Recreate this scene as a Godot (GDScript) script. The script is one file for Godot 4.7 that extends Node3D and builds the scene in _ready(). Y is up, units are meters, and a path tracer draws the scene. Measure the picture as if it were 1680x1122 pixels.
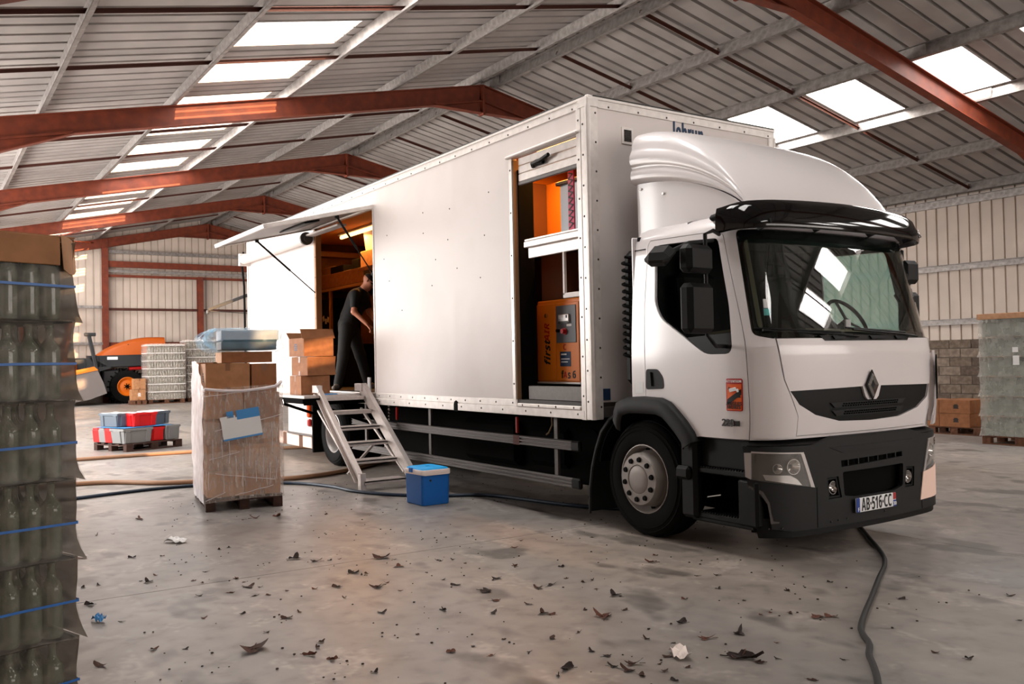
extends Node3D

# ---------------------------------------------------------------- mesh building
class MB:
	var v := PackedVector3Array()
	var n := PackedVector3Array()
	var T := Transform3D.IDENTITY
	func tn(a: Vector3, b: Vector3, c: Vector3, na: Vector3, nb: Vector3, nc: Vector3) -> void:
		v.append(T * a); v.append(T * c); v.append(T * b)
		var B := T.basis
		n.append((B * na).normalized()); n.append((B * nc).normalized()); n.append((B * nb).normalized())
	func tri(a: Vector3, b: Vector3, c: Vector3) -> void:
		var k := (b - a).cross(c - a).normalized()
		tn(a, b, c, k, k, k)
	func quad(a: Vector3, b: Vector3, c: Vector3, d: Vector3) -> void:
		tri(a, b, c); tri(a, c, d)
	# box of size s about c, edges chamfered by w
	func box(c: Vector3, s: Vector3, w := 0.0, B := Basis.IDENTITY) -> MB:
		var keep := T
		T = T * Transform3D(B, c)
		var h := s * 0.5
		w = minf(w, minf(h.x, minf(h.y, h.z)) * 0.9)
		var ax := [Vector3.RIGHT, Vector3.UP, Vector3.BACK]
		for i in 3:
			var j := (i + 1) % 3
			var k := (i + 2) % 3
			for sg in [1.0, -1.0]:
				var o: Vector3 = ax[i] * h[i] * sg
				var p: Vector3 = ax[j] * (h[j] - w) * sg
				var q: Vector3 = ax[k] * (h[k] - w)
				quad(o - p - q, o + p - q, o + p + q, o - p + q)
		if w > 0.0:
			for i in 3:
				var j := (i + 1) % 3
				var k := (i + 2) % 3
				for sj in [1.0, -1.0]:
					for sk in [1.0, -1.0]:
						var e: Vector3 = ax[i] * (h[i] - w)
						var a: Vector3 = ax[j] * h[j] * sj + ax[k] * (h[k] - w) * sk
						var b: Vector3 = ax[j] * (h[j] - w) * sj + ax[k] * h[k] * sk
						_oq(a - e, a + e, b + e, b - e)
			for sx in [1.0, -1.0]:
				for sy in [1.0, -1.0]:
					for sz in [1.0, -1.0]:
						var a := Vector3(h.x * sx, (h.y - w) * sy, (h.z - w) * sz)
						var b := Vector3((h.x - w) * sx, h.y * sy, (h.z - w) * sz)
						var c2 := Vector3((h.x - w) * sx, (h.y - w) * sy, h.z * sz)
						if (b - a).cross(c2 - a).dot(a + b + c2) > 0.0: tri(a, b, c2)
						else: tri(a, c2, b)
		T = keep
		return self
	func _oq(a: Vector3, b: Vector3, c: Vector3, d: Vector3) -> void:
		if (b - a).cross(d - a).dot(a + c) > 0.0: quad(a, b, c, d)
		else: quad(a, d, c, b)
	# axis-aligned box from corner to corner
	func bb(a: Vector3, b: Vector3, w := 0.0) -> MB:
		return box((a + b) * 0.5, (b - a).abs(), w)
	# bar of rectangular section from a to b
	func bar(a: Vector3, b: Vector3, wd: float, ht: float, w := 0.0, up := Vector3.UP) -> MB:
		var z := (b - a).normalized()
		var x := up.cross(z)
		if x.length() < 0.01: x = Vector3.RIGHT.cross(z)
		x = x.normalized()
		return box((a + b) * 0.5, Vector3(wd, ht, (b - a).length()), w, Basis(x, z.cross(x), z))
	func cyl(a: Vector3, b: Vector3, r: float, k := 12, r2 := -1.0, caps := true) -> MB:
		if r2 < 0.0: r2 = r
		var z := (b - a).normalized()
		var x := (Vector3.UP if absf(z.y) < 0.9 else Vector3.RIGHT).cross(z).normalized()
		var y := z.cross(x)
		for i in k:
			var p := TAU * i / k
			var q := TAU * (i + 1) / k
			var e := x * cos(p) + y * sin(p)
			var g := x * cos(q) + y * sin(q)
			tn(a + e * r, a + g * r, b + g * r2, e, g, g)
			tn(a + e * r, b + g * r2, b + e * r2, e, g, e)
			if caps:
				tri(a, a + g * r, a + e * r)
				tri(b, b + e * r2, b + g * r2)
		return self
	func tube(p: Array, r: float, k := 8) -> MB:
		var m := p.size()
		var rings := []
		var x := Vector3.ZERO
		for i in m:
			var d: Vector3 = ((p[mini(i + 1, m - 1)] as Vector3) - (p[maxi(i - 1, 0)] as Vector3)).normalized()
			if i == 0:
				x = (Vector3.UP if absf(d.y) < 0.9 else Vector3.RIGHT).cross(d).normalized()
			else:
				x = (x - d * x.dot(d)).normalized()
			var y := d.cross(x)
			var ring := []
			for j in k:
				ring.append(x * cos(TAU * j / k) + y * sin(TAU * j / k))
			rings.append(ring)
		for i in m - 1:
			for j in k:
				var e: Vector3 = rings[i][j]; var g: Vector3 = rings[i][(j + 1) % k]
				var e2: Vector3 = rings[i + 1][j]; var g2: Vector3 = rings[i + 1][(j + 1) % k]
				tn(p[i] + e * r, p[i] + g * r, p[i + 1] + g2 * r, e, g, g2)
				tn(p[i] + e * r, p[i + 1] + g2 * r, p[i + 1] + e2 * r, e, g2, e2)
		for j in k:
			tri(p[0], p[0] + rings[0][(j + 1) % k] * r, p[0] + rings[0][j] * r)
			tri(p[m - 1], p[m - 1] + rings[m - 1][j] * r, p[m - 1] + rings[m - 1][(j + 1) % k] * r)
		return self
	# profile of (radius, height) turned about y
	func lathe(pr: Array, k := 16) -> MB:
		var m := pr.size()
		var sn := []
		for i in m - 1:
			var d: Vector2 = pr[i + 1] - pr[i]
			sn.append(Vector2(d.y, -d.x).normalized())
		for i in m - 1:
			var s: Vector2 = sn[i]
			var na := s
			var nb := s
			if i > 0 and sn[i - 1].dot(s) > 0.75: na = (s + sn[i - 1]).normalized()
			if i < m - 2 and sn[i + 1].dot(s) > 0.75: nb = (s + sn[i + 1]).normalized()
			for j in k:
				var p := TAU * j / k
				var q := TAU * (j + 1) / k
				var A: Vector2 = pr[i]; var Bp: Vector2 = pr[i + 1]
				var c0 := cos(p); var s0 := -sin(p); var c1 := cos(q); var s1 := -sin(q)
				var a := Vector3(A.x * c0, A.y, A.x * s0); var b := Vector3(A.x * c1, A.y, A.x * s1)
				var c := Vector3(Bp.x * c1, Bp.y, Bp.x * s1); var d2 := Vector3(Bp.x * c0, Bp.y, Bp.x * s0)
				var n0 := Vector3(na.x * c0, na.y, na.x * s0); var n1 := Vector3(na.x * c1, na.y, na.x * s1)
				var n2 := Vector3(nb.x * c1, nb.y, nb.x * s1); var n3 := Vector3(nb.x * c0, nb.y, nb.x * s0)
				if A.x > 1e-5: tn(a, b, c, n0, n1, n2)
				if Bp.x > 1e-5: tn(a, c, d2, n0, n2, n3)
		return self
	# rows of points as a smooth skin
	func grid(P: Array, closed := false, flip := false, smooth := true) -> MB:
		var m := P.size()
		var k: int = P[0].size()
		var N := []
		for i in m:
			var row := []
			for j in k:
				var jm := (j - 1 + k) % k if closed else maxi(j - 1, 0)
				var jp := (j + 1) % k if closed else mini(j + 1, k - 1)
				var du: Vector3 = P[i][jp] - P[i][jm]
				var dv: Vector3 = P[mini(i + 1, m - 1)][j] - P[maxi(i - 1, 0)][j]
				var w := du.cross(dv).normalized()
				row.append(-w if flip else w)
			N.append(row)
		for i in m - 1:
			for j in (k if closed else k - 1):
				var j2 := (j + 1) % k
				var a: Vector3 = P[i][j]; var b: Vector3 = P[i][j2]; var c: Vector3 = P[i + 1][j2]; var d: Vector3 = P[i + 1][j]
				if not smooth:
					if flip: quad(a, d, c, b)
					else: quad(a, b, c, d)
				elif flip:
					tn(a, d, c, N[i][j], N[i + 1][j], N[i + 1][j2]); tn(a, c, b, N[i][j], N[i + 1][j2], N[i][j2])
				else:
					tn(a, b, c, N[i][j], N[i][j2], N[i + 1][j2]); tn(a, c, d, N[i][j], N[i + 1][j2], N[i + 1][j])
		return self
	# a skin with thickness th inwards
	func shell(P: Array, th: float, flip := false) -> MB:
		var m := P.size()
		var k: int = P[0].size()
		var Q := []
		for i in m:
			var row := []
			for j in k:
				var du: Vector3 = P[i][mini(j + 1, k - 1)] - P[i][maxi(j - 1, 0)]
				var dv: Vector3 = P[mini(i + 1, m - 1)][j] - P[maxi(i - 1, 0)][j]
				var w := du.cross(dv).normalized()
				row.append(P[i][j] + w * (th if flip else -th))
			Q.append(row)
		grid(P, false, flip); grid(Q, false, not flip)
		for i in m - 1:
			for j in [0, k - 1]:
				var s: bool = (j == 0) != flip
				if s: quad(P[i][j], P[i + 1][j], Q[i + 1][j], Q[i][j])
				else: quad(P[i][j], Q[i][j], Q[i + 1][j], P[i + 1][j])
		for j in k - 1:
			for i in [0, m - 1]:
				var s: bool = (i == 0) != flip
				if s: quad(P[i][j], Q[i][j], Q[i][j + 1], P[i][j + 1])
				else: quad(P[i][j], P[i][j + 1], Q[i][j + 1], Q[i][j])
		return self
	# polygon in the plane (u, w), pushed from d0 to d1 along u x w; o is its origin
	func prism(poly: PackedVector2Array, o: Vector3, u: Vector3, w: Vector3, d0: float, d1: float) -> MB:
		var nrm := u.cross(w).normalized()
		if Geometry2D.is_polygon_clockwise(poly):
			poly = poly.duplicate(); poly.reverse()
		if d1 < d0:
			var sw := d0; d0 = d1; d1 = sw
		var ix := Geometry2D.triangulate_polygon(poly)
		for i in range(0, ix.size(), 3):
			var a := poly[ix[i]]; var b := poly[ix[i + 1]]; var c := poly[ix[i + 2]]
			if (b - a).cross(c - a) < 0.0:
				var s := b; b = c; c = s
			tri(o + u * a.x + w * a.y + nrm * d1, o + u * b.x + w * b.y + nrm * d1, o + u * c.x + w * c.y + nrm * d1)
			tri(o + u * a.x + w * a.y + nrm * d0, o + u * c.x + w * c.y + nrm * d0, o + u * b.x + w * b.y + nrm * d0)
		for i in poly.size():
			var a := poly[i]; var b := poly[(i + 1) % poly.size()]
			var A := o + u * a.x + w * a.y; var B2 := o + u * b.x + w * b.y
			quad(A + nrm * d0, B2 + nrm * d0, B2 + nrm * d1, A + nrm * d1)
		return self
	func text(s: String, h: float, at: Transform3D, depth := 0.002, bold := true, serif := false) -> MB:
		var tm := TextMesh.new()
		var fo := SystemFont.new()
		fo.font_names = PackedStringArray(["Droid Serif" if serif else "Droid Sans"])
		fo.font_weight = 700 if bold else 400
		tm.font = fo; tm.text = s; tm.font_size = 64; tm.pixel_size = h / 46.0; tm.depth = depth; tm.curve_step = 1.5
		var ar := tm.surface_get_arrays(0)
		var pv: PackedVector3Array = ar[Mesh.ARRAY_VERTEX]
		var pn: PackedVector3Array = ar[Mesh.ARRAY_NORMAL]
		var ix = ar[Mesh.ARRAY_INDEX]
		if ix == null or ix.size() == 0: ix = PackedInt32Array(range(pv.size()))
		for i in ix:
			v.append(T * (at * pv[i])); n.append((T.basis * (at.basis * pn[i])).normalized())
		return self
	func mesh(m: Material) -> ArrayMesh:
		var a := []
		a.resize(Mesh.ARRAY_MAX)
		a[Mesh.ARRAY_VERTEX] = v; a[Mesh.ARRAY_NORMAL] = n
		var r := ArrayMesh.new()
		if v.size() > 0:
			r.add_surface_from_arrays(Mesh.PRIMITIVE_TRIANGLES, a)
			r.surface_set_material(0, m)
		return r

# ---------------------------------------------------------------- naming, things and parts
var taken := {}
func numbered(s: String) -> String:
	if not taken.has(s):
		taken[s] = 0
		return s
	taken[s] += 1
	return "%s_%03d" % [s, taken[s]]
func metas(o: Node, label: String, category := "", group := "", kind := "") -> void:
	if label: o.set_meta("label", label)
	if category: o.set_meta("category", category)
	if group: o.set_meta("group", group)
	if kind: o.set_meta("kind", kind)
# a thing made of parts; world = its parts are modelled in world coordinates
func thing(called: String, label: String, category: String, at := Vector3.ZERO, turn := 0.0, group := "", world := false) -> Node3D:
	var o := Node3D.new()
	o.name = numbered(called)
	add_child(o)
	o.position = at
	o.rotation.y = turn
	if world: o.set_meta("away", -at)
	metas(o, label, category, group)
	return o
func part(called: String, mb: MB, m: Material, parent: Node3D, label := "") -> MeshInstance3D:
	return pmesh(called, mb.mesh(m), parent, label)
func pmesh(called: String, me: Mesh, parent: Node3D, label := "") -> MeshInstance3D:
	var o := MeshInstance3D.new()
	o.mesh = me
	o.name = called
	o.cast_shadow = GeometryInstance3D.SHADOW_CASTING_SETTING_ON
	parent.add_child(o, true)
	if parent.has_meta("away"): o.position = parent.get_meta("away")
	if label: o.set_meta("label", label)
	return o
func single(called: String, mb: MB, m: Material, label: String, category: String, at := Vector3.ZERO, group := "", kind := "") -> MeshInstance3D:
	var o := MeshInstance3D.new()
	o.mesh = mb.mesh(m)
	o.name = numbered(called)
	add_child(o)
	o.position = at
	metas(o, label, category, group, kind)
	return o
func copy(src: Node3D, at: Vector3, turn: float, label := "", group := "") -> Node3D:
	var o: Node3D = src.duplicate()
	o.name = numbered(src.name.rstrip("0123456789").trim_suffix("_"))
	add_child(o)
	o.position = at
	o.rotation.y = turn
	if label: o.set_meta("label", label)
	if group: o.set_meta("group", group)
	return o
func struct(called: String, label: String) -> Node3D:
	var o := Node3D.new()
	o.name = numbered(called)
	add_child(o)
	metas(o, label, "", "", "structure")
	return o

# ---------------------------------------------------------------- materials
var M := {}
func ntex(freq: float, cols: Array, size := 256, oct := 4, kind := FastNoiseLite.TYPE_SIMPLEX_SMOOTH, sd := 1, bump := false) -> NoiseTexture2D:
	var f := FastNoiseLite.new()
	f.noise_type = kind
	f.seed = sd
	f.frequency = freq
	f.fractal_octaves = oct
	var t := NoiseTexture2D.new()
	t.width = size; t.height = size; t.seamless = true; t.noise = f
	if bump:
		t.as_normal_map = true
		t.bump_strength = 3.0
	else:
		var g := Gradient.new()
		var offs := PackedFloat32Array(); var cc := PackedColorArray()
		for i in cols.size():
			offs.append(float(i) / (cols.size() - 1)); cc.append(cols[i])
		g.offsets = offs; g.colors = cc
		t.color_ramp = g
	return t
func mat(called: String, c: Color, rough := 0.6, metal := 0.0, tex: Texture2D = null, scale := 1.0, nrm: Texture2D = null, nscale := 0.3) -> StandardMaterial3D:
	var m := StandardMaterial3D.new()
	m.resource_name = called
	m.albedo_color = c; m.roughness = rough; m.metallic = metal
	if tex: m.albedo_texture = tex
	if nrm:
		m.normal_enabled = true; m.normal_texture = nrm; m.normal_scale = nscale
	if tex or nrm:
		m.uv1_triplanar = true; m.uv1_world_triplanar = true
		m.uv1_scale = Vector3.ONE * scale
	M[called] = m
	return m
func glass(called: String, c: Color, alpha: float, rough := 0.03) -> StandardMaterial3D:
	var m := mat(called, Color(c.r, c.g, c.b, alpha), rough)
	m.transparency = BaseMaterial3D.TRANSPARENCY_ALPHA
	m.cull_mode = BaseMaterial3D.CULL_DISABLED
	return m
func g(x: float, w := 0.0) -> Color:   # grey, w towards warm
	return Color(x * (1.0 + w), x, x * (1.0 - w))
func make_materials() -> void:
	var galv := ntex(0.02, [Color(.58, .57, .57), Color(.72, .71, .7), Color(.86, .85, .85)], 256, 4, FastNoiseLite.TYPE_CELLULAR, 3)
	mat("galvanised", Color(.80, .78, .77), .5, .55, galv, 1.6)
	mat("sheet", Color(.67, .645, .63), .55, .1, ntex(0.01, [Color(.88, .88, .88), Color(1, 1, 1)], 256, 3, FastNoiseLite.TYPE_SIMPLEX_SMOOTH, 5), .5)
	mat("wallsheet", Color(.80, .74, .69), .5, .0, ntex(0.01, [Color(.92, .92, .92), Color(1, 1, 1)], 256, 3, FastNoiseLite.TYPE_SIMPLEX_SMOOTH, 6), .4)
	mat("primer", Color(.48, .19, .065), .65, .0, ntex(0.02, [Color(.75, .72, .7), Color(1, 1, 1)], 256, 4, FastNoiseLite.TYPE_SIMPLEX_SMOOTH, 7), .7)
	mat("tie", Color(.27, .11, .055), .7)
	mat("block", Color(.50, .44, .39), .95, 0, ntex(0.03, [Color(.7, .68, .66), Color(1, 1, 1)], 256, 5, FastNoiseLite.TYPE_SIMPLEX_SMOOTH, 8), 1.0)
	mat("block_dark", Color(.42, .36, .32), .95, 0, M.block.albedo_texture, 1.3)
	mat("block_light", Color(.58, .52, .47), .95, 0, M.block.albedo_texture, .9)
	mat("mortar", Color(.48, .44, .40), .95)
	mat("outside", Color(.62, .60, .58), .9)
# ---------------------------------------------------------------- the shed
const ZR := -9.4        # ridge
const YR := 7.015       # top of the rafters at the ridge
const SL := 0.21
const ZW := -19.2       # right-hand long wall
const ZL := 1.3        # left-hand long wall
const XB := -35.5       # far gable
const XE := 5.3         # near gable
const FX := [-35.2, -28.5, -21.8, -15.05, -8.35, -1.6, 5.1]
const UP2 := 0.2        # sheets lie this far above the rafters
func ry(z: float) -> float:
	return YR - SL * absf(z - ZR)
func floor_y(x: float) -> float:   # the slab rises a little towards the far gable
	return 0.27 * clampf((-x - 20.0) / 12.0, 0.0, 1.0)

func _ready() -> void:
	make_materials()
	# camera
	var cam := Camera3D.new()
	cam.name = "camera"
	cam.transform = Transform3D(Basis(Vector3(0.553415, -0.019741, -0.832672), Vector3(0.027206, 0.999614, -0.005618), Vector3(0.832461, -0.019545, 0.553738)), Vector3(0, 1.55, 0))
	cam.fov = 41.791
	cam.near = 0.05
	cam.far = 300.0
	add_child(cam)
	cam.current = true
	# sky: bright even overcast
	var we := WorldEnvironment.new()
	we.name = "environment"
	var en := Environment.new()
	var sm := ProceduralSkyMaterial.new()
	sm.sky_top_color = Color(1.0, .99, .98); sm.sky_horizon_color = Color(1.0, .97, .95)
	sm.ground_bottom_color = Color(.55, .52, .5); sm.ground_horizon_color = Color(.8, .77, .75)
	sm.sky_energy_multiplier = 3.0; sm.ground_energy_multiplier = 1.0
	sm.sun_angle_max = 0.0
	var sk := Sky.new()
	sk.sky_material = sm
	en.background_mode = Environment.BG_SKY
	en.sky = sk
	en.tonemap_mode = Environment.TONE_MAPPER_LINEAR
	en.tonemap_exposure = 0.43
	en.sdfgi_enabled = true; en.ssao_enabled = true; en.ssil_enabled = true
	we.environment = en
	add_child(we)
	# low warm sun that reaches in through the rooflights
	var sun := DirectionalLight3D.new()
	sun.name = "sun"
	sun.light_energy = 20.0
	sun.light_color = Color(1.0, .80, .58)
	sun.light_angular_distance = .6
	sun.shadow_enabled = true
	sun.sky_mode = DirectionalLight3D.SKY_MODE_LIGHT_ONLY
	add_child(sun)
	sun.look_at_from_position(Vector3.ZERO, Vector3(-1.0, -.31, .03))
	# daylight through the open long side, the open end and the rooflights
	daylight("daylight_side", Vector3(-22.6, 3.0, ZL - .05), Vector3.FORWARD, Vector2(20.0, 3.1), 8.5)
	daylight("daylight_end", Vector3(XE - .1, 3.1, -11.0), Vector3.LEFT, Vector2(13.0, 2.9), 2.7)
	for k in range(-12, 10):
		var x := -12.03 + 1.92 * k
		if x < XB + .6 or x > XE - .6: continue
		for s in [1.0, -1.0]:
			var z := -4.4 if s > 0 else -14.5
			if s > 0 and k in [5, 6, 7]: continue
			daylight("daylight_roof", Vector3(x, ry(z) + UP2 - .03, z), Vector3(0, -1, -SL * s).normalized(), Vector2(1.0, 1.65 / cos(atan(SL)) if s > 0 else 1.9), 6.5)
	build_shed()
	build_floor()
	build_things()

func daylight(called: String, at: Vector3, towards: Vector3, size: Vector2, e: float) -> void:
	var l := AreaLight3D.new()
	l.name = numbered(called)
	l.area_normalize_energy = false
	l.area_size = size
	l.light_energy = e
	l.light_color = Color(1.0, .985, .97)
	l.shadow_enabled = true
	l.area_range = 60.0
	add_child(l)
	# width stays along x for the rooflights and the side, along z for the end
	var x := Vector3.RIGHT if absf(towards.x) < .5 else Vector3.BACK
	l.transform = Transform3D(Basis(x, (-towards).cross(x), -towards).orthonormalized(), at)

# profile of a trapezoid sheet: points (along, rise) for ribs at given places
func rib_strip(mb: MB, xs: Array, x0: float, x1: float, rw: float, rh: float, f: Callable) -> void:
	# f(x, rise, end 0/1) -> Vector3; underside seen from below, ribs recessed upwards
	var pr := [Vector2(x0, 0)]
	for x in xs:
		pr.append_array([Vector2(x - rw, 0), Vector2(x - rw * .8, rh), Vector2(x + rw * .8, rh), Vector2(x + rw, 0)])
	pr.append(Vector2(x1, 0))
	for i in pr.size() - 1:
		var a: Vector2 = pr[i]; var b: Vector2 = pr[i + 1]
		if b.x - a.x < 1e-4: continue
		mb.quad(f.call(a.x, a.y, 0), f.call(b.x, b.y, 0), f.call(b.x, b.y, 1), f.call(a.x, a.y, 1))
		mb.quad(f.call(a.x, a.y + .004, 0), f.call(a.x, a.y + .004, 1), f.call(b.x, b.y + .004, 1), f.call(b.x, b.y + .004, 0))

func ibeam(mb: MB, a: Vector3, b: Vector3, side: Vector3, h: float, w: float, h2 := -1.0) -> void:
	# top edge runs from a to b; depth h at a and h2 at b
	if h2 < 0: h2 = h
	var d := (b - a).normalized()
	var dn := d.cross(side).normalized()
	if dn.y > 0: dn = -dn
	mb.bar(a + dn * .008, b + dn * .008, w, .016, 0, -dn)
	mb.bar(a + dn * (h - .008), b + dn * (h2 - .008), w, .016, 0, -dn)
	var A := a + dn * .016; var B := b + dn * .016; var C := b + dn * (h2 - .016); var D := a + dn * (h - .016)
	var s := side * .006
	mb.quad(A + s, B + s, C + s, D + s); mb.quad(A - s, D - s, C - s, B - s)

func build_shed() -> void:
	# ---- roof sheets, each its own part; clear sheets over every other column
	var roof := struct("ceiling", "ribbed steel roof sheets with clear rooflight panels")
	var gl := glass("rooflight", Color(1, .99, .97), .12, .1)
	var meshes := {}
	var mk := func(w: float, n: int, za: float, zb: float, m: Material) -> ArrayMesh:
		var key := "%f %f %f %s" % [w, za, zb, m.resource_name]
		if not meshes.has(key):
			var mb := MB.new()
			var xs := []
			for i in n: xs.append((i + .02) * w / n + .05)
			rib_strip(mb, xs, -.006, w + .006, .038, .07, func(x, r, e): return Vector3(x, ry(zb if e else za) + UP2 + r, zb if e else za))
			meshes[key] = mb.mesh(m)
		return meshes[key]
	for k in range(-13, 10):
		var xa := -12.55 + 1.92 * k
		for s in [1, -1]:
			var ze := ZL + .3 if s > 0 else ZW - .3
			var zr := ZR
			var z1 := -5.24 if s > 0 else -13.5   # upper end of the clear panel
			var z2 := -3.55 if s > 0 else -15.45  # lower end
			var flip: bool = s < 0
			var rows := []
			if xa > XB + .1 and xa < XE - 1.05 and not (s > 0 and k in [5, 6, 7]):
				rows = [[xa, 1.05, 3, zr, z1, false], [xa, 1.05, 3, z1, z2, true], [xa, 1.05, 3, z2, ze, false]]
			else:
				rows = [[xa, 1.05, 3, zr, ze, false]]
			rows.append([xa + 1.05, .87, 3, zr, ze, false])
			for r in rows:
				var a: float = r[3]; var b: float = r[4]
				if flip: var t := a; a = b; b = t
				var o := pmesh("clear_panel" if r[5] else "roof_sheet", mk.call(r[1], r[2], a, b, gl if r[5] else M.sheet), roof)
				o.position.x = r[0]
	# ---- ties between the purlins
	var zl := [ZR + .2, -7.45, -5.44, -3.53, -1.615, .25]
	var zr2 := [ZR - .2, -11.35, -13.25, -15.15, -17.1, -19.0]
	for b in FX.size() - 1:
		for th in [1, 2]:
			var x: float = lerpf(FX[b], FX[b + 1], th / 3.0)
			for side in [zl, zr2]:
				for i in 5:
					var a := Vector3(x, ry(side[i]) + .06, side[i]); var c := Vector3(x, ry(side[i + 1]) + .06, side[i + 1])
					var mb := MB.new()
					mb.bar(a, c, .006, .045); mb.bar(a + Vector3(.02, .02, 0), c + Vector3(.02, .02, 0), .045, .006)
					mb.bar(c, c + Vector3(0, .1, 0), .03, .006, 0, Vector3.BACK)
					part("tie_bar", mb, M.tie, roof)
	# ---- wind bracing rods in the last bay before the gable
	for q in [[-28.6, -1.7, -35.0, -5.3], [-28.6, -5.3, -35.0, -1.7], [-28.6, -13.3, -35.0, -17.0], [-28.6, -17.0, -35.0, -13.3]]:
		part("brace_rod", MB.new().cyl(Vector3(q[0], ry(q[1]) - .12, q[1]), Vector3(q[2], ry(q[3]) - .12, q[3]), .03, 8), M.primer, roof)
	# ---- purlins
	for side in [zl, zr2]:
		for i in 6:
			var z: float = side[i]
			var s := 1.0 if side == zl else -1.0
			var mb := MB.new()
			var y := ry(z)
			for q in [[-.06, .003, .189, .195], [-.003, .003, 0, .195], [-.003, .066, 0, .006], [.06, .066, 0, .03]]:
				var bs := Basis(Vector3.RIGHT, Vector3(0, 1, SL * s).normalized(), Vector3(0, -SL * s, 1).normalized())
				mb.box(Vector3((XB + XE) * .5, y, z) + bs * Vector3(0, (q[2] + q[3]) * .5, s * (q[0] + q[1]) * .5), Vector3(XE - XB - .3, q[3] - q[2], q[1] - q[0]), 0, bs)
			# sleeves over each frame
			for fx in FX:
				mb.box(Vector3(fx, y + .1, z), Vector3(.7, .17, .014))
			single("purlin", mb, M.galvanised, "galvanised steel purlin %d from the ridge on the %s slope" % [i + 1, "left" if s > 0 else "right"], "", Vector3.ZERO, "", "structure")
	# ---- portal frames
	for k in FX.size():
		var x: float = FX[k]
		var mb := MB.new()
		for s in [1.0, -1.0]:
			var zc: float = ZR + s * 9.7
			var top := Vector3(x, YR, ZR); var eave := Vector3(x, ry(zc), zc)
			ibeam(mb, eave, top, Vector3.RIGHT, .33, .16)
			# haunch at the eave and at the apex
			var q: float = zc - s * 2.3
			ibeam(mb, Vector3(x, ry(zc) - .32, zc), Vector3(x, ry(q) - .30, q), Vector3.RIGHT, .42, .16, .04)
			ibeam(mb, Vector3(x, YR - .3, ZR), Vector3(x, ry(ZR + s * 1.1) - .30, ZR + s * 1.1), Vector3.RIGHT, .27, .16, .03)
			mb.box(Vector3(x, YR - .31, ZR + s * .012), Vector3(.18, .58, .02))
			# column
			var fy := floor_y(x)
			var ch := ry(zc) - fy
			mb.box(Vector3(x, fy + ch * .5, zc), Vector3(.012, ch, .36)); mb.box(Vector3(x, fy + ch * .5, zc + .18), Vector3(.18, ch, .016)); mb.box(Vector3(x, fy + ch * .5, zc - .18), Vector3(.18, ch, .016))
		single("roof_beam", mb, M.primer, ["red-brown portal frame against the far gable wall", "red-brown portal frame, second from the far gable", "red-brown portal frame third from the far gable, over the lorry's rear", "red-brown portal frame nearest over the left of the hall", "red-brown portal frame over the cab, its right half in view", "red-brown portal frame beside the camera", "red-brown portal frame of the near end"][k], "", Vector3.ZERO, "", "structure")
	# ---- far gable
	var wb := struct("wall_back", "pale ribbed sheet gable wall with red steel posts")
	var z := ZW - .2
	while z < ZL + .2:
		var mb := MB.new()
		var xs := [.03, .28, .53, .78]
		var z0 := z
		rib_strip(mb, xs, -.004, 1.006, .016, .03, func(u, r, e): return Vector3(XB - r, (ry(z0 + u) + UP2 if e else 0.0), z0 + u))
		part("wall_sheet", mb, M.wallsheet, wb)
		z += 1.0
	var mb2 := MB.new()
	for zz in [-5.73, -9.1, -12.6]:
		mb2 = MB.new()
		var h: float = (ry(zz) if zz > -6 or zz < -12 else 4.95)
		mb2.box(Vector3(XB + .22, h * .5, zz), Vector3(.2, h, .012)); mb2.box(Vector3(XB + .32, h * .5, zz), Vector3(.016, h, .2)); mb2.box(Vector3(XB + .12, h * .5, zz), Vector3(.016, h, .2))
		part("post", mb2, M.primer, wb)
	for q in [[5.33, .22, .14, "primer"], [4.9, .09, .12, "primer"], [5.79, .12, .08, "galvanised"], [5.08, .1, .06, "galvanised"], [3.68, .09, .07, "tie"], [2.4, .13, .1, "primer"]]:
		mb2 = MB.new()
		mb2.box(Vector3(XB + .12 + q[2] * .5, q[0], -12.4), Vector3(q[2], q[1], 13.3))
		part("rail", mb2, M[q[3]], wb)
	for q in [[3.75, .1], [2.42, .1]]:
		mb2 = MB.new()
		mb2.box(Vector3(XB + .1, q[0], -2.8), Vector3(.08, q[1], 5.7))
		part("rail", mb2, M.galvanised, wb)
	# ---- right-hand long wall: sheets over a wall of blocks
	var wr := struct("wall_right", "ribbed sheet wall above grey concrete blocks")
	var x := XB
	var shm := MB.new()
	rib_strip(shm, [.03, .28, .53, .78], -.004, 1.006, .02, .035, func(u, r, e): return Vector3(u, (ry(ZW) + UP2 if e else 1.70), ZW - .02 - r))
	var shr := shm.mesh(M.wallsheet)
	while x < XE:
		var o := pmesh("wall_sheet", shr, wr)
		o.position.x = x
		x += 1.0
	for q in [[3.4, .13], [2.19, .12], [4.85, .16]]:
		mb2 = MB.new()
		mb2.box(Vector3((XB + XE) * .5, q[0], ZW + .03), Vector3(XE - XB, q[1], .008)); mb2.box(Vector3((XB + XE) * .5, q[0] + q[1] * .5, ZW + .06), Vector3(XE - XB, .008, .07)); mb2.box(Vector3((XB + XE) * .5, q[0] - q[1] * .5, ZW + .03), Vector3(XE - XB, .008, .06))
		part("rail", mb2, M.galvanised, wr)
	# blocks one by one where the photograph shows them
	var rng := RandomNumberGenerator.new()
	rng.seed = 5
	var bms := []
	for i in 3:
		var b := MB.new()
		b.box(Vector3.ZERO, Vector3(.488, .188, .2), .006)
		bms.append(b.mesh([M.block, M.block_dark, M.block_light][i]))
	for c in 9:
		var bx := -14.0 + (.25 if c % 2 else 0.0)
		while bx < -5.5:
			var o := pmesh("block", bms[rng.randi() % 3], wr)
			o.position = Vector3(bx, .1 + c * .2, ZW - .1 + rng.randf_range(-.006, .006))
			bx += .5
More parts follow.
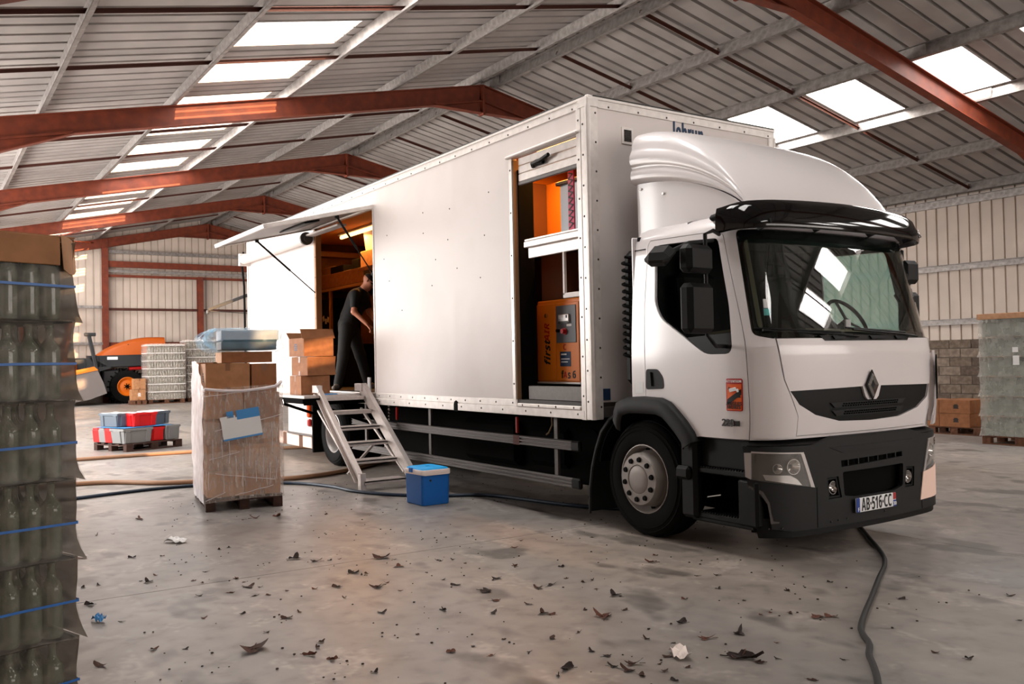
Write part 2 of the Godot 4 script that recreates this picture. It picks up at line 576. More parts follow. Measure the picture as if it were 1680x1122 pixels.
	mb2 = MB.new()
	mb2.bb(Vector3(XB, 0, ZW - .22), Vector3(XE, 1.8, ZW - .03))
	part("mortar_bed", mb2, M.mortar, wr)
	for q in [[XB, -14.25], [-5.3, XE]]:
		mb2 = MB.new()
		mb2.bb(Vector3(q[0], 0, ZW - .2), Vector3(q[1], 1.8, ZW))
		part("block_course", mb2, M.block, wr)
	# ---- left-hand long wall: sheeted at both ends, open between
	var wl := struct("wall_left", "ribbed sheet wall with a wide open bay")
	for q in [[-12.5, XE, 0.0], [XB, -32.8, 0.0], [-32.8, -12.5, 4.5], [-32.8, -12.5, -1.4]]:
		mb2 = MB.new()
		mb2.bb(Vector3(q[0], maxf(q[2], 0), ZL), Vector3(q[1], 5.0 if q[2] >= 0 else 1.4, ZL + .06))
		part("wall_sheet", mb2, M.wallsheet, wl)
	# ---- the shed across the yard, which keeps the sun from the doorway
	var nb := MB.new()
	nb.bb(Vector3(13.0, -.05, -30), Vector3(24.0, 8.2, 16))
	nb.prism(PackedVector2Array([Vector2(12.6, 8.2), Vector2(24.4, 8.2), Vector2(18.5, 9.3)]), Vector3(0, 0, -30.3), Vector3.RIGHT, Vector3.UP, 0, 46.6)
	single("exterior_wall", nb, M.wallsheet, "plain neighbouring shed across the yard behind the camera", "", Vector3.ZERO, "", "structure")
	# ---- near gable, with its open doorway
	var wf := struct("wall_front", "ribbed sheet near gable with an open doorway")
	for q in [[ZL, -4.5, 0.0], [-17.5, ZW - .2, 0.0], [-4.5, -17.5, 4.6]]:
		mb2 = MB.new()
		mb2.prism(PackedVector2Array([Vector2(q[0], q[2]), Vector2(q[1], q[2]), Vector2(q[1], ry(q[1]) + .15)] + ([Vector2(ZR, YR + .15)] if q[0] > ZR and q[1] < ZR else []) + [Vector2(q[0], ry(q[0]) + .15)]), Vector3(XE, 0, 0), Vector3(0, 0, 1), Vector3.UP, 0, .06)
		part("wall_sheet", mb2, M.wallsheet, wf)
	part("wall_sheet", MB.new().bb(Vector3(XE, 0, -17.5), Vector3(XE + .06, 1.6, -4.5)), M.wallsheet, wf)
func build_floor() -> void:
	# concrete, computed once: broad clouds of grey and brown, dark stains, pale scuffs
	var sz := 640
	var im := Image.create(sz, sz, false, Image.FORMAT_RGB8)
	var na := FastNoiseLite.new(); na.seed = 11; na.frequency = .006; na.fractal_octaves = 4
	var nb := FastNoiseLite.new(); nb.seed = 12; nb.frequency = .022; nb.fractal_octaves = 4
	var nc := FastNoiseLite.new(); nc.seed = 13; nc.frequency = .05; nc.fractal_octaves = 3; nc.domain_warp_enabled = true; nc.domain_warp_amplitude = 40
	for y in sz:
		for x in sz:
			var a := na.get_noise_2d(x, y)
			var b := nb.get_noise_2d(x, y * 1.6)
			var c := nc.get_noise_2d(x * .6, y)
			var l := .52 + .12 * a + .07 * b
			l -= .20 * smoothstep(.30, .62, b + .35 * a)
			l += .09 * smoothstep(.30, .55, c)
			var warm := clampf(.02 + .05 * na.get_noise_2d(x * .7 + 900, y * .7), 0, .06)
			im.set_pixel(x, y, Color(l * (1 + warm), l, l * (1 - warm)))
	var tex := ImageTexture.create_from_image(im)
	var m := mat("concrete", Color(1, .97, .95), .46, 0, tex, .0625)
	m.uv1_offset = Vector3(.13, 0, .37)
	m.detail_enabled = true
	m.detail_blend_mode = BaseMaterial3D.BLEND_MODE_MUL
	m.detail_uv_layer = BaseMaterial3D.DETAIL_UV_2
	m.detail_albedo = ntex(.012, [Color(.80, .79, .78), Color(.95, .95, .95), Color(1, 1, 1), Color(1, 1, 1)], 512, 5, FastNoiseLite.TYPE_SIMPLEX_SMOOTH, 14)
	m.uv2_triplanar = true; m.uv2_world_triplanar = true; m.uv2_scale = Vector3.ONE * .7
	m.metallic_specular = .5
	m.roughness_texture = ntex(.01, [Color(.75, .75, .75), Color(1, 1, 1)], 256, 4, FastNoiseLite.TYPE_SIMPLEX_SMOOTH, 15)
	var fl := struct("floor", "pale dusty concrete floor slab")
	# slabs with narrow joints between
	var xs := [XB - .1, -30.0, -24.0, -18.0, -12.4, -6.55, .4, XE + .1]
	var zs := [ZL + .2, -6.9, -14.3, ZW - .1]
	for i in xs.size() - 1:
		for j in zs.size() - 1:
			var mb := MB.new()
			var a: float = xs[i] + .004; var b: float = xs[i + 1] - .004
			var c: float = zs[j + 1] + .003; var d: float = zs[j] - .003
			var P := []
			for s in 4:
				var z := lerpf(c, d, s / 3.0)
				var row := []
				for t in 5:
					var x := lerpf(a, b, t / 4.0)
					row.append(Vector3(x, floor_y(x), z))
				P.append(row)
			mb.grid(P, false, true)
			for e in [[P[0][0], P[0][4], Vector3(0, -.15, 0)], [P[3][4], P[3][0], Vector3(0, -.15, 0)], [P[3][0], P[0][0], Vector3(0, -.15, 0)], [P[0][4], P[3][4], Vector3(0, -.15, 0)]]:
				mb.quad(e[0], e[1], e[1] + e[2], e[0] + e[2])
			part("floor_slab", mb, m, fl)
	var sub := MB.new()
	sub.bb(Vector3(XB - .5, -.3, ZW - .5), Vector3(XE + .5, -.02, ZL + .5))
	part("bed", sub, M.mortar, fl)
	var gr := MB.new()
	gr.bb(Vector3(-90, -.6, -70), Vector3(60, -.05, 70))
	single("ground", gr, M.outside, "pale yard outside the open side of the shed", "", Vector3.ZERO, "", "structure")
# ---------------------------------------------------------------- lorry: the cab's skin
const ZC := -6.39
var PLx := PackedVector2Array()
var PLc := PackedFloat32Array()
var CL := 0.0
func make_plan() -> void:
	for i in 12: PLx.append(Vector2(-5.96 + 1.1 * i / 12.0, 1.17))
	for i in 17: PLx.append(Vector2(-4.86, 1.17).bezier_interpolate(Vector2(-4.60, 1.17), Vector2(-4.47, 1.0), Vector2(-4.455, .78), i / 16.0))
	for i in range(1, 11):
		var z := .78 * (1 - i / 10.0)
		PLx.append(Vector2(-4.41 - .045 * pow(z / .78, 2), z))
	for i in range(PLx.size() - 2, -1, -1): PLx.append(Vector2(PLx[i].x, -PLx[i].y))
	var c := 0.0
	for i in PLx.size():
		if i: c += PLx[i].distance_to(PLx[i - 1])
		PLc.append(c)
	CL = c
func cs0(s: float, y: float) -> Vector3:
	s = clampf(s, 0, CL)
	var i := clampi(PLc.bsearch(s) - 1, 0, PLc.size() - 2)
	var q := PLx[i].lerp(PLx[i + 1], (s - PLc[i]) / (PLc[i + 1] - PLc[i]))
	var x := q.x
	var z := q.y
	var wf := smoothstep(-5.3, -4.5, x)
	if y > 1.62: x += wf * -.22 * (y - 1.62) / .93
	elif y < 1.25: x += wf * -.03 * pow((1.25 - y) / .35, 2)
	if y > 1.6: z *= 1 - .045 * (y - 1.6) / .95
	if y > 2.5:
		var t := minf((y - 2.5) / .17, 1)
		var ins := .12 * (1 - sqrt(maxf(0, 1 - t * t)))
		z -= signf(z) * minf(ins, absf(z))
		x -= ins if x > -5.35 else -ins
	return Vector3(x, y, ZC + z)
func cs(s: float, y: float, off := 0.0) -> Vector3:
	var yy := maxf(y, .9)
	var a := cs0(s, yy)
	var s2 := clampf(s, .012, CL - .012)
	var d := cs0(s2 + .01, yy) - cs0(s2 - .01, yy)
	var k := Vector3(-d.z, 0, d.x).normalized()
	if k.dot(a - Vector3(-5.3, yy, ZC)) < 0: k = -k
	a += k * off
	a.y = y
	return a
# a piece of the cab's skin: outline in (s, y), holes cut out, raised by off, th thick
func skin(mb: MB, outer: Array, holes: Array, off: float, th: float, cell := .11) -> MB:
	var O := PackedVector2Array(outer)
	if Geometry2D.is_polygon_clockwise(O): O.reverse()
	var lo := O[0]; var hi := O[0]
	for p in O:
		lo = lo.min(p); hi = hi.max(p)
	var i0 := int(floor(lo.x / cell)); var i1 := int(ceil(hi.x / cell)); var j0 := int(floor(lo.y / cell)); var j1 := int(ceil(hi.y / cell))
	for i in range(i0, i1):
		for j in range(j0, j1):
			var pieces := Geometry2D.intersect_polygons(PackedVector2Array([Vector2(i, j) * cell, Vector2(i + 1, j) * cell, Vector2(i + 1, j + 1) * cell, Vector2(i, j + 1) * cell]), O)
			for h in holes:
				var nx: Array[PackedVector2Array] = []
				for p in pieces: nx.append_array(Geometry2D.clip_polygons(p, PackedVector2Array(h)))
				pieces = nx
			for p in pieces:
				var ix := Geometry2D.triangulate_polygon(p)
				for t in range(0, ix.size(), 3):
					var q := [p[ix[t]], p[ix[t + 1]], p[ix[t + 2]]]
					if (q[1] - q[0]).cross(q[2] - q[0]) < 0: q = [q[0], q[2], q[1]]
					var P := []; var N := []
					for w in q:
						P.append(cs(w.x, w.y, off))
						var du := cs(minf(w.x + .02, CL), w.y, off) - cs(maxf(w.x - .02, 0), w.y, off)
						var dv := cs(w.x, w.y + .01, off) - cs(w.x, w.y - .01, off)
						N.append(du.cross(dv).normalized())
					mb.tn(P[0], P[1], P[2], N[0], N[1], N[2])
					if th > 0:
						var R := []
						for e in 3: R.append(P[e] - N[e] * th)
						mb.tn(R[0], R[2], R[1], -N[0], -N[2], -N[1])
	if th > 0:
		for lp in [O] + holes:
			var L := PackedVector2Array(lp)
			for e in L.size():
				var a := L[e]; var b := L[(e + 1) % L.size()]
				var nseg := maxi(1, int(ceil(a.distance_to(b) / cell)))
				for t in nseg:
					var p := a.lerp(b, float(t) / nseg); var q := a.lerp(b, float(t + 1) / nseg)
					var A := cs(p.x, p.y, off); var B := cs(q.x, q.y, off); var C := cs(q.x, q.y, off - th); var D := cs(p.x, p.y, off - th)
					mb.quad(A, D, C, B)
	return mb
func mir(a: Array) -> Array:
	var r := []
	for p in a: r.push_front(Vector2(CL - p.x, p.y))
	return r
func rnd(a: Array, r: float) -> Array:   # round the corners of an outline
	var o := []
	var n := a.size()
	for i in n:
		var p: Vector2 = a[i]; var q: Vector2 = a[(i + n - 1) % n]; var w: Vector2 = a[(i + 1) % n]
		var d := minf(r, minf(p.distance_to(q), p.distance_to(w)) * .45)
		var A := p.move_toward(q, d); var B := p.move_toward(w, d)
		for t in 4: o.append(A.lerp(p, t / 3.0).lerp(p.lerp(B, t / 3.0), t / 3.0))
	return o
func V(a: Array) -> Array:   # flat list to points
	var r := []
	for i in range(0, a.size(), 2): r.append(Vector2(a[i], a[i + 1]))
	return r

func lorry_materials() -> void:
	var wm := mat("white_paint", Color(.86, .835, .835), .28)
	wm.clearcoat_enabled = true; wm.clearcoat = .5; wm.clearcoat_roughness = .08
	mat("panel_white", Color(.81, .775, .76), .5, 0, ntex(.006, [Color(.975, .97, .965), Color(1, 1, 1), Color(1, 1, 1)], 256, 4, FastNoiseLite.TYPE_SIMPLEX_SMOOTH, 21), .5)
	mat("aluminium", Color(.86, .83, .81), .42, .3, ntex(.03, [Color(.92, .92, .92), Color(1, 1, 1)], 256, 3, FastNoiseLite.TYPE_SIMPLEX_SMOOTH, 22), 1.2)
	mat("dull_aluminium", Color(.38, .36, .35), .5, .5, M.aluminium.albedo_texture, 2.0)
	mat("black_plastic", g(.04, .06), .5).metallic_specular = .3
	mat("grey_plastic", g(.115, .0), .6).metallic_specular = .35
	mat("tread_plastic", g(.07), .8)
	mat("rubber", g(.05, .05), .85).metallic_specular = .25
	mat("chassis", g(.03, .12), .9).metallic_specular = .15
	mat("dark", g(.02, .1), .8).metallic_specular = .2
	mat("rivet", g(.12, .1), .5)
	mat("rim", Color(.53, .50, .48), .5, .3)
	mat("chrome", Color(.85, .84, .83), .12, 1.0)
	mat("silver", Color(.72, .70, .69), .35, .6)
	mat("lining", Color(.32, .32, .23), .8)
	mat("dash", Color(.40, .39, .27), .75)
	mat("seat", g(.05), .85)
	glass("windscreen", Color(.10, .16, .13), .10, .0)
	glass("side_glass", Color(.01, .012, .01), .35, .0).specular_mode = BaseMaterial3D.SPECULAR_DISABLED
	glass("visor_dark", Color(.03, .03, .03), .93, .06)
	glass("lens", Color(.75, .72, .68), .06, .02)
	var fg := mat("tinted_glass", Color(.45, .85, .74, .40), .3)
	fg.backlight_enabled = true; fg.backlight = Color(.70, 1.0, .92)
	fg.transparency = BaseMaterial3D.TRANSPARENCY_ALPHA; fg.cull_mode = BaseMaterial3D.CULL_DISABLED
	mat("lamp_dark", Color(.11, .085, .07), .35, .5)
	mat("orange_lens", Color(.8, .28, .05), .25)
	mat("red_lens", Color(.6, .05, .04), .3)
	mat("pale_pink", Color(.93, .80, .74), .5)
	mat("plywood", Color(.46, .28, .15), .75, 0, ntex(.01, [Color(.75, .72, .7), Color(1, 1, 1)], 256, 4, FastNoiseLite.TYPE_SIMPLEX_SMOOTH, 23), 1.0)
	mat("brown_wall", Color(.34, .20, .11), .8)
	mat("ochre", Color(.80, .50, .16), .7)
	mat("print_blue", Color(.03, .17, .30), .6)
	mat("print_black", g(.03), .6)
	mat("print_white", g(.9), .6)
	mat("sticker_red", Color(.68, .05, .04), .5)
	mat("sticker_orange", Color(.90, .36, .03), .5)
	mat("plate_white", g(.88), .5)
	mat("plate_blue", Color(.05, .22, .55), .5)
	mat("plate_red", Color(.62, .10, .12), .5)
	mat("steel_dark", g(.25), .4, .7)

func rivets(parent: Node3D, list: Array, nrm: Vector3, r := .011) -> void:
	var mb := MB.new()
	for p in list:
		mb.cyl(p, p + nrm * .005, r, 7, r * .6)
	var o := part("rivets", mb, M.rivet, parent)
	o.set_meta("kind", "stuff")
func rowp(a: Vector3, b: Vector3, step: float) -> Array:
	var r := []
	var n := maxi(1, int(a.distance_to(b) / step))
	for i in n + 1: r.append(a.lerp(b, float(i) / n))
	return r

func build_lorry() -> void:
	make_plan()
	lorry_materials()
	var t := thing("lorry", "white box lorry with an open side door and a glossy roof fairing", "truck", Vector3(-10.5, 0, ZC), 0, "", true)
	build_cab(t)
	build_front(t)
	build_fairing(t)
	build_box(t)
	build_underside(t)

func build_cab(t: Node3D) -> void:
	var door := V([.19, 2.50, .21, 2.545, .70, 2.535, 1.165, 2.525, 1.20, 2.49, 1.255, 1.94, 1.265, 1.80, 1.305, .905, .775, .905, .66, 1.03, .51, 1.155, .40, 1.195, .18, 1.20, .165, 2.02])
	var win := rnd(V([.275, 2.50, 1.125, 2.478, 1.175, 1.94, 1.155, 1.56, .885, 1.56, .66, 1.69, .36, 1.87, .285, 2.0]), .06)
	var ws := rnd(V([1.335, 2.53, 1.335, 1.70, 1.50, 1.665, CL - 1.50, 1.665, CL - 1.335, 1.70, CL - 1.335, 2.53]), .05)
	var hood := V([1.51, 1.668, 1.56, 1.36, 1.675, 1.075, 1.67, .93, CL - 1.67, .93, CL - 1.675, 1.075, CL - 1.56, 1.36, CL - 1.51, 1.668])
	var outer := V([0, 1.18, .19, 1.19, .40, 1.19, .51, 1.15, .66, 1.025, .775, .90, 1.30, .90, 1.67, .905, CL - 1.67, .905, CL - 1.30, .90, CL - .775, .90, CL - .66, 1.025, CL - .51, 1.15, CL - .40, 1.19, CL - .19, 1.19, CL, 1.18, CL, 2.665, 0, 2.665])
	var grow := func(a: Array, d: float) -> Array:
		var r := Geometry2D.offset_polygon(PackedVector2Array(a), d)
		return Array(r[0])
	var mb := skin(MB.new(), outer, [grow.call(door, .006), grow.call(mir(door), .006), ws, grow.call(hood, .006)], 0, .02)
	# roof skin and rear wall
	var rp := PackedVector2Array()
	for i in range(0, 60):
		var p := cs0(CL * i / 59.0, 2.665)
		rp.append(Vector2(p.x, p.z))
	mb.prism(rp, Vector3(0, 2.655, 0), Vector3.RIGHT, Vector3.FORWARD * -1, -.012, .012)
	mb.bb(Vector3(-5.97, 1.15, ZC - 1.14), Vector3(-5.94, 2.60, ZC + 1.14), .01)
	var cab := part("cab_body", mb, M.white_paint, t)
	# seam between the corner panel and the pillar above it, and the waist line behind the door
	mb = MB.new()
	mb.bb(Vector3(-5.965, 2.478, ZC + 1.118), Vector3(-5.80, 2.486, ZC + 1.125))
	part("seam", mb, M.dark, cab)
	# inner lining and floor
	mb = skin(MB.new(), V([.02, 1.2, CL - .02, 1.2, CL - .02, 2.6, .02, 2.6]), [grow.call(win, -.0), mir(grow.call(win, -.0)), rnd(V([1.40, 2.47, 1.40, 1.72, CL - 1.40, 1.72, CL - 1.40, 2.47]), .06)], -.045, .01)
	mb.bb(Vector3(-5.92, 1.15, ZC - 1.08), Vector3(-4.82, 1.2, ZC + 1.08))
	mb.bb(Vector3(-5.93, 1.2, ZC - 1.1), Vector3(-5.90, 2.6, ZC + 1.1))
	mb.bb(Vector3(-5.92, 2.56, ZC - 1.0), Vector3(-4.8, 2.6, ZC + 1.0))
	part("lining", mb, M.seat, cab)
	part("pillar_trim", skin(MB.new(), V([1.35, 1.72, 1.43, 1.72, 1.43, 2.5, 1.35, 2.5]), [], -.025, .02), M.lining, cab)
	part("pillar_trim", skin(MB.new(), V([CL - 1.45, 1.72, CL - 1.31, 1.72, CL - 1.33, 2.5, CL - 1.43, 2.5]), [], -.025, .02), M.lining, cab)
	# doors
	for sd in [0, 1]:
		var d := door if sd == 0 else mir(door)
		var w := win if sd == 0 else mir(win)
		var dm := part("cab_door", skin(MB.new(), d, [w], 0, .03), M.white_paint, t)
		part("window_glass", skin(MB.new(), w, [], -.012, .004), M.side_glass if sd == 0 else M.tinted_glass, dm)
		var bk := V([.68, 1.70, 1.16, 1.725, 1.155, 1.56, .885, 1.56])
		part("window_corner", skin(MB.new(), bk if sd == 0 else mir(bk), [], -.002, .008), M.black_plastic, dm)
		var hd := rnd(V([.185, 1.445, .33, 1.445, .395, 1.375, .405, 1.28, .18, 1.27]), .03)
		var h := skin(MB.new(), hd if sd == 0 else mir(hd), [], .004, .012)
		var gp := V([.225, 1.42, .255, 1.42, .265, 1.30, .235, 1.30])
		skin(h, gp if sd == 0 else mir(gp), [], .02, .016)
		part("handle", h, M.black_plastic, dm)
		if sd == 0:
			var sk := part("blind_spot_sticker", skin(MB.new(), rnd(V([1.095, 1.37, 1.245, 1.37, 1.245, 1.12, 1.095, 1.12]), .015), [], .002, .0015), M.sticker_red, dm, "red and orange sticker reading ATTENTION ANGLES MORTS")
			part("sticker_field", skin(MB.new(), V([1.105, 1.328, 1.235, 1.328, 1.235, 1.128, 1.105, 1.128]), [], .0035, .001), M.sticker_orange, sk)
			mb = skin(MB.new(), V([1.107, 1.21, 1.233, 1.29, 1.233, 1.245, 1.107, 1.165]), [], .005, .001)
			part("sticker_road", mb, M.print_black, sk)
			var tf := func(s: float, y: float, off: float) -> Transform3D:
				var p := cs(s, y, off); var du := (cs(s + .02, y, off) - cs(s - .02, y, off)).normalized()
				return Transform3D(Basis(du, Vector3.UP, du.cross(Vector3.UP)), p)
			mb = MB.new()
			var bs: Transform3D = tf.call(1.165, 1.285, .012)
			mb.box(bs.origin, Vector3(.065, .028, .006), .002, bs.basis * Basis(Vector3.BACK, .22))
			mb.box(bs.origin + bs.basis * Vector3(.043, -.006, 0), Vector3(.02, .026, .006), .002, bs.basis * Basis(Vector3.BACK, .22))
			part("sticker_lorry", mb, M.print_white, sk)
			mb = MB.new()
			for q in [[.0, .0], [.09, -.06]]:
				var b2: Transform3D = tf.call(1.128 + q[0], 1.295 + q[1], .005)
				mb.prism(PackedVector2Array([Vector2(-.014, -.01), Vector2(.014, -.01), Vector2(-.004, .014)]), b2.origin, b2.basis.x, Vector3.UP, 0, .001)
			mb.text("ANGLES", .027, tf.call(1.17, 1.178, .006))
			mb.text("MORTS", .027, tf.call(1.17, 1.150, .006))
			part("sticker_print", mb, M.print_black, sk)
			part("sticker_heading", MB.new().text("ATTENTION", .0185, tf.call(1.17, 1.349, .005)), M.print_white, sk)
			var bd := part("power_badge", MB.new().text("280", .055, tf.call(1.115, 1.028, .006), .006), M.steel_dark, dm, "small dark figures 280 with a plate beside them")
			mb = MB.new()
			var b3: Transform3D = tf.call(1.195, 1.026, .004)
			mb.box(b3.origin, Vector3(.055, .042, .006), .002, b3.basis)
			part("badge_plate", mb, M.steel_dark, bd)
	# notice behind the door
	var nt := part("notice", skin(MB.new(), V([.045, 1.33, .145, 1.33, .145, 1.24, .045, 1.24]), [], .002, .001), M.print_white, cab)
	mb = skin(MB.new(), V([.055, 1.275, .135, 1.275, .135, 1.265, .055, 1.265]), [], .003, .001)
	skin(mb, V([.07, 1.29, .115, 1.29, .115, 1.286, .07, 1.286]), [], .003, .001)
	# windscreen, band and what lies behind it
	var wsg := part("windscreen", skin(MB.new(), ws, [], -.008, .005, .16), M.windscreen, t)
	mb = skin(MB.new(), grow.call(ws, -.002), [rnd(V([1.39, 2.45, 1.39, 1.745, 1.53, 1.715, CL - 1.53, 1.715, CL - 1.39, 1.745, CL - 1.39, 2.45]), .05)], -.016, .004)
	part("black_band", mb, M.dark, wsg)
	mb = skin(MB.new(), V([1.47, 1.975, 1.525, 1.975, 1.52, 1.905, 1.462, 1.905]), [], -.018, .002)
	part("tax_disc", mb, M.print_white, wsg)
	mb = skin(MB.new(), V([1.46, 1.90, 1.518, 1.90, 1.512, 1.848, 1.455, 1.848]), [], -.018, .002)
	part("permit", mb, mat("turquoise", Color(.35, .72, .70), .5), wsg)
	mb = MB.new()
	# dashboard: rolled top swept across
	var P := []
	for i in 9:
		var z := lerpf(-1.05, 1.05, i / 8.0)
		var row := []
		for q in [[-4.66, 1.55], [-4.66, 1.70], [-4.75, 1.735], [-4.95, 1.72], [-5.08, 1.66], [-5.12, 1.55], [-5.05, 1.3]]:
			row.append(Vector3(q[0] - .16 * pow(absf(z) / 1.05, 3), q[1], ZC + z))
		P.append(row)
	mb.shell(P, .02, true)
	part("dashboard", mb, M.dash, cab)
	# steering wheel (left-hand drive, so on the far side) and seats
	mb = MB.new()
	var sw := Transform3D(Basis(Vector3.BACK, deg_to_rad(-58)), Vector3(-5.03, 1.83, ZC - .58))
	var ring := []
	for i in 29: ring.append(sw * Vector3(.23 * cos(TAU * i / 28), 0, .23 * sin(TAU * i / 28)))
	mb.tube(ring, .017, 8)
	for a in [.5, PI - .5, -PI / 2]: mb.bar(sw * Vector3.ZERO, sw * Vector3(.22 * sin(a), 0, .22 * cos(a)), .03, .012)
	mb.cyl(sw * Vector3(0, -.25, 0), sw * Vector3(0, .01, 0), .035)
	part("steering_wheel", mb, M.black_plastic, cab)
	for z in [-.58, .55]:
		mb = MB.new()
		mb.box(Vector3(-5.55, 1.62, ZC + z), Vector3(.48, .14, .5), .05)
		mb.box(Vector3(-5.76, 1.98, ZC + z), Vector3(.13, .62, .48), .05, Basis(Vector3.BACK, .12))
		mb.box(Vector3(-5.82, 2.36, ZC + z), Vector3(.09, .17, .26), .04, Basis(Vector3.BACK, .12))
		mb.box(Vector3(-5.55, 1.38, ZC + z), Vector3(.36, .34, .36), .02)
		part("seat", mb, M.seat, cab)
	mb = MB.new()
	mb.bb(Vector3(-4.86, 1.74, ZC - .37), Vector3(-4.84, 1.84, ZC - .30), .004)
	part("card", mb, M.print_white, cab)
	# bonnet flap with the wide black smile of a grille
	var gr := V([1.60, 1.27, 2.39, 1.283, 2.425, 1.20, 2.455, 1.175, 2.565, 1.175, 2.595, 1.20, 2.63, 1.283, CL - 1.60, 1.27, 3.36, 1.165, 3.19, 1.08, 2.90, 1.02, CL / 2, 1.008, 2.12, 1.02, 1.85, 1.08, 1.68, 1.165])
	var hp := part("bonnet_flap", skin(MB.new(), hood, [gr], .012, .03), M.white_paint, t)
	var gp2 := part("grille", skin(MB.new(), gr, [], -.006, .01), M.black_plastic, t)
	for r in [[1.165, 1.125, 2.02, 3.0], [1.105, 1.06, 2.04, 2.98]]:
		part("grille_slot", skin(MB.new(), V([r[2], r[0], r[3], r[0], r[3] - .05, r[1], r[2] + .05, r[1]]), [], .006, .012), M.grey_plastic, gp2)
		mb = MB.new()
		for i in 24:
			var s: float = lerpf(r[2] + .14, r[3] - .14, i / 23.0)
			for k in 2: mb.box(cs(s + .01 * k, (r[0] + r[1]) * .5 + (k - .5) * .016, .008), Vector3(.012, .011, .016), .003)
		part("grille_mesh", mb, M.dark, gp2)
	# emblem: a faceted lozenge standing on a white tongue
	mb = MB.new()
	var c := cs(CL / 2 - .02, 1.29, .03)
	var lz := [Vector3(0, .098, 0), Vector3(0, 0, -.062), Vector3(0, -.098, 0), Vector3(0, 0, .062)]
	for i in 4:
		var a: Vector3 = lz[i]; var b: Vector3 = lz[(i + 1) % 4]
		var rd := Vector3(.022, 0, 0)
		mb.quad(c + a, c + a * .80 + rd, c + b * .80 + rd, c + b)
		mb.quad(c + a * .80 + rd, c + a * .52, c + b * .52, c + b * .80 + rd)
	part("emblem", mb, M.chrome, hp, "chrome lozenge emblem")
	mb = MB.new()
	mb.prism(PackedVector2Array([Vector2(0, .122), Vector2(-.08, 0), Vector2(0, -.122), Vector2(.08, 0)]), c - Vector3(.005, 0, 0), Vector3.BACK, Vector3.UP, -.008, .002)
	part("emblem_back", mb, M.black_plastic, hp)
	# corner wind deflectors with their slots
	for sd in [0, 1]:
		var cp := V([1.335, 1.60, 1.50, 1.615, 1.545, 1.36, 1.66, 1.075, 1.655, .915, 1.335, .915])
		if sd: cp = V([CL - 1.30, 1.50, CL - 1.42, 1.56, CL - 1.45, 1.36, CL - 1.47, 1.15, CL - 1.60, 1.0, CL - 1.62, .92, CL - 1.30, .94])
		var o := part("corner_deflector", skin(MB.new(), cp, [], .022 if sd == 0 else .06, .02), M.white_paint, t)
		if sd:
			part("slot", skin(MB.new(), rnd(V([CL - 1.535, 1.53, CL - 1.45, 1.50, CL - 1.44, 1.32, CL - 1.53, 1.12, CL - 1.55, 1.3]), .03), [], .066, .01), M.dark, o)
	# wipers and the dark scuttle under the glass
	mb = skin(MB.new(), V([1.92, 1.69, 1.97, 1.648, 3.05, 1.648, 3.10, 1.69]), [], .016, .02)
	for q in [[2.05, 2.2], [2.5, 2.72], [2.85, 3.0]]:
		skin(mb, V([q[0], 1.685, q[1], 1.685, q[1] - .02, 1.66, q[0] + .02, 1.66]), [], .03, .014)
	part("scuttle", mb, M.black_plastic, t)
	for q in [[2.35, 1.42], [3.2, 2.3]]:
		mb = MB.new()
		mb.tube([cs(q[0], 1.68, .03), cs(q[0] - .25, 1.70, .035), cs(q[1], 1.735, .03)], .009, 6)
		mb.tube([cs(q[1] + .75, 1.715, .012), cs(q[1] + .1, 1.742, .012), cs(q[1] - .06, 1.75, .012)], .008, 5)
		part("wiper", mb, M.black_plastic, t)
	# roof marker and mirrors
	mb = MB.new()
	mb.box(Vector3(-5.0, 2.655, ZC + 1.08), Vector3(.15, .05, .06), .02, Basis(Vector3.BACK, .12))
	var ml := part("marker_lamp", mb, M.black_plastic, t)
	part("marker_lens", MB.new().box(Vector3(-4.945, 2.668, ZC + 1.085), Vector3(.05, .04, .064), .015), M.lens, ml)
	for sd in [1.0, -1.0]:
		var zo := func(z: float) -> float: return ZC + sd * ((z if sd > 0 else z - .45) - ZC)
		var base := part("mirror_arm", MB.new().tube([Vector3(-4.93, 2.50, zo.call(-5.25)), Vector3(-4.80, 2.50, zo.call(-5.05)), Vector3(-4.76, 2.46, zo.call(-4.92)), Vector3(-4.76, 1.70, zo.call(-4.92)), Vector3(-4.80, 1.62, zo.call(-5.05)), Vector3(-4.88, 1.62, zo.call(-5.24))], .016, 8), M.black_plastic, t)
		for q in [[2.265, .21, .0], [1.90, .37, .0]]:
			var hm := MB.new()
			hm.box(Vector3(-4.74, q[0], zo.call(-4.80) + (0.0 if sd > 0 else .07)), Vector3(.12, q[1], .30 if sd > 0 else .20), .035, Basis(Vector3.UP, sd * .12))
			var hs := part("mirror_housing", hm, M.black_plastic, base)
		var km := MB.new()
		km.box(Vector3(-4.93, 2.30, zo.call(-4.62)), Vector3(.20, .11, .24), .045, Basis(Vector3.UP, sd * .5) * Basis(Vector3.RIGHT, sd * .45))
		km.tube([Vector3(-4.9, 2.34, zo.call(-4.72)), Vector3(-4.95, 2.42, zo.call(-4.95)), Vector3(-5.0, 2.46, zo.call(-5.25))], .018, 6)
		if sd > 0: part("kerb_mirror", km, M.grey_plastic, base)
		if sd < 0:
			part("mirror_loop", MB.new().tube([Vector3(-4.75, 2.0, zo.call(-5.0)), Vector3(-4.72, 2.05, zo.call(-5.1))], .014, 6), M.black_plastic, base)

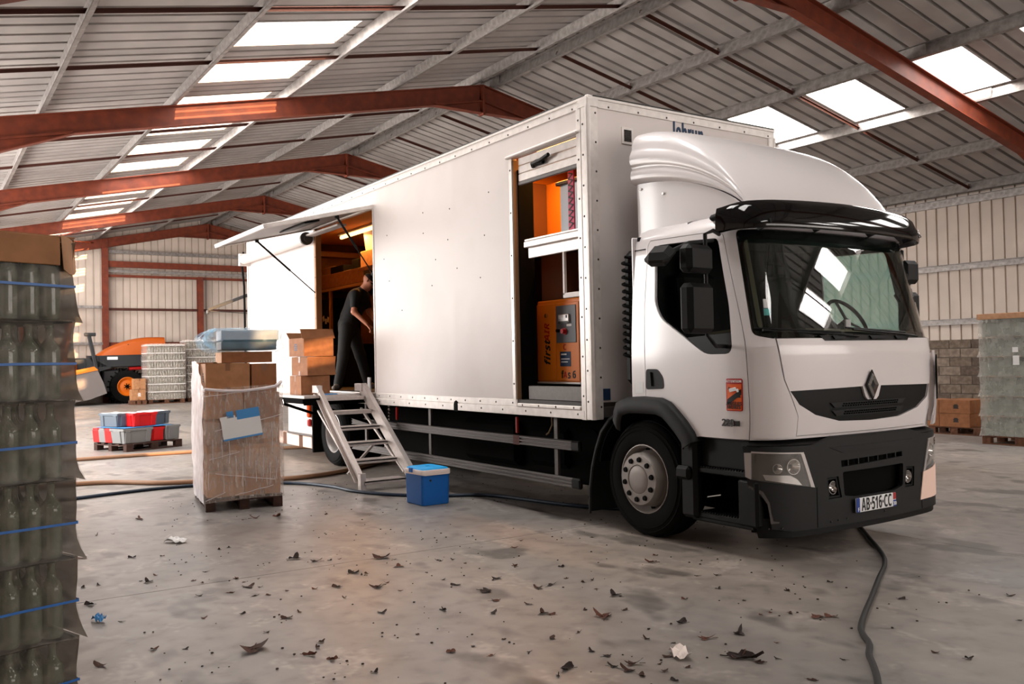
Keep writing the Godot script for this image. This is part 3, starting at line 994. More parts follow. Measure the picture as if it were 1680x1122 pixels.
func build_front(t: Node3D) -> void:
	# bumper, one skin on the cab's plan pushed out a little
	var lampo := V([1.281, .81, 1.70, .797, 1.803, .533, 1.326, .609, 1.281, .632])
	var opn := rnd(V([2.115, .625, CL - 2.115, .632, CL - 2.13, .45, CL - 2.25, .423, 2.25, .423, 2.13, .44]), .02)
	var slot := V([2.10, .715, CL - 2.13, .730, CL - 2.13, .690, 2.105, .664])
	var fog1 := V([1.94, .59, 2.065, .597, 2.10, .43, 1.955, .428])
	var out := V([1.27, .86, 1.78, .855, 2.0, .905, CL - 2.0, .905, CL - 1.78, .855, CL - 1.27, .86, CL - 1.27, .21, CL - 1.6, .22, 1.6, .22, 1.45, .24, 1.44, .40, 1.40, .47, 1.36, .50, 1.30, .57])
	var mb := skin(MB.new(), out, [lampo, mir(lampo), opn, slot, fog1, mir(fog1)], .05, .03)
	var bp := part("bumper", mb, M.grey_plastic, t)
	# back plates that keep the openings dark
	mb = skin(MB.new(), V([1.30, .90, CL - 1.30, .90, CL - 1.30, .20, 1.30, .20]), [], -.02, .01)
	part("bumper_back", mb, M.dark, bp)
	# ledge on top, with a tread plate
	var P := []
	for i in 33:
		var s := lerpf(1.3, CL - 1.3, i / 32.0)
		P.append([cs(s, .865 + .04 * smoothstep(.5, 1.0, 1 - absf(i / 16.0 - 1) * 1.6), .05), cs(s, .905, -.06), cs(s, .93, -.12)])
	mb = MB.new().shell(P, .012, true)
	part("bumper_ledge", mb, M.black_plastic, bp)
	mb = skin(MB.new(), V([1.97, .825, CL - 1.97, .825, CL - 2.12, .775, 2.12, .775]), [], .054, .006)
	part("tread_plate", mb, M.tread_plastic, bp)
	# bars across the upper slot
	for i in 6: part("slot_bar", MB.new().bar(cs(lerpf(2.2, CL - 2.2, i / 5.0), .66, .02), cs(lerpf(2.2, CL - 2.2, i / 5.0), .735, .02), .012, .03), M.grey_plastic, bp)
	# lip under the bumper
	mb = skin(MB.new(), V([1.33, .32, 1.82, .30, CL - 1.82, .30, CL - 1.33, .31, CL - 1.36, .17, 1.36, .17]), [], .03, .03)
	part("lower_lip", mb, M.black_plastic, bp)
	rivets(bp, [cs(1.43, .245, .055), cs(1.52, .25, .055), cs(1.97, .255, .055), cs(2.05, .26, .055), cs(2.15, .262, .055), cs(2.62, .27, .055)], Vector3(.8, 0, .3), .008)
	part("bumper_joint", skin(MB.new(), V([1.826, .53, 1.832, .53, 1.832, .225, 1.826, .225]), [], .0515, .003), M.dark, bp)
	part("bumper_joint", skin(MB.new(), V([CL - 1.832, .53, CL - 1.826, .53, CL - 1.826, .225, CL - 1.832, .225]), [], .0515, .003), M.dark, bp)
	# torn edge
	mb = skin(MB.new(), V([1.31, .565, 1.40, .52, 1.44, .44, 1.45, .36, 1.462, .30, 1.50, .295, 1.50, .285, 1.445, .28, 1.435, .36, 1.425, .43, 1.385, .50, 1.305, .55]), [], .052, .004)
	part("torn_edge", mb, M.dull_aluminium, bp)
	# headlamps
	for sd in [0, 1]:
		var mm := func(a: Array) -> Array: return a if sd == 0 else mir(a)
		var lens := V([1.328, .81, 1.672, .798, 1.763, .541, 1.323, .612])
		var hl := part("headlamp", skin(MB.new(), mm.call(lens), [], .056, .004), M.lens, t)
		part("lamp_housing", skin(MB.new(), mm.call(lampo), [], .0, .01), M.lamp_dark, hl)
		var tr := skin(MB.new(), mm.call(V([1.281, .81, 1.328, .812, 1.323, .612, 1.285, .630])), [], .058, .03)
		skin(tr, mm.call(V([1.672, .798, 1.702, .795, 1.803, .533, 1.763, .541])), [], .058, .03)
		skin(tr, mm.call(V([1.328, .822, 1.70, .806, 1.70, .797, 1.328, .81])), [], .056, .02)
		part("lamp_trim", tr, M.silver, hl)
		for q in [[1.62, .70, .055, "chrome"], [1.50, .69, .035, "chrome"]]:
			var cc := cs(q[0] if sd == 0 else CL - q[0], q[1], .022)
			var nn := (cs(q[0] if sd == 0 else CL - q[0], q[1], .06) - cc).normalized()
			var rf := MB.new()
			rf.T = Transform3D(Basis(Quaternion(Vector3.UP, nn)), cc)
			rf.lathe([Vector2(.01, -.03), Vector2(q[2] * .6, -.01), Vector2(q[2], .02), Vector2(q[2] * 1.08, .02), Vector2(q[2] * 1.08, -.02)], 18)
			part("reflector", rf, M[q[3]], hl)
		part("indicator", skin(MB.new(), mm.call(V([1.40, .645, 1.60, .635, 1.66, .60, 1.70, .555, 1.42, .605])), [], .03, .01), M.chrome, hl)
		# fog lamp
		var fc := cs(2.02 if sd == 0 else CL - 2.02, .51, .015)
		var fm := MB.new()
		fm.T = Transform3D(Basis(Vector3.BACK, -PI / 2), fc)
		fm.lathe([Vector2(.0, -.02), Vector2(.035, -.005), Vector2(.048, .02), Vector2(.052, .02), Vector2(.052, -.02)], 14)
		var fl := part("fog_lamp", fm, M.chrome, t)
		part("fog_lamp_frame", skin(MB.new(), mm.call(V([1.945, .585, 2.06, .592, 2.095, .435, 1.96, .433])), [mm.call(V([1.962, .572, 2.045, .578, 2.078, .448, 1.975, .446]))], .04, .03), M.black_plastic, fl)
	# pale end of the bumper below the far headlamp
	part("pale_end", skin(MB.new(), V([CL - 1.80, .53, CL - 1.33, .60, CL - 1.30, .31, CL - 1.86, .30]), [], .056, .02), M.pale_pink, bp, "pale pinkish end panel of the bumper")
	# number plate
	var pc := cs(2.475, .357, .075)
	var pn := part("number_plate", MB.new().box(pc, Vector3(.012, .112, .52), .004), M.plate_white, t, "number plate reading AB-516-CC")
	var tb := Basis(Vector3.FORWARD, Vector3.UP, Vector3.RIGHT)
	part("plate_text", MB.new().text("AB·516·CC", .098, Transform3D(tb * Basis.from_scale(Vector3(.60, 1, 1)), pc + Vector3(.007, 0, 0))), M.print_black, pn)
	part("plate_band", MB.new().box(pc + Vector3(.001, 0, .237), Vector3(.013, .112, .045), .004), M.plate_blue, pn)
	part("plate_letter", MB.new().text("F", .03, Transform3D(tb, pc + Vector3(.009, -.033, .237))), M.print_white, pn)
	part("plate_band", MB.new().box(pc + Vector3(.001, -.028, -.237), Vector3(.013, .056, .045), .004), M.plate_blue, pn)
	part("plate_band", MB.new().box(pc + Vector3(.001, .028, -.237), Vector3(.013, .056, .045), .004), M.plate_red, pn)
	part("plate_letter", MB.new().text("30", .028, Transform3D(tb, pc + Vector3(.009, -.03, -.237))), M.print_white, pn)

func build_fairing(t: Node3D) -> void:
	# sun visor: a dark curved blade standing off the top of the windscreen
	var P := []
	var ns := 40
	for i in ns + 1:
		var s := lerpf(1.16, CL - 1.16, i / float(ns))
		var e := smoothstep(0.0, .10, minf(i, ns - i) / float(ns))
		var up := .018 * sin(PI * i / ns)
		var o := lerpf(.035, .15, e)
		var row := []
		for q in [[2.515, 0.0, .97], [2.50, .01, 1.0], [2.545, .0, 1.04], [2.60, 0.0, .95], [2.66, .02, .72], [2.70, .03, .35], [2.705, .03, .0]]:
			row.append(cs(s, minf(q[0], 2.5), o * q[2] + .03 * (1 - e)) + Vector3(0, q[0] - 2.5 + up * (2.0 if q[0] > 2.6 else .6) + q[1] * e, 0))
		P.append(row)
	var mb := MB.new().shell(P, .008, true)
	var vs := part("sun_visor", mb, M.visor_dark, t)
	# chrome-rimmed marker lamps let into its ends
	for i in [37]:
		var a: Vector3 = P[i][2]; var b: Vector3 = P[i][4]
		var nn := Vector3(.9, .3, .35 if i == 3 else -.35).normalized()
		var lp := MB.new()
		var x := (P[i + 1][3] - P[i - 1][3] as Vector3).normalized()
		var ce: Vector3 = P[i][3] + nn * .004
		lp.box(ce, Vector3(.17, .075, .014), .006, Basis(x, nn.cross(x).normalized(), nn).orthonormalized())
		part("visor_lamp", lp, M.lens, vs)
		var rm := MB.new()
		var up := nn.cross(x).normalized()
		rm.tube([ce + x * .09 + up * .03, ce + x * .05 + up * .043, ce - x * .07 + up * .04, ce - x * .09 - up * .03, ce + x * .05 - up * .043, ce + x * .09 - up * .02, ce + x * .09 + up * .03], .006, 6)
		part("lamp_rim", rm, M.chrome, vs)
	# end caps and brackets
	mb = MB.new()
	for z in [-.95, -.35, .35, .95]: part("visor_bracket", MB.new().bar(Vector3(-4.70, 2.53, ZC + z), Vector3(-4.56, 2.57, ZC + z * 1.02), .02, .04), M.black_plastic, vs)
	# roof air deflector: skirt, fluted flank, smooth domed top
	P = []
	var nu := 22
	for i in nu + 1:
		var u := i / float(nu)
		var x := -6.09 + 1.30 * u
		var H := .905 * pow(1 - pow(u, 1.9), .72)
		var W := .985 - .05 * u * u
		var row := []
		var half := []
		# (height share, side offset)
		for q in [[.455, -.015], [.47, .02], [.50, .045], [.545, .055], [.585, .045], [.61, .025], [.635, .04], [.69, .068], [.745, .06], [.785, .035], [.81, .02], [.85, .018], [.895, .0], [.935, -.03], [.965, -.075], [.985, -.14], [.997, -.24], [1.005, -.40], [1.01, -.62], [1.012, -.82]]:
			var fl: float = q[1] * .7 * (1 - .5 * u) if q[1] > 0 else q[1] * .8
			half.append(Vector2(W + fl, 2.685 + q[0] * H))
		for q in half: row.append(Vector3(x, q.y, ZC + q.x))
		row.append(Vector3(x, 2.685 + 1.013 * H, ZC))
		for k in range(half.size() - 1, -1, -1): row.append(Vector3(x, half[k].y, ZC - half[k].x))
		P.append(row)
	var af := part("air_deflector", MB.new().shell(P, .012, true), M.white_paint, t)
	# flat skirt under the flutes
	for sd in [1.0, -1.0]:
		mb = MB.new()
		var Q := []
		for i in nu + 1:
			var u := i / float(nu)
			var x := -6.09 + 1.27 * u + .03 * (1 - u)
			var H := .905 * pow(1 - pow(u, 1.9), .72)
			var W := .97 - .05 * u * u
			Q.append([Vector3(x, 2.60, ZC + sd * (W - .01)), Vector3(x, 2.685 + .23 * H, ZC + sd * (W - .008)), Vector3(x, 2.685 + .458 * H, ZC + sd * W)])
		mb.shell(Q, .008, sd < 0)
		part("deflector_skirt", mb, M.white_paint, af)
	for x in [-6.0, -5.72]: part("bolt", MB.new().cyl(Vector3(x, 3.05 - (x + 6.0) * .3, ZC + .955), Vector3(x, 3.05 - (x + 6.0) * .3, ZC + .985), .012, 8), M.chrome, af)
	# inside ribs close the hollow from behind
	mb = MB.new()
	mb.bb(Vector3(-6.0, 2.66, ZC - .9), Vector3(-5.97, 3.5, ZC + .9))
	part("inner_rib", mb, M.white_paint, af)
# ---------------------------------------------------------------- lorry: box body
const ZN := -5.12   # near side
const ZF := -7.67   # far side
const BX0 := -16.52
const BX1 := -6.38
const BY0 := .98
const BY1 := 3.93
func build_box(t: Node3D) -> void:
	var w := .05
	var near := [[-11.0, -7.69, 1.13, 3.62], [BX0 + .03, -13.15, 1.13, 3.60], [-6.54, -6.47, 1.13, 3.62]]
	for q in [[BX0 + .03, -6.47, 3.62, 3.86], [-11.0, -7.69, 1.14, 3.62], [BX0 + .03, -13.15, 1.14, 3.62]]:
		part("side_panel", MB.new().bb(Vector3(q[0], q[2], ZN - w), Vector3(q[1], q[3], ZN - .004)), M.panel_white, t)
	part("side_panel", MB.new().bb(Vector3(BX0 + .03, 1.14, ZF), Vector3(-6.47, 3.86, ZF + w)), M.panel_white, t)
	part("front_panel", MB.new().bb(Vector3(BX1 - w, 1.10, ZF + .06), Vector3(BX1 - .004, 3.86, ZN - .06)), M.panel_white, t)
	part("roof_panel", MB.new().bb(Vector3(BX0, 3.90, ZF), Vector3(BX1, 3.945, ZN), .012), M.panel_white, t)
	part("floor", MB.new().bb(Vector3(BX0, 1.06, ZF), Vector3(BX1, 1.14, ZN - .01)), mat("deck", Color(.16, .13, .11), .6), t)
	part("rear_panel", MB.new().bb(Vector3(BX0, 1.14, ZF), Vector3(BX0 + .05, 3.9, ZN - .05)), M.panel_white, t)
	# aluminium edges with their rivets
	var Z := Vector3(0, 0, 1); var X := Vector3(1, 0, 0)
	var tr := part("top_rail", MB.new().bb(Vector3(BX0, 3.852, ZN - .03), Vector3(-6.50, 3.94, ZN + .004), .004).bb(Vector3(BX0, 3.925, ZN - .03), Vector3(BX1 + .01, 3.95, ZN + .012), .003), M.aluminium, t)
	rivets(tr, rowp(Vector3(BX0 + .1, 3.875, ZN + .004), Vector3(-6.6, 3.875, ZN + .004), .36), Z)
	tr = part("top_rail", MB.new().bb(Vector3(BX1 - .03, 3.852, ZF), Vector3(BX1 + .004, 3.94, ZN - .12), .004).bb(Vector3(BX1 - .03, 3.925, ZF), Vector3(BX1 + .012, 3.95, ZN), .003), M.aluminium, t)
	rivets(tr, rowp(Vector3(BX1 + .004, 3.875, ZF + .1), Vector3(BX1 + .004, 3.875, ZN - .25), .32), X)
	tr = part("bottom_rail", MB.new().bb(Vector3(BX0, .985, ZN - .04), Vector3(-6.50, 1.068, ZN + .012), .004).bb(Vector3(BX0, 1.068, ZN - .04), Vector3(-7.62, 1.14, ZN + .004), .004).bb(Vector3(-7.60, 1.068, ZN - .04), Vector3(-6.55, 1.105, ZN + .02), .008), M.aluminium, t)
	rivets(tr, rowp(Vector3(BX0 + .1, 1.03, ZN + .012), Vector3(-6.6, 1.03, ZN + .012), .42), Z)
	rivets(tr, rowp(Vector3(-10.9, 1.105, ZN + .004), Vector3(-7.7, 1.105, ZN + .004), .30), Z)
	rivets(tr, rowp(Vector3(-7.5, 1.088, ZN + .02), Vector3(-6.65, 1.088, ZN + .02), .28), Z)
	part("bottom_rail", MB.new().bb(Vector3(BX1 - .04, 1.0, ZF), Vector3(BX1 + .004, 1.10, ZN - .1), .004), M.dull_aluminium, t)
	part("rail_notch", MB.new().prism(PackedVector2Array([Vector2(-.045, 0), Vector2(.045, 0), Vector2(.045, .075), Vector2(.03, .108), Vector2(0, .122), Vector2(-.03, .108), Vector2(-.045, .075)]), Vector3(-8.86, .975, ZN), X, Vector3.UP, 0, .0135), M.dark, tr)
	part("roof_lip", MB.new().bb(Vector3(BX0, 3.944, ZN - .06), Vector3(BX1 - .03, 3.966, ZN + .008), .003).bb(Vector3(BX1 - .07, 3.944, ZF), Vector3(BX1 + .008, 3.966, ZN - .07), .003), M.rivet, t)
	# corner post: two flats, a groove and a rounded bead
	var mb := MB.new()
	mb.bb(Vector3(-6.545, .98, ZN - .03), Vector3(-6.475, 3.855, ZN + .010), .003)
	mb.bb(Vector3(-6.467, .985, ZN - .03), Vector3(-6.40, 3.855, ZN + .012), .003)
	mb.bb(Vector3(BX1 - .03, .985, ZN - .11), Vector3(BX1 + .010, 3.855, ZN - .015), .003)
	mb.cyl(Vector3(-6.385, .985, ZN - .008), Vector3(-6.385, 3.86, ZN - .008), .026, 14)
	var po := part("corner_post", mb, M.aluminium, t)
	rivets(po, rowp(Vector3(-6.51, 1.2, ZN + .01), Vector3(-6.51, 3.75, ZN + .01), .34), Z)
	rivets(po, rowp(Vector3(-6.44, 1.15, ZN + .012), Vector3(-6.44, 3.7, ZN + .012), .27), Z)
	rivets(po, rowp(Vector3(BX1 + .01, 1.1, ZN - .085), Vector3(BX1 + .01, 3.8, ZN - .085), .26), X)
	part("corner_cap", MB.new().bb(Vector3(-6.52, 3.845, ZN - .13), Vector3(BX1 + .016, 3.945, ZN + .014), .012).bb(Vector3(-6.44, 3.94, ZN - .06), Vector3(BX1 + .01, 3.962, ZN + .006), .008), M.aluminium, po)
	part("corner_post", MB.new().bb(Vector3(BX1 - .03, 1.0, ZF), Vector3(BX1 + .01, 3.86, ZF + .10), .004).cyl(Vector3(-6.385, 1.0, ZF + .01), Vector3(-6.385, 3.86, ZF + .01), .024, 10), M.aluminium, t)
	part("corner_post", MB.new().bb(Vector3(BX0, .98, ZN - .08), Vector3(BX0 + .06, 3.86, ZN + .008), .004), M.panel_white, t)
	# scattered panel screws on the white side
	var rr := []
	for q in [[-10.6, 3.2], [-10.55, 2.6], [-9.6, 3.35], [-9.6, 3.1], [-8.95, 3.3], [-9.0, 2.95], [-10.2, 2.2], [-8.8, 2.6], [-9.4, 2.45], [-8.2, 2.9], [-8.1, 3.35], [-8.3, 2.45], [-9.3, 2.75], [-15.6, 3.0], [-14.2, 2.6], [-10.7, 2.9]]: rr.append(Vector3(q[0], q[1], ZN - .004))
	rivets(t, rr, Z, .009)
	# grille vent, nameplate and data plate on the front
	var vt := part("vent", MB.new().bb(Vector3(BX1 - .01, 3.555, -5.665), Vector3(BX1 + .006, 3.715, -5.525), .003), M.aluminium, t)
	mb = MB.new()
	for i in 9: mb.box(Vector3(BX1 + .008, 3.585 + i * .0125, -5.595), Vector3(.012, .005, .09), 0, Basis(Vector3.BACK, .6))
	part("vent_slats", mb, M.rivet, vt)
	var tb := Basis(Vector3.FORWARD, Vector3.UP, Vector3.RIGHT)
	part("lettering", MB.new().text("lebrun", .155, Transform3D(tb * Basis.from_scale(Vector3(.62, 1.15, 1)), Vector3(BX1 + .001, 3.752, -6.395)), .006), M.print_blue, t, "blue lettering half hidden by the fairing")
	part("data_plate", MB.new().bb(Vector3(BX1 - .01, 1.16, -5.32), Vector3(BX1 + .003, 1.265, -5.225)), M.print_blue, t)
	# ---- side hatch with its roller shutter
	mb = MB.new()
	mb.bb(Vector3(-7.69, 1.10, ZN - .06), Vector3(-7.635, 3.63, ZN + .006), .003)
	var fr := part("hatch_frame", mb, M.aluminium, t)
	rivets(fr, rowp(Vector3(-7.665, 1.3, ZN + .006), Vector3(-7.665, 3.5, ZN + .006), .42), Z)
	part("frame_lining", MB.new().bb(Vector3(-7.635, 1.14, ZN - .10), Vector3(-7.615, 3.6, ZN), .002), mat("tan_seal", Color(.45, .33, .22), .7), fr)
	part("drip_rail", MB.new().bar(Vector3(-7.71, 3.63, ZN + .02), Vector3(-6.5, 3.645, ZN + .02), .05, .03, .01), M.aluminium, fr)
	part("track", MB.new().bb(Vector3(-7.63, 1.14, ZN - .24), Vector3(-7.60, 3.5, ZN - .05), .004), M.dark, fr)
	mb = MB.new()
	for i in 3: mb.bb(Vector3(-7.58, 3.37 + i * .083, ZN - .06), Vector3(-6.55, 3.45 + i * .083, ZN - .04), .006)
	var sh := part("roller_shutter", mb, M.aluminium, t)
	part("shutter_rail", MB.new().bb(Vector3(-7.58, 3.33, ZN - .065), Vector3(-6.55, 3.372, ZN - .035), .008), M.dull_aluminium, sh)
	mb = MB.new()
	mb.tube([Vector3(-7.30, 3.475, ZN - .03), Vector3(-7.26, 3.49, ZN + .01), Vector3(-7.12, 3.50, ZN + .012), Vector3(-6.98, 3.53, ZN + .012)], .02, 8)
	mb.box(Vector3(-7.16, 3.495, ZN - .01), Vector3(.14, .06, .04), .01)
	part("latch", mb, M.black_plastic, sh)
	mb = MB.new().bb(Vector3(-7.48, 2.68, ZN - .13), Vector3(-6.54, 2.74, ZN - .02), .006).bb(Vector3(-7.48, 2.745, ZN - .10), Vector3(-6.54, 2.765, ZN - .03), .004).bb(Vector3(-7.47, 2.575, ZN - .10), Vector3(-6.54, 2.68, ZN - .07), .004)
	part("cross_bar", mb, M.aluminium, t)
	mb = MB.new()
	mb.bb(Vector3(-6.90, 2.16, ZN - .10), Vector3(-6.87, 2.58, ZN - .07), .004).bb(Vector3(-6.90, 2.13, ZN - .10), Vector3(-6.54, 2.18, ZN - .07), .004)
	part("white_frame", mb, M.panel_white, t)
	part("threshold", MB.new().bb(Vector3(-7.5, 1.14, ZN - .12), Vector3(-6.54, 1.28, ZN - .06), .006), M.dull_aluminium, t)
	# ---- compartment behind the hatch
	part("partition", MB.new().bb(Vector3(-8.75, 1.14, ZF + .05), Vector3(-8.70, 2.74, ZN - .06)), M.brown_wall, t)
	part("partition", MB.new().bb(Vector3(-8.75, 2.74, ZF + .05), Vector3(-8.70, 3.9, ZN - .06)), M.ochre, t)
	part("inner_lining", MB.new().bb(Vector3(-8.7, 1.14, ZF + .052), Vector3(BX1 - .06, 3.9, ZF + .07)).bb(Vector3(BX1 - .075, 1.14, ZF + .05), Vector3(BX1 - .055, 3.9, ZN - .1)).bb(Vector3(-8.70, 1.14, ZN - .07), Vector3(-7.69, 3.9, ZN - .055)), M.brown_wall, t)
	part("ceiling_lining", MB.new().bb(Vector3(-8.7, 3.86, ZF + .05), Vector3(BX1 - .06, 3.895, ZN - .05)), M.ochre, t)
	var bx := part("inner_cupboard", MB.new().bb(Vector3(-8.69, 2.78, -6.9), Vector3(-7.95, 3.60, -6.2), .01), M.ochre, t)
	part("inner_cupboard_side", MB.new().bb(Vector3(-8.69, 2.80, -6.19), Vector3(-8.50, 3.60, -5.70), .01), M.brown_wall, t)
	part("inner_vent", MB.new().bb(Vector3(-8.64, 3.24, -5.705), Vector3(-8.54, 3.42, -5.69), .004), M.dull_aluminium, bx)
	part("deck_shelf", MB.new().bb(Vector3(-8.7, 2.72, ZF + .06), Vector3(-6.6, 2.76, -5.45)), M.plywood, t)
	# ---- rear side door opening: frame, inner walls, the flap hinged above it
	part("door_jamb", MB.new().bb(Vector3(-11.03, 1.10, ZN - .09), Vector3(-11.0, 3.63, ZN + .006), .003), M.aluminium, t)
	mb = MB.new().bb(Vector3(-13.17, 1.14, ZN - .09), Vector3(-13.10, 3.6, ZN + .002), .003)
	var dj := part("door_jamb", mb, mat("wood_jamb", Color(.62, .42, .24), .6), t)
	rivets(dj, rowp(Vector3(-13.13, 1.3, ZN + .002), Vector3(-13.13, 3.5, ZN + .002), .3), Z, .009)
	part("inner_lining", MB.new().bb(Vector3(BX0 + .06, 1.14, ZF + .052), Vector3(-8.76, 3.9, ZF + .07)), M.plywood, t)
	part("ceiling_lining", MB.new().bb(Vector3(BX0 + .06, 3.86, ZF + .05), Vector3(-8.76, 3.895, ZN - .05)), M.ochre, t)
	part("inner_lining", MB.new().bb(Vector3(BX0 + .055, 1.14, ZF + .05), Vector3(BX0 + .07, 3.9, ZN - .05)).bb(Vector3(-8.78, 1.14, ZF + .05), Vector3(-8.76, 3.9, ZN - .06)), M.plywood, t)
	var fl := thing_flap(t)
	# roller blind tube over the closed panel
	mb = MB.new()
	mb.cyl(Vector3(-16.3, 3.47, ZN + .12), Vector3(-13.2, 3.47, ZN + .12), .085, 18)
	var rb := part("blind_roller", mb, M.panel_white, t)
	part("roller_cap", MB.new().cyl(Vector3(-13.2, 3.47, ZN + .12), Vector3(-13.15, 3.47, ZN + .12), .10, 18).cyl(Vector3(-13.15, 3.47, ZN + .12), Vector3(-13.13, 3.47, ZN + .12), .05, 14), M.dull_aluminium, rb)
	part("roller_bracket", MB.new().bb(Vector3(-16.4, 3.36, ZN), Vector3(-16.32, 3.58, ZN + .2), .006).bb(Vector3(-13.3, 3.50, ZN), Vector3(-11.9, 3.53, ZN + .14), .006), M.aluminium, rb)
	# bracket arm and hanging cable at the rear corner
	mb = MB.new()
	mb.bar(Vector3(-16.55, 2.86, ZN - .05), Vector3(-16.55, 2.56, ZN + .72), .05, .06, .006)
	mb.bar(Vector3(-16.55, 2.50, ZN - .05), Vector3(-16.55, 2.54, ZN + .72), .015, .012)
	mb.box(Vector3(-16.55, 2.52, ZN + .72), Vector3(.05, .08, .04), .01)
	part("bracket_arm", mb, M.steel_dark, t)
	mb = MB.new()
	mb.tube([Vector3(-16.4, 3.62, ZN + .10), Vector3(-16.47, 3.5, ZN + .12), Vector3(-16.52, 3.0, ZN + .06), Vector3(-16.54, 2.0, ZN + .05), Vector3(-16.5, 1.2, ZN + .05)], .02, 7)
	part("cable", mb, M.rubber, t)

func thing_flap(t: Node3D) -> Node3D:
	# flap hinged along the roof rail, swung up and out on two gas struts
	var hy := 3.63
	var d := Vector3(0, -.36, 1.49).normalized()
	var nn := Vector3(0, d.z, -d.y)
	var L := 1.53
	var x0 := -13.22; var x1 := -11.02
	var mb := MB.new()
	var bs := Basis(Vector3.RIGHT, nn, d)
	var o := Vector3((x0 + x1) * .5, hy, ZN)
	mb.box(o + d * L * .5 + nn * .02, Vector3(x1 - x0 - .02, .03, L - .03), .004, bs)
	var f := part("door_flap", mb, mat("flap_grey", Color(.56, .54, .53), .5), t)
	mb = MB.new()
	for s in [-1, 1]: mb.box(o + d * L * .5 + nn * .012 + Vector3(s * (x1 - x0 - .05) * .5, 0, 0), Vector3(.05, .055, L), .005, bs)
	mb.box(o + d * (L - .02) + nn * .012, Vector3(x1 - x0, .055, .05), .005, bs)
	mb.box(o + d * .02 + nn * .012, Vector3(x1 - x0, .06, .05), .005, bs)
	part("flap_frame", mb, M.aluminium, f)
	mb = MB.new()
	mb.box(o + d * .72 - nn * .012 + Vector3(.2, 0, 0), Vector3(1.0, .02, .22), .006, bs)
	part("flap_handle", mb, M.black_plastic, f)
	for q in [[-13.14, 2.62, .93], [-11.10, 2.75, .50]]:
		mb = MB.new()
		var a := Vector3(q[0], q[1], ZN - .02); var b: Vector3 = Vector3(q[0], hy, ZN) + d * q[2] - nn * .03
		mb.cyl(a, a.lerp(b, .55), .009, 8); mb.cyl(a.lerp(b, .45), b, .016, 8)
		mb.box(b, Vector3(.05, .04, .05), .008); mb.box(a, Vector3(.03, .06, .03), .006)
		part("gas_strut", mb, M.black_plastic, f)
	return f

# ---------------------------------------------------------------- lorry: wheels and what hangs under it
func make_wheel(t: Node3D, c: Vector3, deep := false) -> void:
	var mb := MB.new()
	mb.T = Transform3D(Basis(Vector3.RIGHT, PI / 2), c)
	# axis is local y -> world z (towards the camera at +y? y turns to +z)
	var R := .497
	var pr := [Vector2(.292, -.27), Vector2(.31, -.285), Vector2(.40, -.29), Vector2(.465, -.275), Vector2(R - .01, -.245), Vector2(R, -.22), Vector2(R, -.03), Vector2(R - .01, -.005), Vector2(.465, .025), Vector2(.40, .04), Vector2(.33, .035), Vector2(.30, .025), Vector2(.288, .012)]
	mb.lathe(pr, 44)
	# tread grooves as raised bands
	for k in 3: mb.lathe([Vector2(R, -.20 + k * .065), Vector2(R + .006, -.198 + k * .065), Vector2(R + .006, -.155 + k * .065), Vector2(R, -.153 + k * .065)], 44)
	for q in [.455, .42]: mb.lathe([Vector2(q + .006, .031 if q > .44 else .038), Vector2(q, .036 if q > .44 else .043), Vector2(q - .006, .034 if q > .44 else .041)], 44)
	var tyre := part("tyre", mb, M.rubber, t)
	mb = MB.new()
	mb.T = Transform3D(Basis(Vector3.RIGHT, PI / 2), c)
	if deep:
		mb.lathe([Vector2(.298, .028), Vector2(.29, .03), Vector2(.275, .01), Vector2(.265, -.06), Vector2(.25, -.15), Vector2(.17, -.17), Vector2(.11, -.165), Vector2(.10, -.10), Vector2(.0, -.09)], 32)
	else:
		mb.lathe([Vector2(.298, .028), Vector2(.29, .03), Vector2(.275, .012), Vector2(.262, -.05), Vector2(.25, -.06), Vector2(.235, .0), Vector2(.215, .035), Vector2(.0, .04)], 36)
	part("wheel_rim", mb, M.rim if not deep else M.silver, tyre)
	if not deep:
		mb = MB.new()
		mb.T = Transform3D(Basis(Vector3.RIGHT, PI / 2), c)
		mb.lathe([Vector2(.232, .0), Vector2(.228, .075), Vector2(.215, .092), Vector2(.128, .10), Vector2(.122, .092), Vector2(.112, .10), Vector2(.06, .104), Vector2(.0, .105)], 36)
		part("hub_cap", mb, M.rim, tyre)
		mb = MB.new()
		for i in 10:
			var a := TAU * i / 10 + .2
			mb.cyl(c + Vector3(.172 * cos(a), .172 * sin(a), .09), c + Vector3(.172 * cos(a), .172 * sin(a), .112), .026, 10, .02)
		part("wheel_nuts", mb, M.rubber, tyre).set_meta("kind", "stuff")
		mb = MB.new()
		for i in 8:
			var a := TAU * i / 8 + .1
			mb.cyl(c + Vector3(.243 * cos(a), .243 * sin(a), -.055), c + Vector3(.243 * cos(a), .243 * sin(a), -.04), .022, 8)
		part("rim_holes", mb, M.dark, tyre).set_meta("kind", "stuff")
	else:
		mb = MB.new()
		for i in 10:
			var a := TAU * i / 10
			mb.cyl(c + Vector3(.14 * cos(a), .14 * sin(a), -.165), c + Vector3(.14 * cos(a), .14 * sin(a), -.13), .016, 6)
		part("wheel_nuts", mb, M.chassis, tyre).set_meta("kind", "stuff")

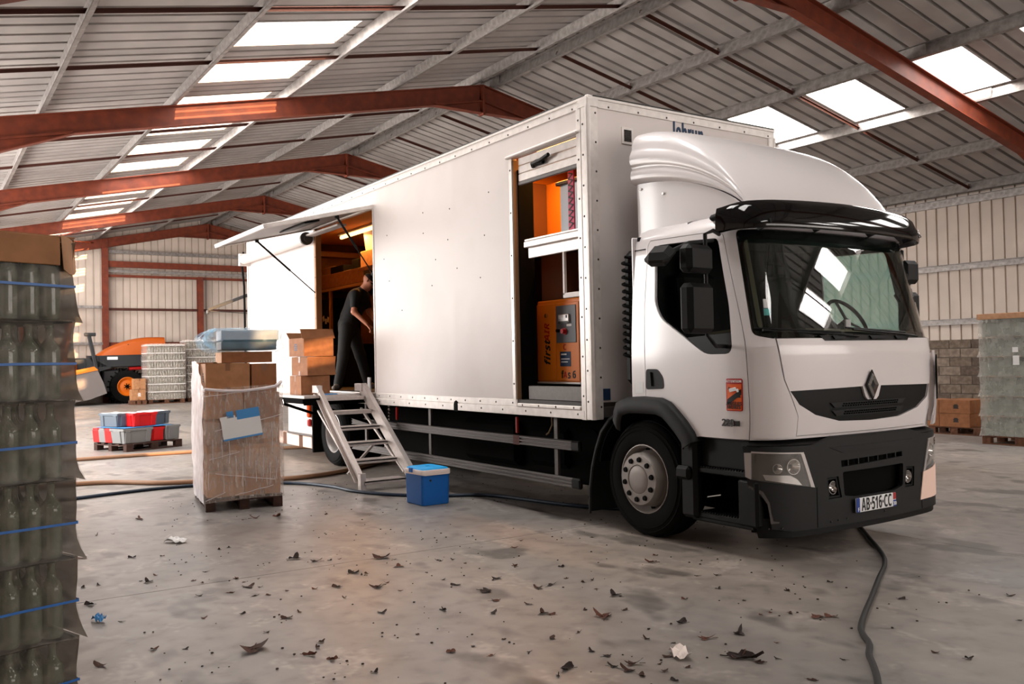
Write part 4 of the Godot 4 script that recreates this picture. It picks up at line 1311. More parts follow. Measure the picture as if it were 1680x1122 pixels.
func build_underside(t: Node3D) -> void:
	for z in [-5.255, -7.25]: make_wheel(t, Vector3(-5.84, .497, z))
	for z in [-5.255, -5.60, -6.95, -7.3]: make_wheel(t, Vector3(-12.78, .497, z), true)
	var mb := MB.new()
	for z in [-5.95, -6.83]: mb.bb(Vector3(-16.3, .72, z - .04), Vector3(-4.7, .98, z + .04), .01)
	for x in [-15.5, -13.9, -11.5, -9.5, -7.6]: mb.bb(Vector3(x - .05, .78, -6.83), Vector3(x + .05, .95, -5.95))
	for i in 22: mb.bb(Vector3(-16.3 + i * .46, .98, ZF + .1), Vector3(-16.24 + i * .46, 1.06, ZN - .06))
	part("chassis", mb, M.chassis, t)
	for x in [-5.84, -12.78]: part("axle", MB.new().cyl(Vector3(x, .497, -5.3), Vector3(x, .497, -7.4), .075, 12), M.chassis, t)
	part("differential", MB.new().box(Vector3(-12.78, .5, ZC), Vector3(.45, .42, .5), .12), M.chassis, t)
	# fuel tank, battery box and stowage on the far side, and the mass between the rails
	for q in [[-11.9, -10.3, .32, .95, -7.0, -7.55], [-10.2, -8.7, .28, .95, -6.9, -7.6], [-8.5, -6.9, .30, .95, -7.0, -7.55], [-11.9, -7.0, .55, .97, -5.9, -6.9], [-16.2, -13.6, .5, .97, -6.0, -7.5]]:
		part("tank", MB.new().bb(Vector3(q[0], q[2], q[5]), Vector3(q[1], q[3], q[4]), .05), M.chassis, t)
	# tanks and boxes between the rails
	for q in [[-9.6, -8.4, .35, .85, -5.62], [-8.25, -7.5, .38, .82, -5.66], [-10.6, -9.85, .55, .85, -5.75]]:
		part("tank", MB.new().bb(Vector3(q[0], q[2], q[4] - .5), Vector3(q[1], q[3], q[4]), .06), M.chassis, t)
	part("stowage_box", MB.new().bb(Vector3(-12.0, .24, -6.7), Vector3(-6.75, .92, -5.72), .03), M.chassis, t)
	part("silencer", MB.new().cyl(Vector3(-7.2, .62, -6.9), Vector3(-7.2, .62, -5.7), .22, 16), M.chassis, t)
	part("engine", MB.new().bb(Vector3(-5.7, .45, -6.8), Vector3(-4.75, 1.15, -5.98), .06), M.chassis, t)
	part("undershield", MB.new().bb(Vector3(-5.4, .30, ZC - .95), Vector3(-4.62, .36, ZC + .95), .01), M.chassis, t)
	# side guard: two ribbed rails on posts
	for q in [[.715, .095], [.36, .095]]:
		mb = MB.new()
		mb.bb(Vector3(-12.0, q[0] - q[1] * .5, -5.23), Vector3(-6.82, q[0] + q[1] * .5, -5.205), .004)
		for k in [-.034, 0, .034]: mb.bb(Vector3(-12.0, q[0] + k - .010, -5.206), Vector3(-6.82, q[0] + k + .010, -5.190), .004)
		var rl := part("guard_rail", mb, M.dull_aluminium, t)
		part("rail_end", MB.new().bb(Vector3(-6.84, q[0] - q[1] * .52, -5.24), Vector3(-6.70, q[0] + q[1] * .52, -5.19), .015), M.black_plastic, rl)
	for x in [-7.12, -9.72, -11.6]: part("guard_post", MB.new().bb(Vector3(x - .03, .3, -5.26), Vector3(x + .03, 1.0, -5.23), .004), M.dull_aluminium, t)
	part("rail_tape", MB.new().bb(Vector3(-7.82, .665, -5.20), Vector3(-7.70, .765, -5.190), .002), mat("rust_tape", Color(.32, .12, .09), .7), t)
	for q in [[-10.55, .99], [-7.75, .98]]:
		mb = MB.new()
		mb.box(Vector3(q[0], q[1] - .11, -5.2), Vector3(.035, .17, .03), .008)
		part("red_tag", mb, M.red_lens, t)
	mb = MB.new()
	for i in 5: mb.box(Vector3(-10.78, .97 - i * .045, -5.2), Vector3(.035, .032, .03), .01, Basis(Vector3.UP, .8 * i))
	part("hanging_chain", mb, M.chrome, t)
	part("hanging_cord", MB.new().tube([Vector3(-7.14, 1.0, -5.2), Vector3(-7.12, .90, -5.19), Vector3(-7.18, .82, -5.19), Vector3(-7.22, .80, -5.19)], .008, 6), mat("cord_tan", Color(.45, .36, .24), .8), t)
	# front wing: arched flare carried down behind the step, and the flap edge behind the wheel
	var P := []
	var arch := [[-6.16, 1.00], [-6.145, 1.08], [-6.11, 1.155], [-6.0, 1.19], [-5.80, 1.20], [-5.58, 1.192], [-5.48, 1.16], [-5.40, 1.10], [-5.30, 1.015], [-5.22, .93], [-5.19, .86]]
	for q in arch:
		var cpt := Vector2(q[0] - -5.80, q[1] - .50).normalized()
		P.append([Vector3(q[0], q[1], -5.34), Vector3(q[0], q[1], -5.20), Vector3(q[0] - cpt.x * .012, q[1] - cpt.y * .012, -5.165), Vector3(q[0] - cpt.x * .10, q[1] - cpt.y * .10, -5.155), Vector3(q[0] - cpt.x * .125, q[1] - cpt.y * .125, -5.18)])
	part("wing", MB.new().shell(P, .012, true), M.grey_plastic, t)
	P = []
	for i in 19:
		var a := deg_to_rad(lerpf(-12, 172, i / 18.0))
		P.append([Vector3(-5.84 + .60 * cos(a), .52 + .58 * sin(a), -5.75), Vector3(-5.84 + .60 * cos(a), .52 + .58 * sin(a), -5.22)])
	part("wheel_arch", MB.new().shell(P, .012, true), M.dark, t)
	P = []
	for q in [[-6.17, 1.06], [-6.30, 1.0], [-6.42, .88], [-6.50, .72], [-6.56, .55], [-6.60, .35], [-6.61, .12]]:
		P.append([Vector3(q[0], q[1], -5.60), Vector3(q[0], q[1], -5.22), Vector3(q[0] + .05, q[1] - .012, -5.19), Vector3(q[0] + .055, q[1] - .012, -5.21)])
	part("mud_flap", MB.new().shell(P, .01, true), M.grey_plastic, t)
	# entry steps between wheel and bumper
	mb = MB.new()
	mb.bb(Vector3(-5.38, .24, -5.30), Vector3(-5.20, .88, -5.20), .03)
	mb.bb(Vector3(-5.40, .55, -5.22), Vector3(-5.24, .66, -5.16), .025)
	mb.bb(Vector3(-4.80, .24, -5.34), Vector3(-4.60, .60, -5.235), .02)
	mb.bb(Vector3(-5.3, .66, -5.36), Vector3(-4.70, .90, -5.28), .01)
	mb.bb(Vector3(-5.3, .20, -5.62), Vector3(-4.62, .9, -5.58), .01)
	mb.bb(Vector3(-5.3, .22, -5.6), Vector3(-4.65, .26, -5.25), .01)
	var st := part("step_housing", mb, M.black_plastic, t)
	for y in [.30, .66]:
		mb = MB.new().bb(Vector3(-5.24, y - .05, -5.58), Vector3(-4.70, y, -5.24), .01)
		for i in 18: mb.box(Vector3(-5.20 + i * .028, y + .002, -5.25), Vector3(.012, .012, .02), .003)
		part("step_tread", mb, M.black_plastic, st)
	# hoses behind the cab, spring and stay
	mb = MB.new()
	var sp := []
	for i in 120: sp.append(Vector3(-6.08 + .045 * cos(i * .75), 1.55 + i * .0075, -5.30 + .045 * sin(i * .75)))
	mb.tube(sp, .014, 6)
	part("coiled_hose", mb, M.rubber, t)
	part("air_intake", MB.new().bb(Vector3(-6.14, 1.3, -6.1), Vector3(-6.0, 2.5, -5.28), .05), M.black_plastic, t)
	# rear: bright tool locker, tail lamps, underrun bar
	mb = MB.new().bb(Vector3(-14.55, .42, -5.60), Vector3(-13.42, .98, -5.16), .015)
	var lk := part("tool_locker", mb, M.panel_white, t)
	part("locker_edge", MB.new().bb(Vector3(-14.56, .40, -5.62), Vector3(-13.40, .43, -5.14), .006), M.dull_aluminium, lk)
	part("tail_lamp", MB.new().bb(Vector3(-13.55, .70, -5.16), Vector3(-13.46, .97, -5.10), .02), M.orange_lens, t)
	part("tail_lamp", MB.new().bb(Vector3(-13.56, .56, -5.16), Vector3(-13.46, .68, -5.11), .02), M.red_lens, t)
	part("mud_guard", MB.new().bb(Vector3(-13.42, .16, -5.55), Vector3(-13.38, .98, -5.14), .006), M.rubber, t)
	mb = MB.new().bb(Vector3(-15.6, .20, -5.3), Vector3(-13.6, .40, -5.2), .01)
	var ub := part("underrun_bar", mb, M.pale_pink, t)
	for x in [-14.9, -14.15]: part("bar_stripe", MB.new().bb(Vector3(x, .20, -5.202), Vector3(x + .16, .40, -5.196)), M.brown_wall, ub)
# ---------------------------------------------------------------- loose things
func thing_materials() -> void:
	var cb := ntex(.02, [Color(.86, .84, .82), Color(1, 1, 1)], 256, 4, FastNoiseLite.TYPE_SIMPLEX_SMOOTH, 31)
	mat("cardboard", Color(.70, .50, .34), .8, 0, cb, 1.5)
	mat("cardboard_dark", Color(.60, .39, .24), .8, 0, cb, 1.5)
	mat("cardboard_pale", Color(.78, .60, .46), .8, 0, cb, 1.5)
	mat("tape", Color(.50, .32, .19), .35)
	mat("pallet_wood", Color(.46, .29, .19), .85, 0, ntex(.02, [Color(.6, .58, .55), Color(1, 1, 1)], 256, 4, FastNoiseLite.TYPE_SIMPLEX_SMOOTH, 32), 2.0)
	mat("dark_wood", Color(.27, .15, .10), .85, 0, M.pallet_wood.albedo_texture, 2.0)
	var fa := ntex(.014, [Color(1, 1, 1, .10), Color(1, 1, 1, .35), Color(1, 1, 1, .55), Color(1, 1, 1, 1.0)], 512, 5, FastNoiseLite.TYPE_SIMPLEX_SMOOTH, 41)
	var fb := ntex(.012, [Color(1, 1, 1, .62), Color(1, 1, 1, .8), Color(1, 1, 1, 1.0)], 256, 4, FastNoiseLite.TYPE_SIMPLEX_SMOOTH, 42)
	var fn := ntex(.012, [], 512, 4, FastNoiseLite.TYPE_SIMPLEX_SMOOTH, 43, true)
	var f := mat("film", Color(.90, .84, .80, .62), .28, 0, fa, 1.0, fn, .5)
	f.uv1_scale = Vector3(3.2, .8, 3.2)
	f.transparency = BaseMaterial3D.TRANSPARENCY_ALPHA; f.cull_mode = BaseMaterial3D.CULL_DISABLED
	f = mat("film_thick", Color(.93, .90, .91, .85), .28, 0, fb, 1.2, fn, .7)
	f.transparency = BaseMaterial3D.TRANSPARENCY_ALPHA; f.cull_mode = BaseMaterial3D.CULL_DISABLED
	f = mat("side_film", Color(.70, .66, .61, .94), .28, 0, null, 2.0, fn, .4)
	f.transparency = BaseMaterial3D.TRANSPARENCY_ALPHA; f.cull_mode = BaseMaterial3D.CULL_DISABLED
	f = mat("shrink_film", Color(.66, .62, .57, .42), .27, 0, fa, 2.0, fn, .4)
	f.transparency = BaseMaterial3D.TRANSPARENCY_ALPHA; f.cull_mode = BaseMaterial3D.CULL_DISABLED
	f = mat("blue_film", Color(.66, .86, .97, .24), .26, 0, fb, 2.5, fn, 1.2)
	f.transparency = BaseMaterial3D.TRANSPARENCY_ALPHA; f.cull_mode = BaseMaterial3D.CULL_DISABLED
	glass("bottle_glass", Color(.42, .45, .38), .66, .08)
	f = mat("pale_film", Color(.86, .86, .83, .40), .28, 0, fb, 1.6, fn, .4)
	f.transparency = BaseMaterial3D.TRANSPARENCY_ALPHA; f.cull_mode = BaseMaterial3D.CULL_DISABLED
	mat("strap_blue", Color(.10, .40, .72), .4)
	mat("cooler_blue", Color(.0, .40, .74), .55)
	mat("cooler_lid", Color(.0, .64, .92), .5)
	mat("cooler_white", Color(.93, .87, .84), .45)
	mat("ladder_alu", Color(.80, .76, .74), .42, .4, M.aluminium.albedo_texture, 2.0)
	mat("crate_grey", Color(.33, .37, .41), .5)
	mat("crate_pale", Color(.47, .47, .47), .5)
	mat("crate_red", Color(.80, .05, .06), .45)
	mat("blue_sheet", Color(.25, .55, .80), .5)
	mat("skin", Color(.72, .46, .35), .55)
	mat("shirt", g(.045), .85)
	mat("trousers", Color(.10, .10, .095), .85)
	mat("leaf", Color(.24, .13, .08), .85)
	mat("leaf_dark", Color(.15, .09, .065), .85)
	mat("leaf_rust", Color(.33, .17, .10), .85)
	mat("hose_tan", Color(.60, .45, .34), .6)
	mat("hose_blue", Color(.08, .16, .24), .5)
	mat("cable_black", g(.05, .05), .6)
	mat("loader_yellow", Color(.88, .46, .05), .5)
	mat("loader_orange", Color(.72, .33, .04), .5)
	mat("loader_dark", Color(.12, .13, .14), .5)
	mat("worn_steel", Color(.48, .45, .44), .5, .5)
	mat("compressor_orange", Color(.88, .47, .06), .5)
	mat("cool_grey", Color(.84, .92, .97), .5)

func build_pallet(label: String, at: Vector3, turn: float, w: float, d: float, m: Material, group := "") -> Node3D:
	# long side w along local x, d along z; three bearers with blocks and top boards
	var p := thing("pallet", label, "pallet", at, turn, group)
	for z in [-.5, 0.0, .5]:
		var mb := MB.new().box(Vector3(0, .011, z * (d - .1)), Vector3(w, .022, .1), .003)
		part("bearer", mb, m, p)
		for x in [-.5, 0.0, .5]:
			part("block", MB.new().box(Vector3(x * (w - .14), .061, z * (d - .1)), Vector3(.14, .078, .1), .004), m, p)
	for x in [-.5, 0.0, .5]: part("stringer", MB.new().box(Vector3(x * (w - .14), .111, 0), Vector3(.14, .022, d), .003), m, p)
	var n := 5
	for i in n: part("board", MB.new().box(Vector3(0, .133, (i / (n - 1.0) - .5) * (d - .12)), Vector3(w, .022, .12 if i % 2 == 0 else .1), .003), m, p)
	return p

# a closed carton with its tape and flap joints, standing on y = 0
func carton(label: String, at: Vector3, turn: float, s: Vector3, m: Material, group := "", tape_x := true, dent := 0.0, print_m: Material = null) -> Node3D:
	var o := thing("cardboard_box", label, "box", at, turn, group)
	var P := []
	var n := 8
	# walls as a skin so that sides may bulge or sag
	var mb := MB.new()
	var ring := []
	for i in n * 4:
		var t := float(i % n) / n
		var k := i / n
		var h := s * .5
		var c := [Vector3(-h.x, 0, h.z), Vector3(h.x, 0, h.z), Vector3(h.x, 0, -h.z), Vector3(-h.x, 0, -h.z)]
		ring.append((c[k] as Vector3).lerp(c[(k + 1) % 4], t))
	for j in 5:
		var row := []
		var y := s.y * j / 4.0
		for q in ring:
			var b: float = sin(PI * j / 4.0) * dent * sin(q.x * 9 + q.z * 7 + s.x * 20)
			row.append(Vector3(q.x * (1 + b), y, q.z * (1 + b)))
		P.append(row)
	for j in 4:
		for i in n * 4:
			var i2 := (i + 1) % (n * 4)
			mb.quad(P[j][i], P[j][i2], P[j + 1][i2], P[j + 1][i])
	var body := part("walls", mb, m, o)
	# four flaps: two long ones meeting in the middle above and below
	var h := s * .5
	for k in [-1, 1]:
		var f := MB.new()
		if tape_x: f.box(Vector3(0, s.y + .002, k * h.z * .5), Vector3(s.x, .005, h.z - .004), .001)
		else: f.box(Vector3(k * h.x * .5, s.y + .002, 0), Vector3(h.x - .004, .005, s.z), .001)
		part("flap", f, m, o)
	part("base", MB.new().box(Vector3(0, .003, 0), Vector3(s.x, .006, s.z)), m, o)
	var tp := MB.new()
	if tape_x:
		tp.box(Vector3(0, s.y + .0055, 0), Vector3(s.x + .002, .001, .05))
		for k in [-1, 1]:
			tp.box(Vector3(k * (h.x + .0015), s.y - .035, 0), Vector3(.002, .08, .05)); tp.box(Vector3(k * (h.x + .0015), .03, 0), Vector3(.002, .06, .05))
	else:
		tp.box(Vector3(0, s.y + .0055, 0), Vector3(.05, .001, s.z + .002))
		for k in [-1, 1]:
			tp.box(Vector3(0, s.y - .035, k * (h.z + .0015)), Vector3(.05, .08, .002)); tp.box(Vector3(0, .03, k * (h.z + .0015)), Vector3(.05, .06, .002))
	part("tape", tp, M.tape, body)
	if print_m:
		var pm := MB.new()
		for i in 4: pm.box(Vector3(h.x * .1, s.y * (.40 + .085 * i), h.z + .002), Vector3([.10, .085, .1, .07][i], .018, .002)); 
		part("print", pm, print_m, body)
	return o

const ORD := ["first", "second", "third", "fourth", "fifth", "sixth", "seventh", "eighth", "ninth", "tenth", "eleventh", "twelfth", "thirteenth"]
var bottle_mesh: ArrayMesh
func bottle_profile() -> Array:
	return [Vector2(0, .022), Vector2(.02, .012), Vector2(.036, 0), Vector2(.0405, .006), Vector2(.0415, .02), Vector2(.0415, .185), Vector2(.0395, .203), Vector2(.030, .222), Vector2(.019, .238), Vector2(.0150, .252), Vector2(.0142, .285), Vector2(.0165, .288), Vector2(.0165, .298), Vector2(.013, .302), Vector2(.0115, .301)]

# a pallet load of bottles in shrink film; its own axes: x to the right along the face, z out of the face, front right corner at the origin
func bottle_load(at: Vector3, turn: float, nx: int, nz: int, layers: int, w: float, d: float, step: float, shown: Array, words: Array, kseg: int, from_left := false, strap := true) -> void:
	var bs := Basis(Vector3.UP, turn)
	if bottle_mesh == null: bottle_mesh = MB.new().lathe(bottle_profile(), 16).mesh(M.bottle_glass)
	var pt := Transform3D(bs, at)
	build_pallet(words[0], pt * Vector3(w * .5 if from_left else -w * .5, 0, -d * .5), turn, w, d, M.pallet_wood)
	var rest: Array[Transform3D] = []
	var px := w / nx
	var pz := d / nz
	for k in layers:
		for i in nx:
			for j in nz:
				var sgn := 1.0 if from_left else -1.0
				var off := px * .5 if j % 2 else 0.0
				var p := pt * Vector3(sgn * (.025 + px * .5 + (px - .004) * i * .985 + off * .5), .148 + step * k, -.002 - pz * .5 - pz * j * .98)
				if i < shown[0] and j < shown[1]:
					var o := MeshInstance3D.new()
					o.mesh = bottle_mesh
					o.name = numbered("bottle")
					add_child(o)
					o.position = p
					metas(o, "%s, %s tier, %s row, %s from %s" % [words[1], ORD[k], ORD[j] if j else "front", ORD[i], words[5]], "bottle", words[2])
				else:
					rest.append(Transform3D(Basis.IDENTITY, p))
	if rest.size():
		var mm := MultiMesh.new()
		mm.transform_format = MultiMesh.TRANSFORM_3D
		mm.mesh = MB.new().lathe(bottle_profile(), kseg).mesh(M.bottle_glass)
		mm.instance_count = rest.size()
		for i in rest.size(): mm.set_instance_transform(i, rest[i])
		var mi := MultiMeshInstance3D.new()
		mi.multimesh = mm
		mi.name = numbered("bottle_rows")
		add_child(mi)
		metas(mi, words[3], "bottles", "", "stuff")
	# layer sheets
	var sx := w if from_left else -w
	for k in range(1, layers + 1):
		var mb := MB.new().box(Vector3(sx * .5, 0, -d * .5), Vector3(w + .006, .004, d + .006), .001)
		var o := single("layer_sheet", mb, M.dark if strap else M.cardboard_pale, "thin sheet %s of %s" % [["above the lowest tier", "above the second tier", "above the third tier", "above the fourth tier", "above the fifth tier", "above the sixth tier", "above the top tier"][k - 1], words[4]], "sheet", pt * Vector3(0, .146 + step * k - .008, 0))
		o.rotation.y = turn
	# film drawn in at each tier and flaring at the sheets
	var fm := thing("shrink_film", "clear shrink film around " + words[4], "film", at, turn)
	for k in layers:
		var P := []
		for j in 9:
			var v := j / 8.0
			var fl := .012 * pow(1 - v, 4) + .006 * pow(v, 8) + .005
			var tip := .016 * pow(1 - v, 6)
			var row := []
			for c in 33:
				var e := c / 8
				var u := (c % 8) / 8.0
				var cor := [Vector2(0, 0), Vector2(0, -d), Vector2(sx, -d), Vector2(sx, 0)]
				var q: Vector2 = (cor[e % 4] as Vector2).lerp(cor[(e + 1) % 4], u)
				var m := Vector2(sx * .5, -d * .5)
				var dir := Vector2(signf(q.x - m.x) if absf(absf(q.x - m.x) - w * .5) < .001 else 0.0, signf(q.y - m.y) if absf(absf(q.y - m.y) - d * .5) < .001 else 0.0)
				var cn := 1.0 if (c % 8) == 0 else 0.0
				var wob := .003 * sin(c * 2.3 + j * 1.1 + k)
				q += dir * (fl + tip * cn + wob)
				row.append(Vector3(q.x, .146 + step * (k + v) - (.012 * (1 - v) * cn), q.y))
			P.append(row)
		var fr := []
		var sd := []
		for row in P:
			fr.append(row.slice(24, 33)); sd.append(row.slice(0, 25))
		part("front_film", MB.new().grid(fr, false, true), M.shrink_film if strap else M.pale_film, fm)
		part("side_film", MB.new().grid(sd, false, true), M.side_film if strap else M.pale_film, fm)
	if strap:
		for k in layers:
			var R := []
			for y in [.0, .010]:
				var row := []
				for c in 21:
					var e := c / 5
					var u := (c % 5) / 5.0
					var cor := [Vector2(.012, .012), Vector2(.012, -d - .012), Vector2(sx - .012, -d - .012), Vector2(sx - .012, .012)]
					if from_left: cor = [Vector2(-.012, .012), Vector2(-.012, -d - .012), Vector2(sx + .012, -d - .012), Vector2(sx + .012, .012)]
					var q: Vector2 = (cor[e % 4] as Vector2).lerp(cor[(e + 1) % 4], u)
					row.append(Vector3(q.x, .146 + step * k + .135 + y + .004 * sin(c * 1.3 + k * 2), q.y))
				R.append(row)
			part("strap", MB.new().grid(R, false, true), M.strap_blue, fm, "blue strap")

func build_things() -> void:
	build_lorry()
	thing_materials()
	build_loads()
	build_wrapped()
	build_door_things()
	build_far_things()
	build_litter()
	build_person()

func build_loads() -> void:
	# tall load at the left edge
	bottle_load(Vector3(-4.044, 0, -.53), 1.892, 13, 11, 6, 1.15, 1.0, .32, [5, 4], ["pallet under the tall load of bottles nearest the camera", "green-grey bottle of the near load", "bottles in the near load", "further rows of green-grey bottles inside the near wrapped load", "the tall near load of bottles", "the corner"], 8)
	var tb := Transform3D(Basis(Vector3.UP, 1.892), Vector3(-4.044, 0, -.53))
	var cap := thing("cardboard_cover", "brown cardboard cap over the near load of bottles", "cardboard", tb.origin, 1.892)
	part("top", MB.new().bb(Vector3(-1.16, 2.078, -1.01), Vector3(.012, 2.086, .012), .003), M.cardboard, cap)
	for q in [[Vector3(-1.16, 1.965, .018), Vector3(-.055, 2.08, .026)], [Vector3(-1.16, 1.965, -1.026), Vector3(.01, 2.08, -1.018)], [Vector3(.018, 1.955, -1.01), Vector3(.026, 2.08, -.02)]]:
		part("side", MB.new().bb(q[0], q[1], .003), M.cardboard, cap)
	var P := []
	for i in 7:
		var a := i / 6.0
		var x := lerpf(-.055, .026, a); var z := lerpf(.027, -.04, a * a)
		P.append([Vector3(x, 2.088 - .02 * a, z), Vector3(x + .004, 2.03, z + .003 * sin(i * 2.0)), Vector3(x + .010, 1.95 - .02 * sin(a * PI), z)])
	part("corner_wrap", MB.new().shell(P, .003, true), M.cardboard_pale, cap)
	# load by the block wall, cut by the right edge
	bottle_load(Vector3(-8.09, 0, -14.70), 0.0, 14, 11, 6, 1.2, 1.0, .325, [9, 1], ["pallet under the bottle load by the block wall", "bottle of the load by the wall", "bottles in the load by the wall", "rows of bottles behind those of the load by the wall", "the bottle load by the block wall", "its edge"], 7, true, false)
	cap = thing("cardboard_cover", "pale cardboard lid on the bottle load by the block wall", "cardboard", Vector3(-7.49, 2.10, -15.2))
	part("top", MB.new().box(Vector3(0, .045, 0), Vector3(1.24, .006, 1.04), .002), M.cardboard_pale, cap)
	for k in [-1, 1]:
		part("side", MB.new().box(Vector3(0, 0, k * .52), Vector3(1.24, .09, .006), .002), M.cardboard_pale, cap)
		part("side", MB.new().box(Vector3(k * .62, 0, 0), Vector3(.006, .09, 1.04), .002), M.cardboard_pale, cap)
	var lb := single("label_sheet", MB.new().box(Vector3.ZERO, Vector3(.10, .15, .002)).box(Vector3(-.01, .17, 0), Vector3(.09, .08, .002)), M.print_white, "white paper label stuck on the bottle load by the block wall", "label", Vector3(-7.47, 1.38, -14.64))
	# brown cartons on a pallet beside it
	build_pallet("pallet under the brown boxes beside the lorry's front corner", Vector3(-9.3, 0, -16.35), 0.0, 1.0, .8, M.pallet_wood)
	var lab := ["brown carton beside the lorry front, lower one at the corner", "brown carton beside the lorry front, upper one at the corner", "brown carton behind the pair at the corner, lower", "brown carton behind the pair at the corner, upper"]
	for k in 2:
		carton(lab[k], Vector3(-9.28, .146 + k * .25, -16.12), .03 * k, Vector3(.58, .24, .36), M.cardboard_dark, "brown cartons by the wall", true, .01, M.print_black)
		carton(lab[2 + k], Vector3(-9.25, .146 + k * .25, -16.55), -.03, Vector3(.66, .24, .36), M.cardboard_dark, "brown cartons by the wall", true)
		carton(["brown carton on the left of its pallet, lower, half behind the lorry", "brown carton on the left of its pallet, upper, half behind the lorry"][k], Vector3(-9.72, .146 + k * .25, -16.2), .02, Vector3(.26, .24, .5), M.cardboard_dark, "brown cartons by the wall", true)

func build_wrapped() -> void:
	var T := Transform3D(Basis(Vector3.UP, -.157), Vector3(-10.23, 0, -3.02))
	build_pallet("dark pallet under the film-wrapped stack of boxes", T.origin, -.157, 1.2, .8, M.dark_wood)
	# four courses of cartons, then boxes standing free on top
	var gp := "cartons inside the wrapped stack"
	for c in 4:
		var y := .146 + .276 * c
		for i in 3:
			for j in 2:
				var z := (j - .5) * .385
				var x := (1 - i) * .385
				var face := "at the front" if i == 0 else ("in the middle" if i == 1 else "at the back")
				carton("brown carton in the wrapped stack, %s course, %s, %s half" % [["lowest", "second", "third", "fourth"][c], face, "near" if j else "far"], T * Vector3(x, y, z), -.157 + [.0, .015, -.02, .01][c], Vector3(.378, .268, .378), [M.cardboard, M.cardboard_pale, M.cardboard, M.cardboard_dark][(c + i + j) % 4], gp, (c + j) % 2 == 0, .012, M.print_black if (c == 3 and j == 1) or (c + i) % 3 == 1 else null)
	carton("carton in the raised film at the near back of the wrapped stack", T * Vector3(-.36, 1.25, .20), -.157, Vector3(.42, .33, .36), M.cardboard_pale, "", true)
	carton("large carton on the wrapped stack with tape marks on its face", T * Vector3(.18, 1.25, .14), -.157, Vector3(.56, .315, .46), M.cardboard, "", true, .0, M.print_black)
	carton("orange-brown carton on the wrapped stack at its right end", T * Vector3(.16, 1.25, -.24), -.13, Vector3(.56, .305, .27), M.cardboard_dark, "", true)
	# open tray of card carrying the blue-wrapped bundle
	var tr := thing("cardboard_tray", "shallow open brown carton under the blue-wrapped bundle", "box", T * Vector3(.0, 1.575, -.09), -.157)
	part("base", MB.new().box(Vector3(0, .004, 0), Vector3(.56, .008, .54)), M.cardboard_dark, tr)
	for k in [-1, 1]:
		part("side", MB.new().box(Vector3(0, .06, k * .27), Vector3(.56, .12, .006)), M.cardboard_dark if k < 0 else M.cardboard_pale, tr)
		part("side", MB.new().box(Vector3(k * .28, .06, 0), Vector3(.006, .12, .54)), M.cardboard_dark, tr)
	# bundle in crumpled blue film
	var rg := RandomNumberGenerator.new(); rg.seed = 4
	var ns := FastNoiseLite.new(); ns.seed = 9; ns.frequency = 6.5
	var P := []
	var lay := [[.0, .80], [.01, .98], [.05, 1.03], [.13, 1.0], [.17, 1.015], [.215, 1.0], [.255, .96], [.262, .85], [.265, .5], [.266, .05]]
	for q in lay:
		var row := []
		for i in 48:
			var a := TAU * i / 48
			var e := pow(pow(absf(cos(a)), 5) + pow(absf(sin(a)), 5), -.2)
			var p := Vector3(cos(a) * .31 * e, q[0], sin(a) * .40 * e) * Vector3(q[1], 1, q[1])
			if p.z > .3: p.z += .13 * sin(PI * clampf(q[0] / .26, 0, 1)) * (1 - absf(p.x) * 1.8)
			p += Vector3(ns.get_noise_3d(p.x * 1.2, p.y * 2 + 4, p.z), ns.get_noise_3d(p.z, p.x + 7, p.y) * .6, ns.get_noise_3d(p.y, p.z + 9, p.x)) * .06
			row.append(p)
		P.append(row)
	var bd := thing("wrapped_bundle", "bundle of cartons in crumpled blue plastic film on top of the stack", "bundle", T * Vector3(.02, 1.695, -.10), -.157)
	part("film", MB.new().grid(P, true, true), M.blue_film, bd)
	part("carton", MB.new().box(Vector3(0, .185, -.03), Vector3(.50, .12, .62), .01), mat("silver_card", Color(.66, .68, .72), .45), bd)
	part("carton", MB.new().box(Vector3(-.01, .07, -.02), Vector3(.49, .10, .60), .01), mat("slate", Color(.22, .21, .22), .35), bd)
	part("dark_band", MB.new().box(Vector3(.246, .124, -.03), Vector3(.012, .022, .58), .002), M.dark, bd)
	var tail := []
	for i in 7:
		var u := i / 6.0
		var row := []
		for j in 9:
			var v := j / 8.0
			row.append(Vector3(.27 - .5 * v + .04 * sin(i * 2.0 + j), .03 + .23 * u + .02 * sin(j * 1.9 + i), .33 + .12 * sin(PI * u) * sin(PI * (.15 + .7 * v)) + .02 * sin(i * 3.0 + j * 2)))
		tail.append(row)
	part("loose_end", MB.new().shell(tail, .002), M.blue_film, bd)
	# stretch film: a thick wrap on the near long side and thin turns in front
	var fm := thing("stretch_film", "creased clear stretch film wound around the stack of boxes", "film", T.origin, -.157)
	var F := []
	for j in 15:
		var v := j / 14.0
		var row := []
		for i in 21:
			var u := i / 20.0
			var x := lerpf(-.61, .612, u)
			var top := lerpf(1.60, 1.30, smoothstep(.35, 1.0, u))
			var y := lerpf(.05 + .03 * u, top, v)
			var z := .412 + .02 * ns.get_noise_3d(x * 1.5, y * .8, 1) + .015 * sin(v * PI) - .05 * maxf(0, v - .75) * u
			row.append(Vector3(x, y, z))
		F.append(row)
	part("side_wrap", MB.new().grid(F, false, false), M.film_thick, fm, "milky film on the near long side")
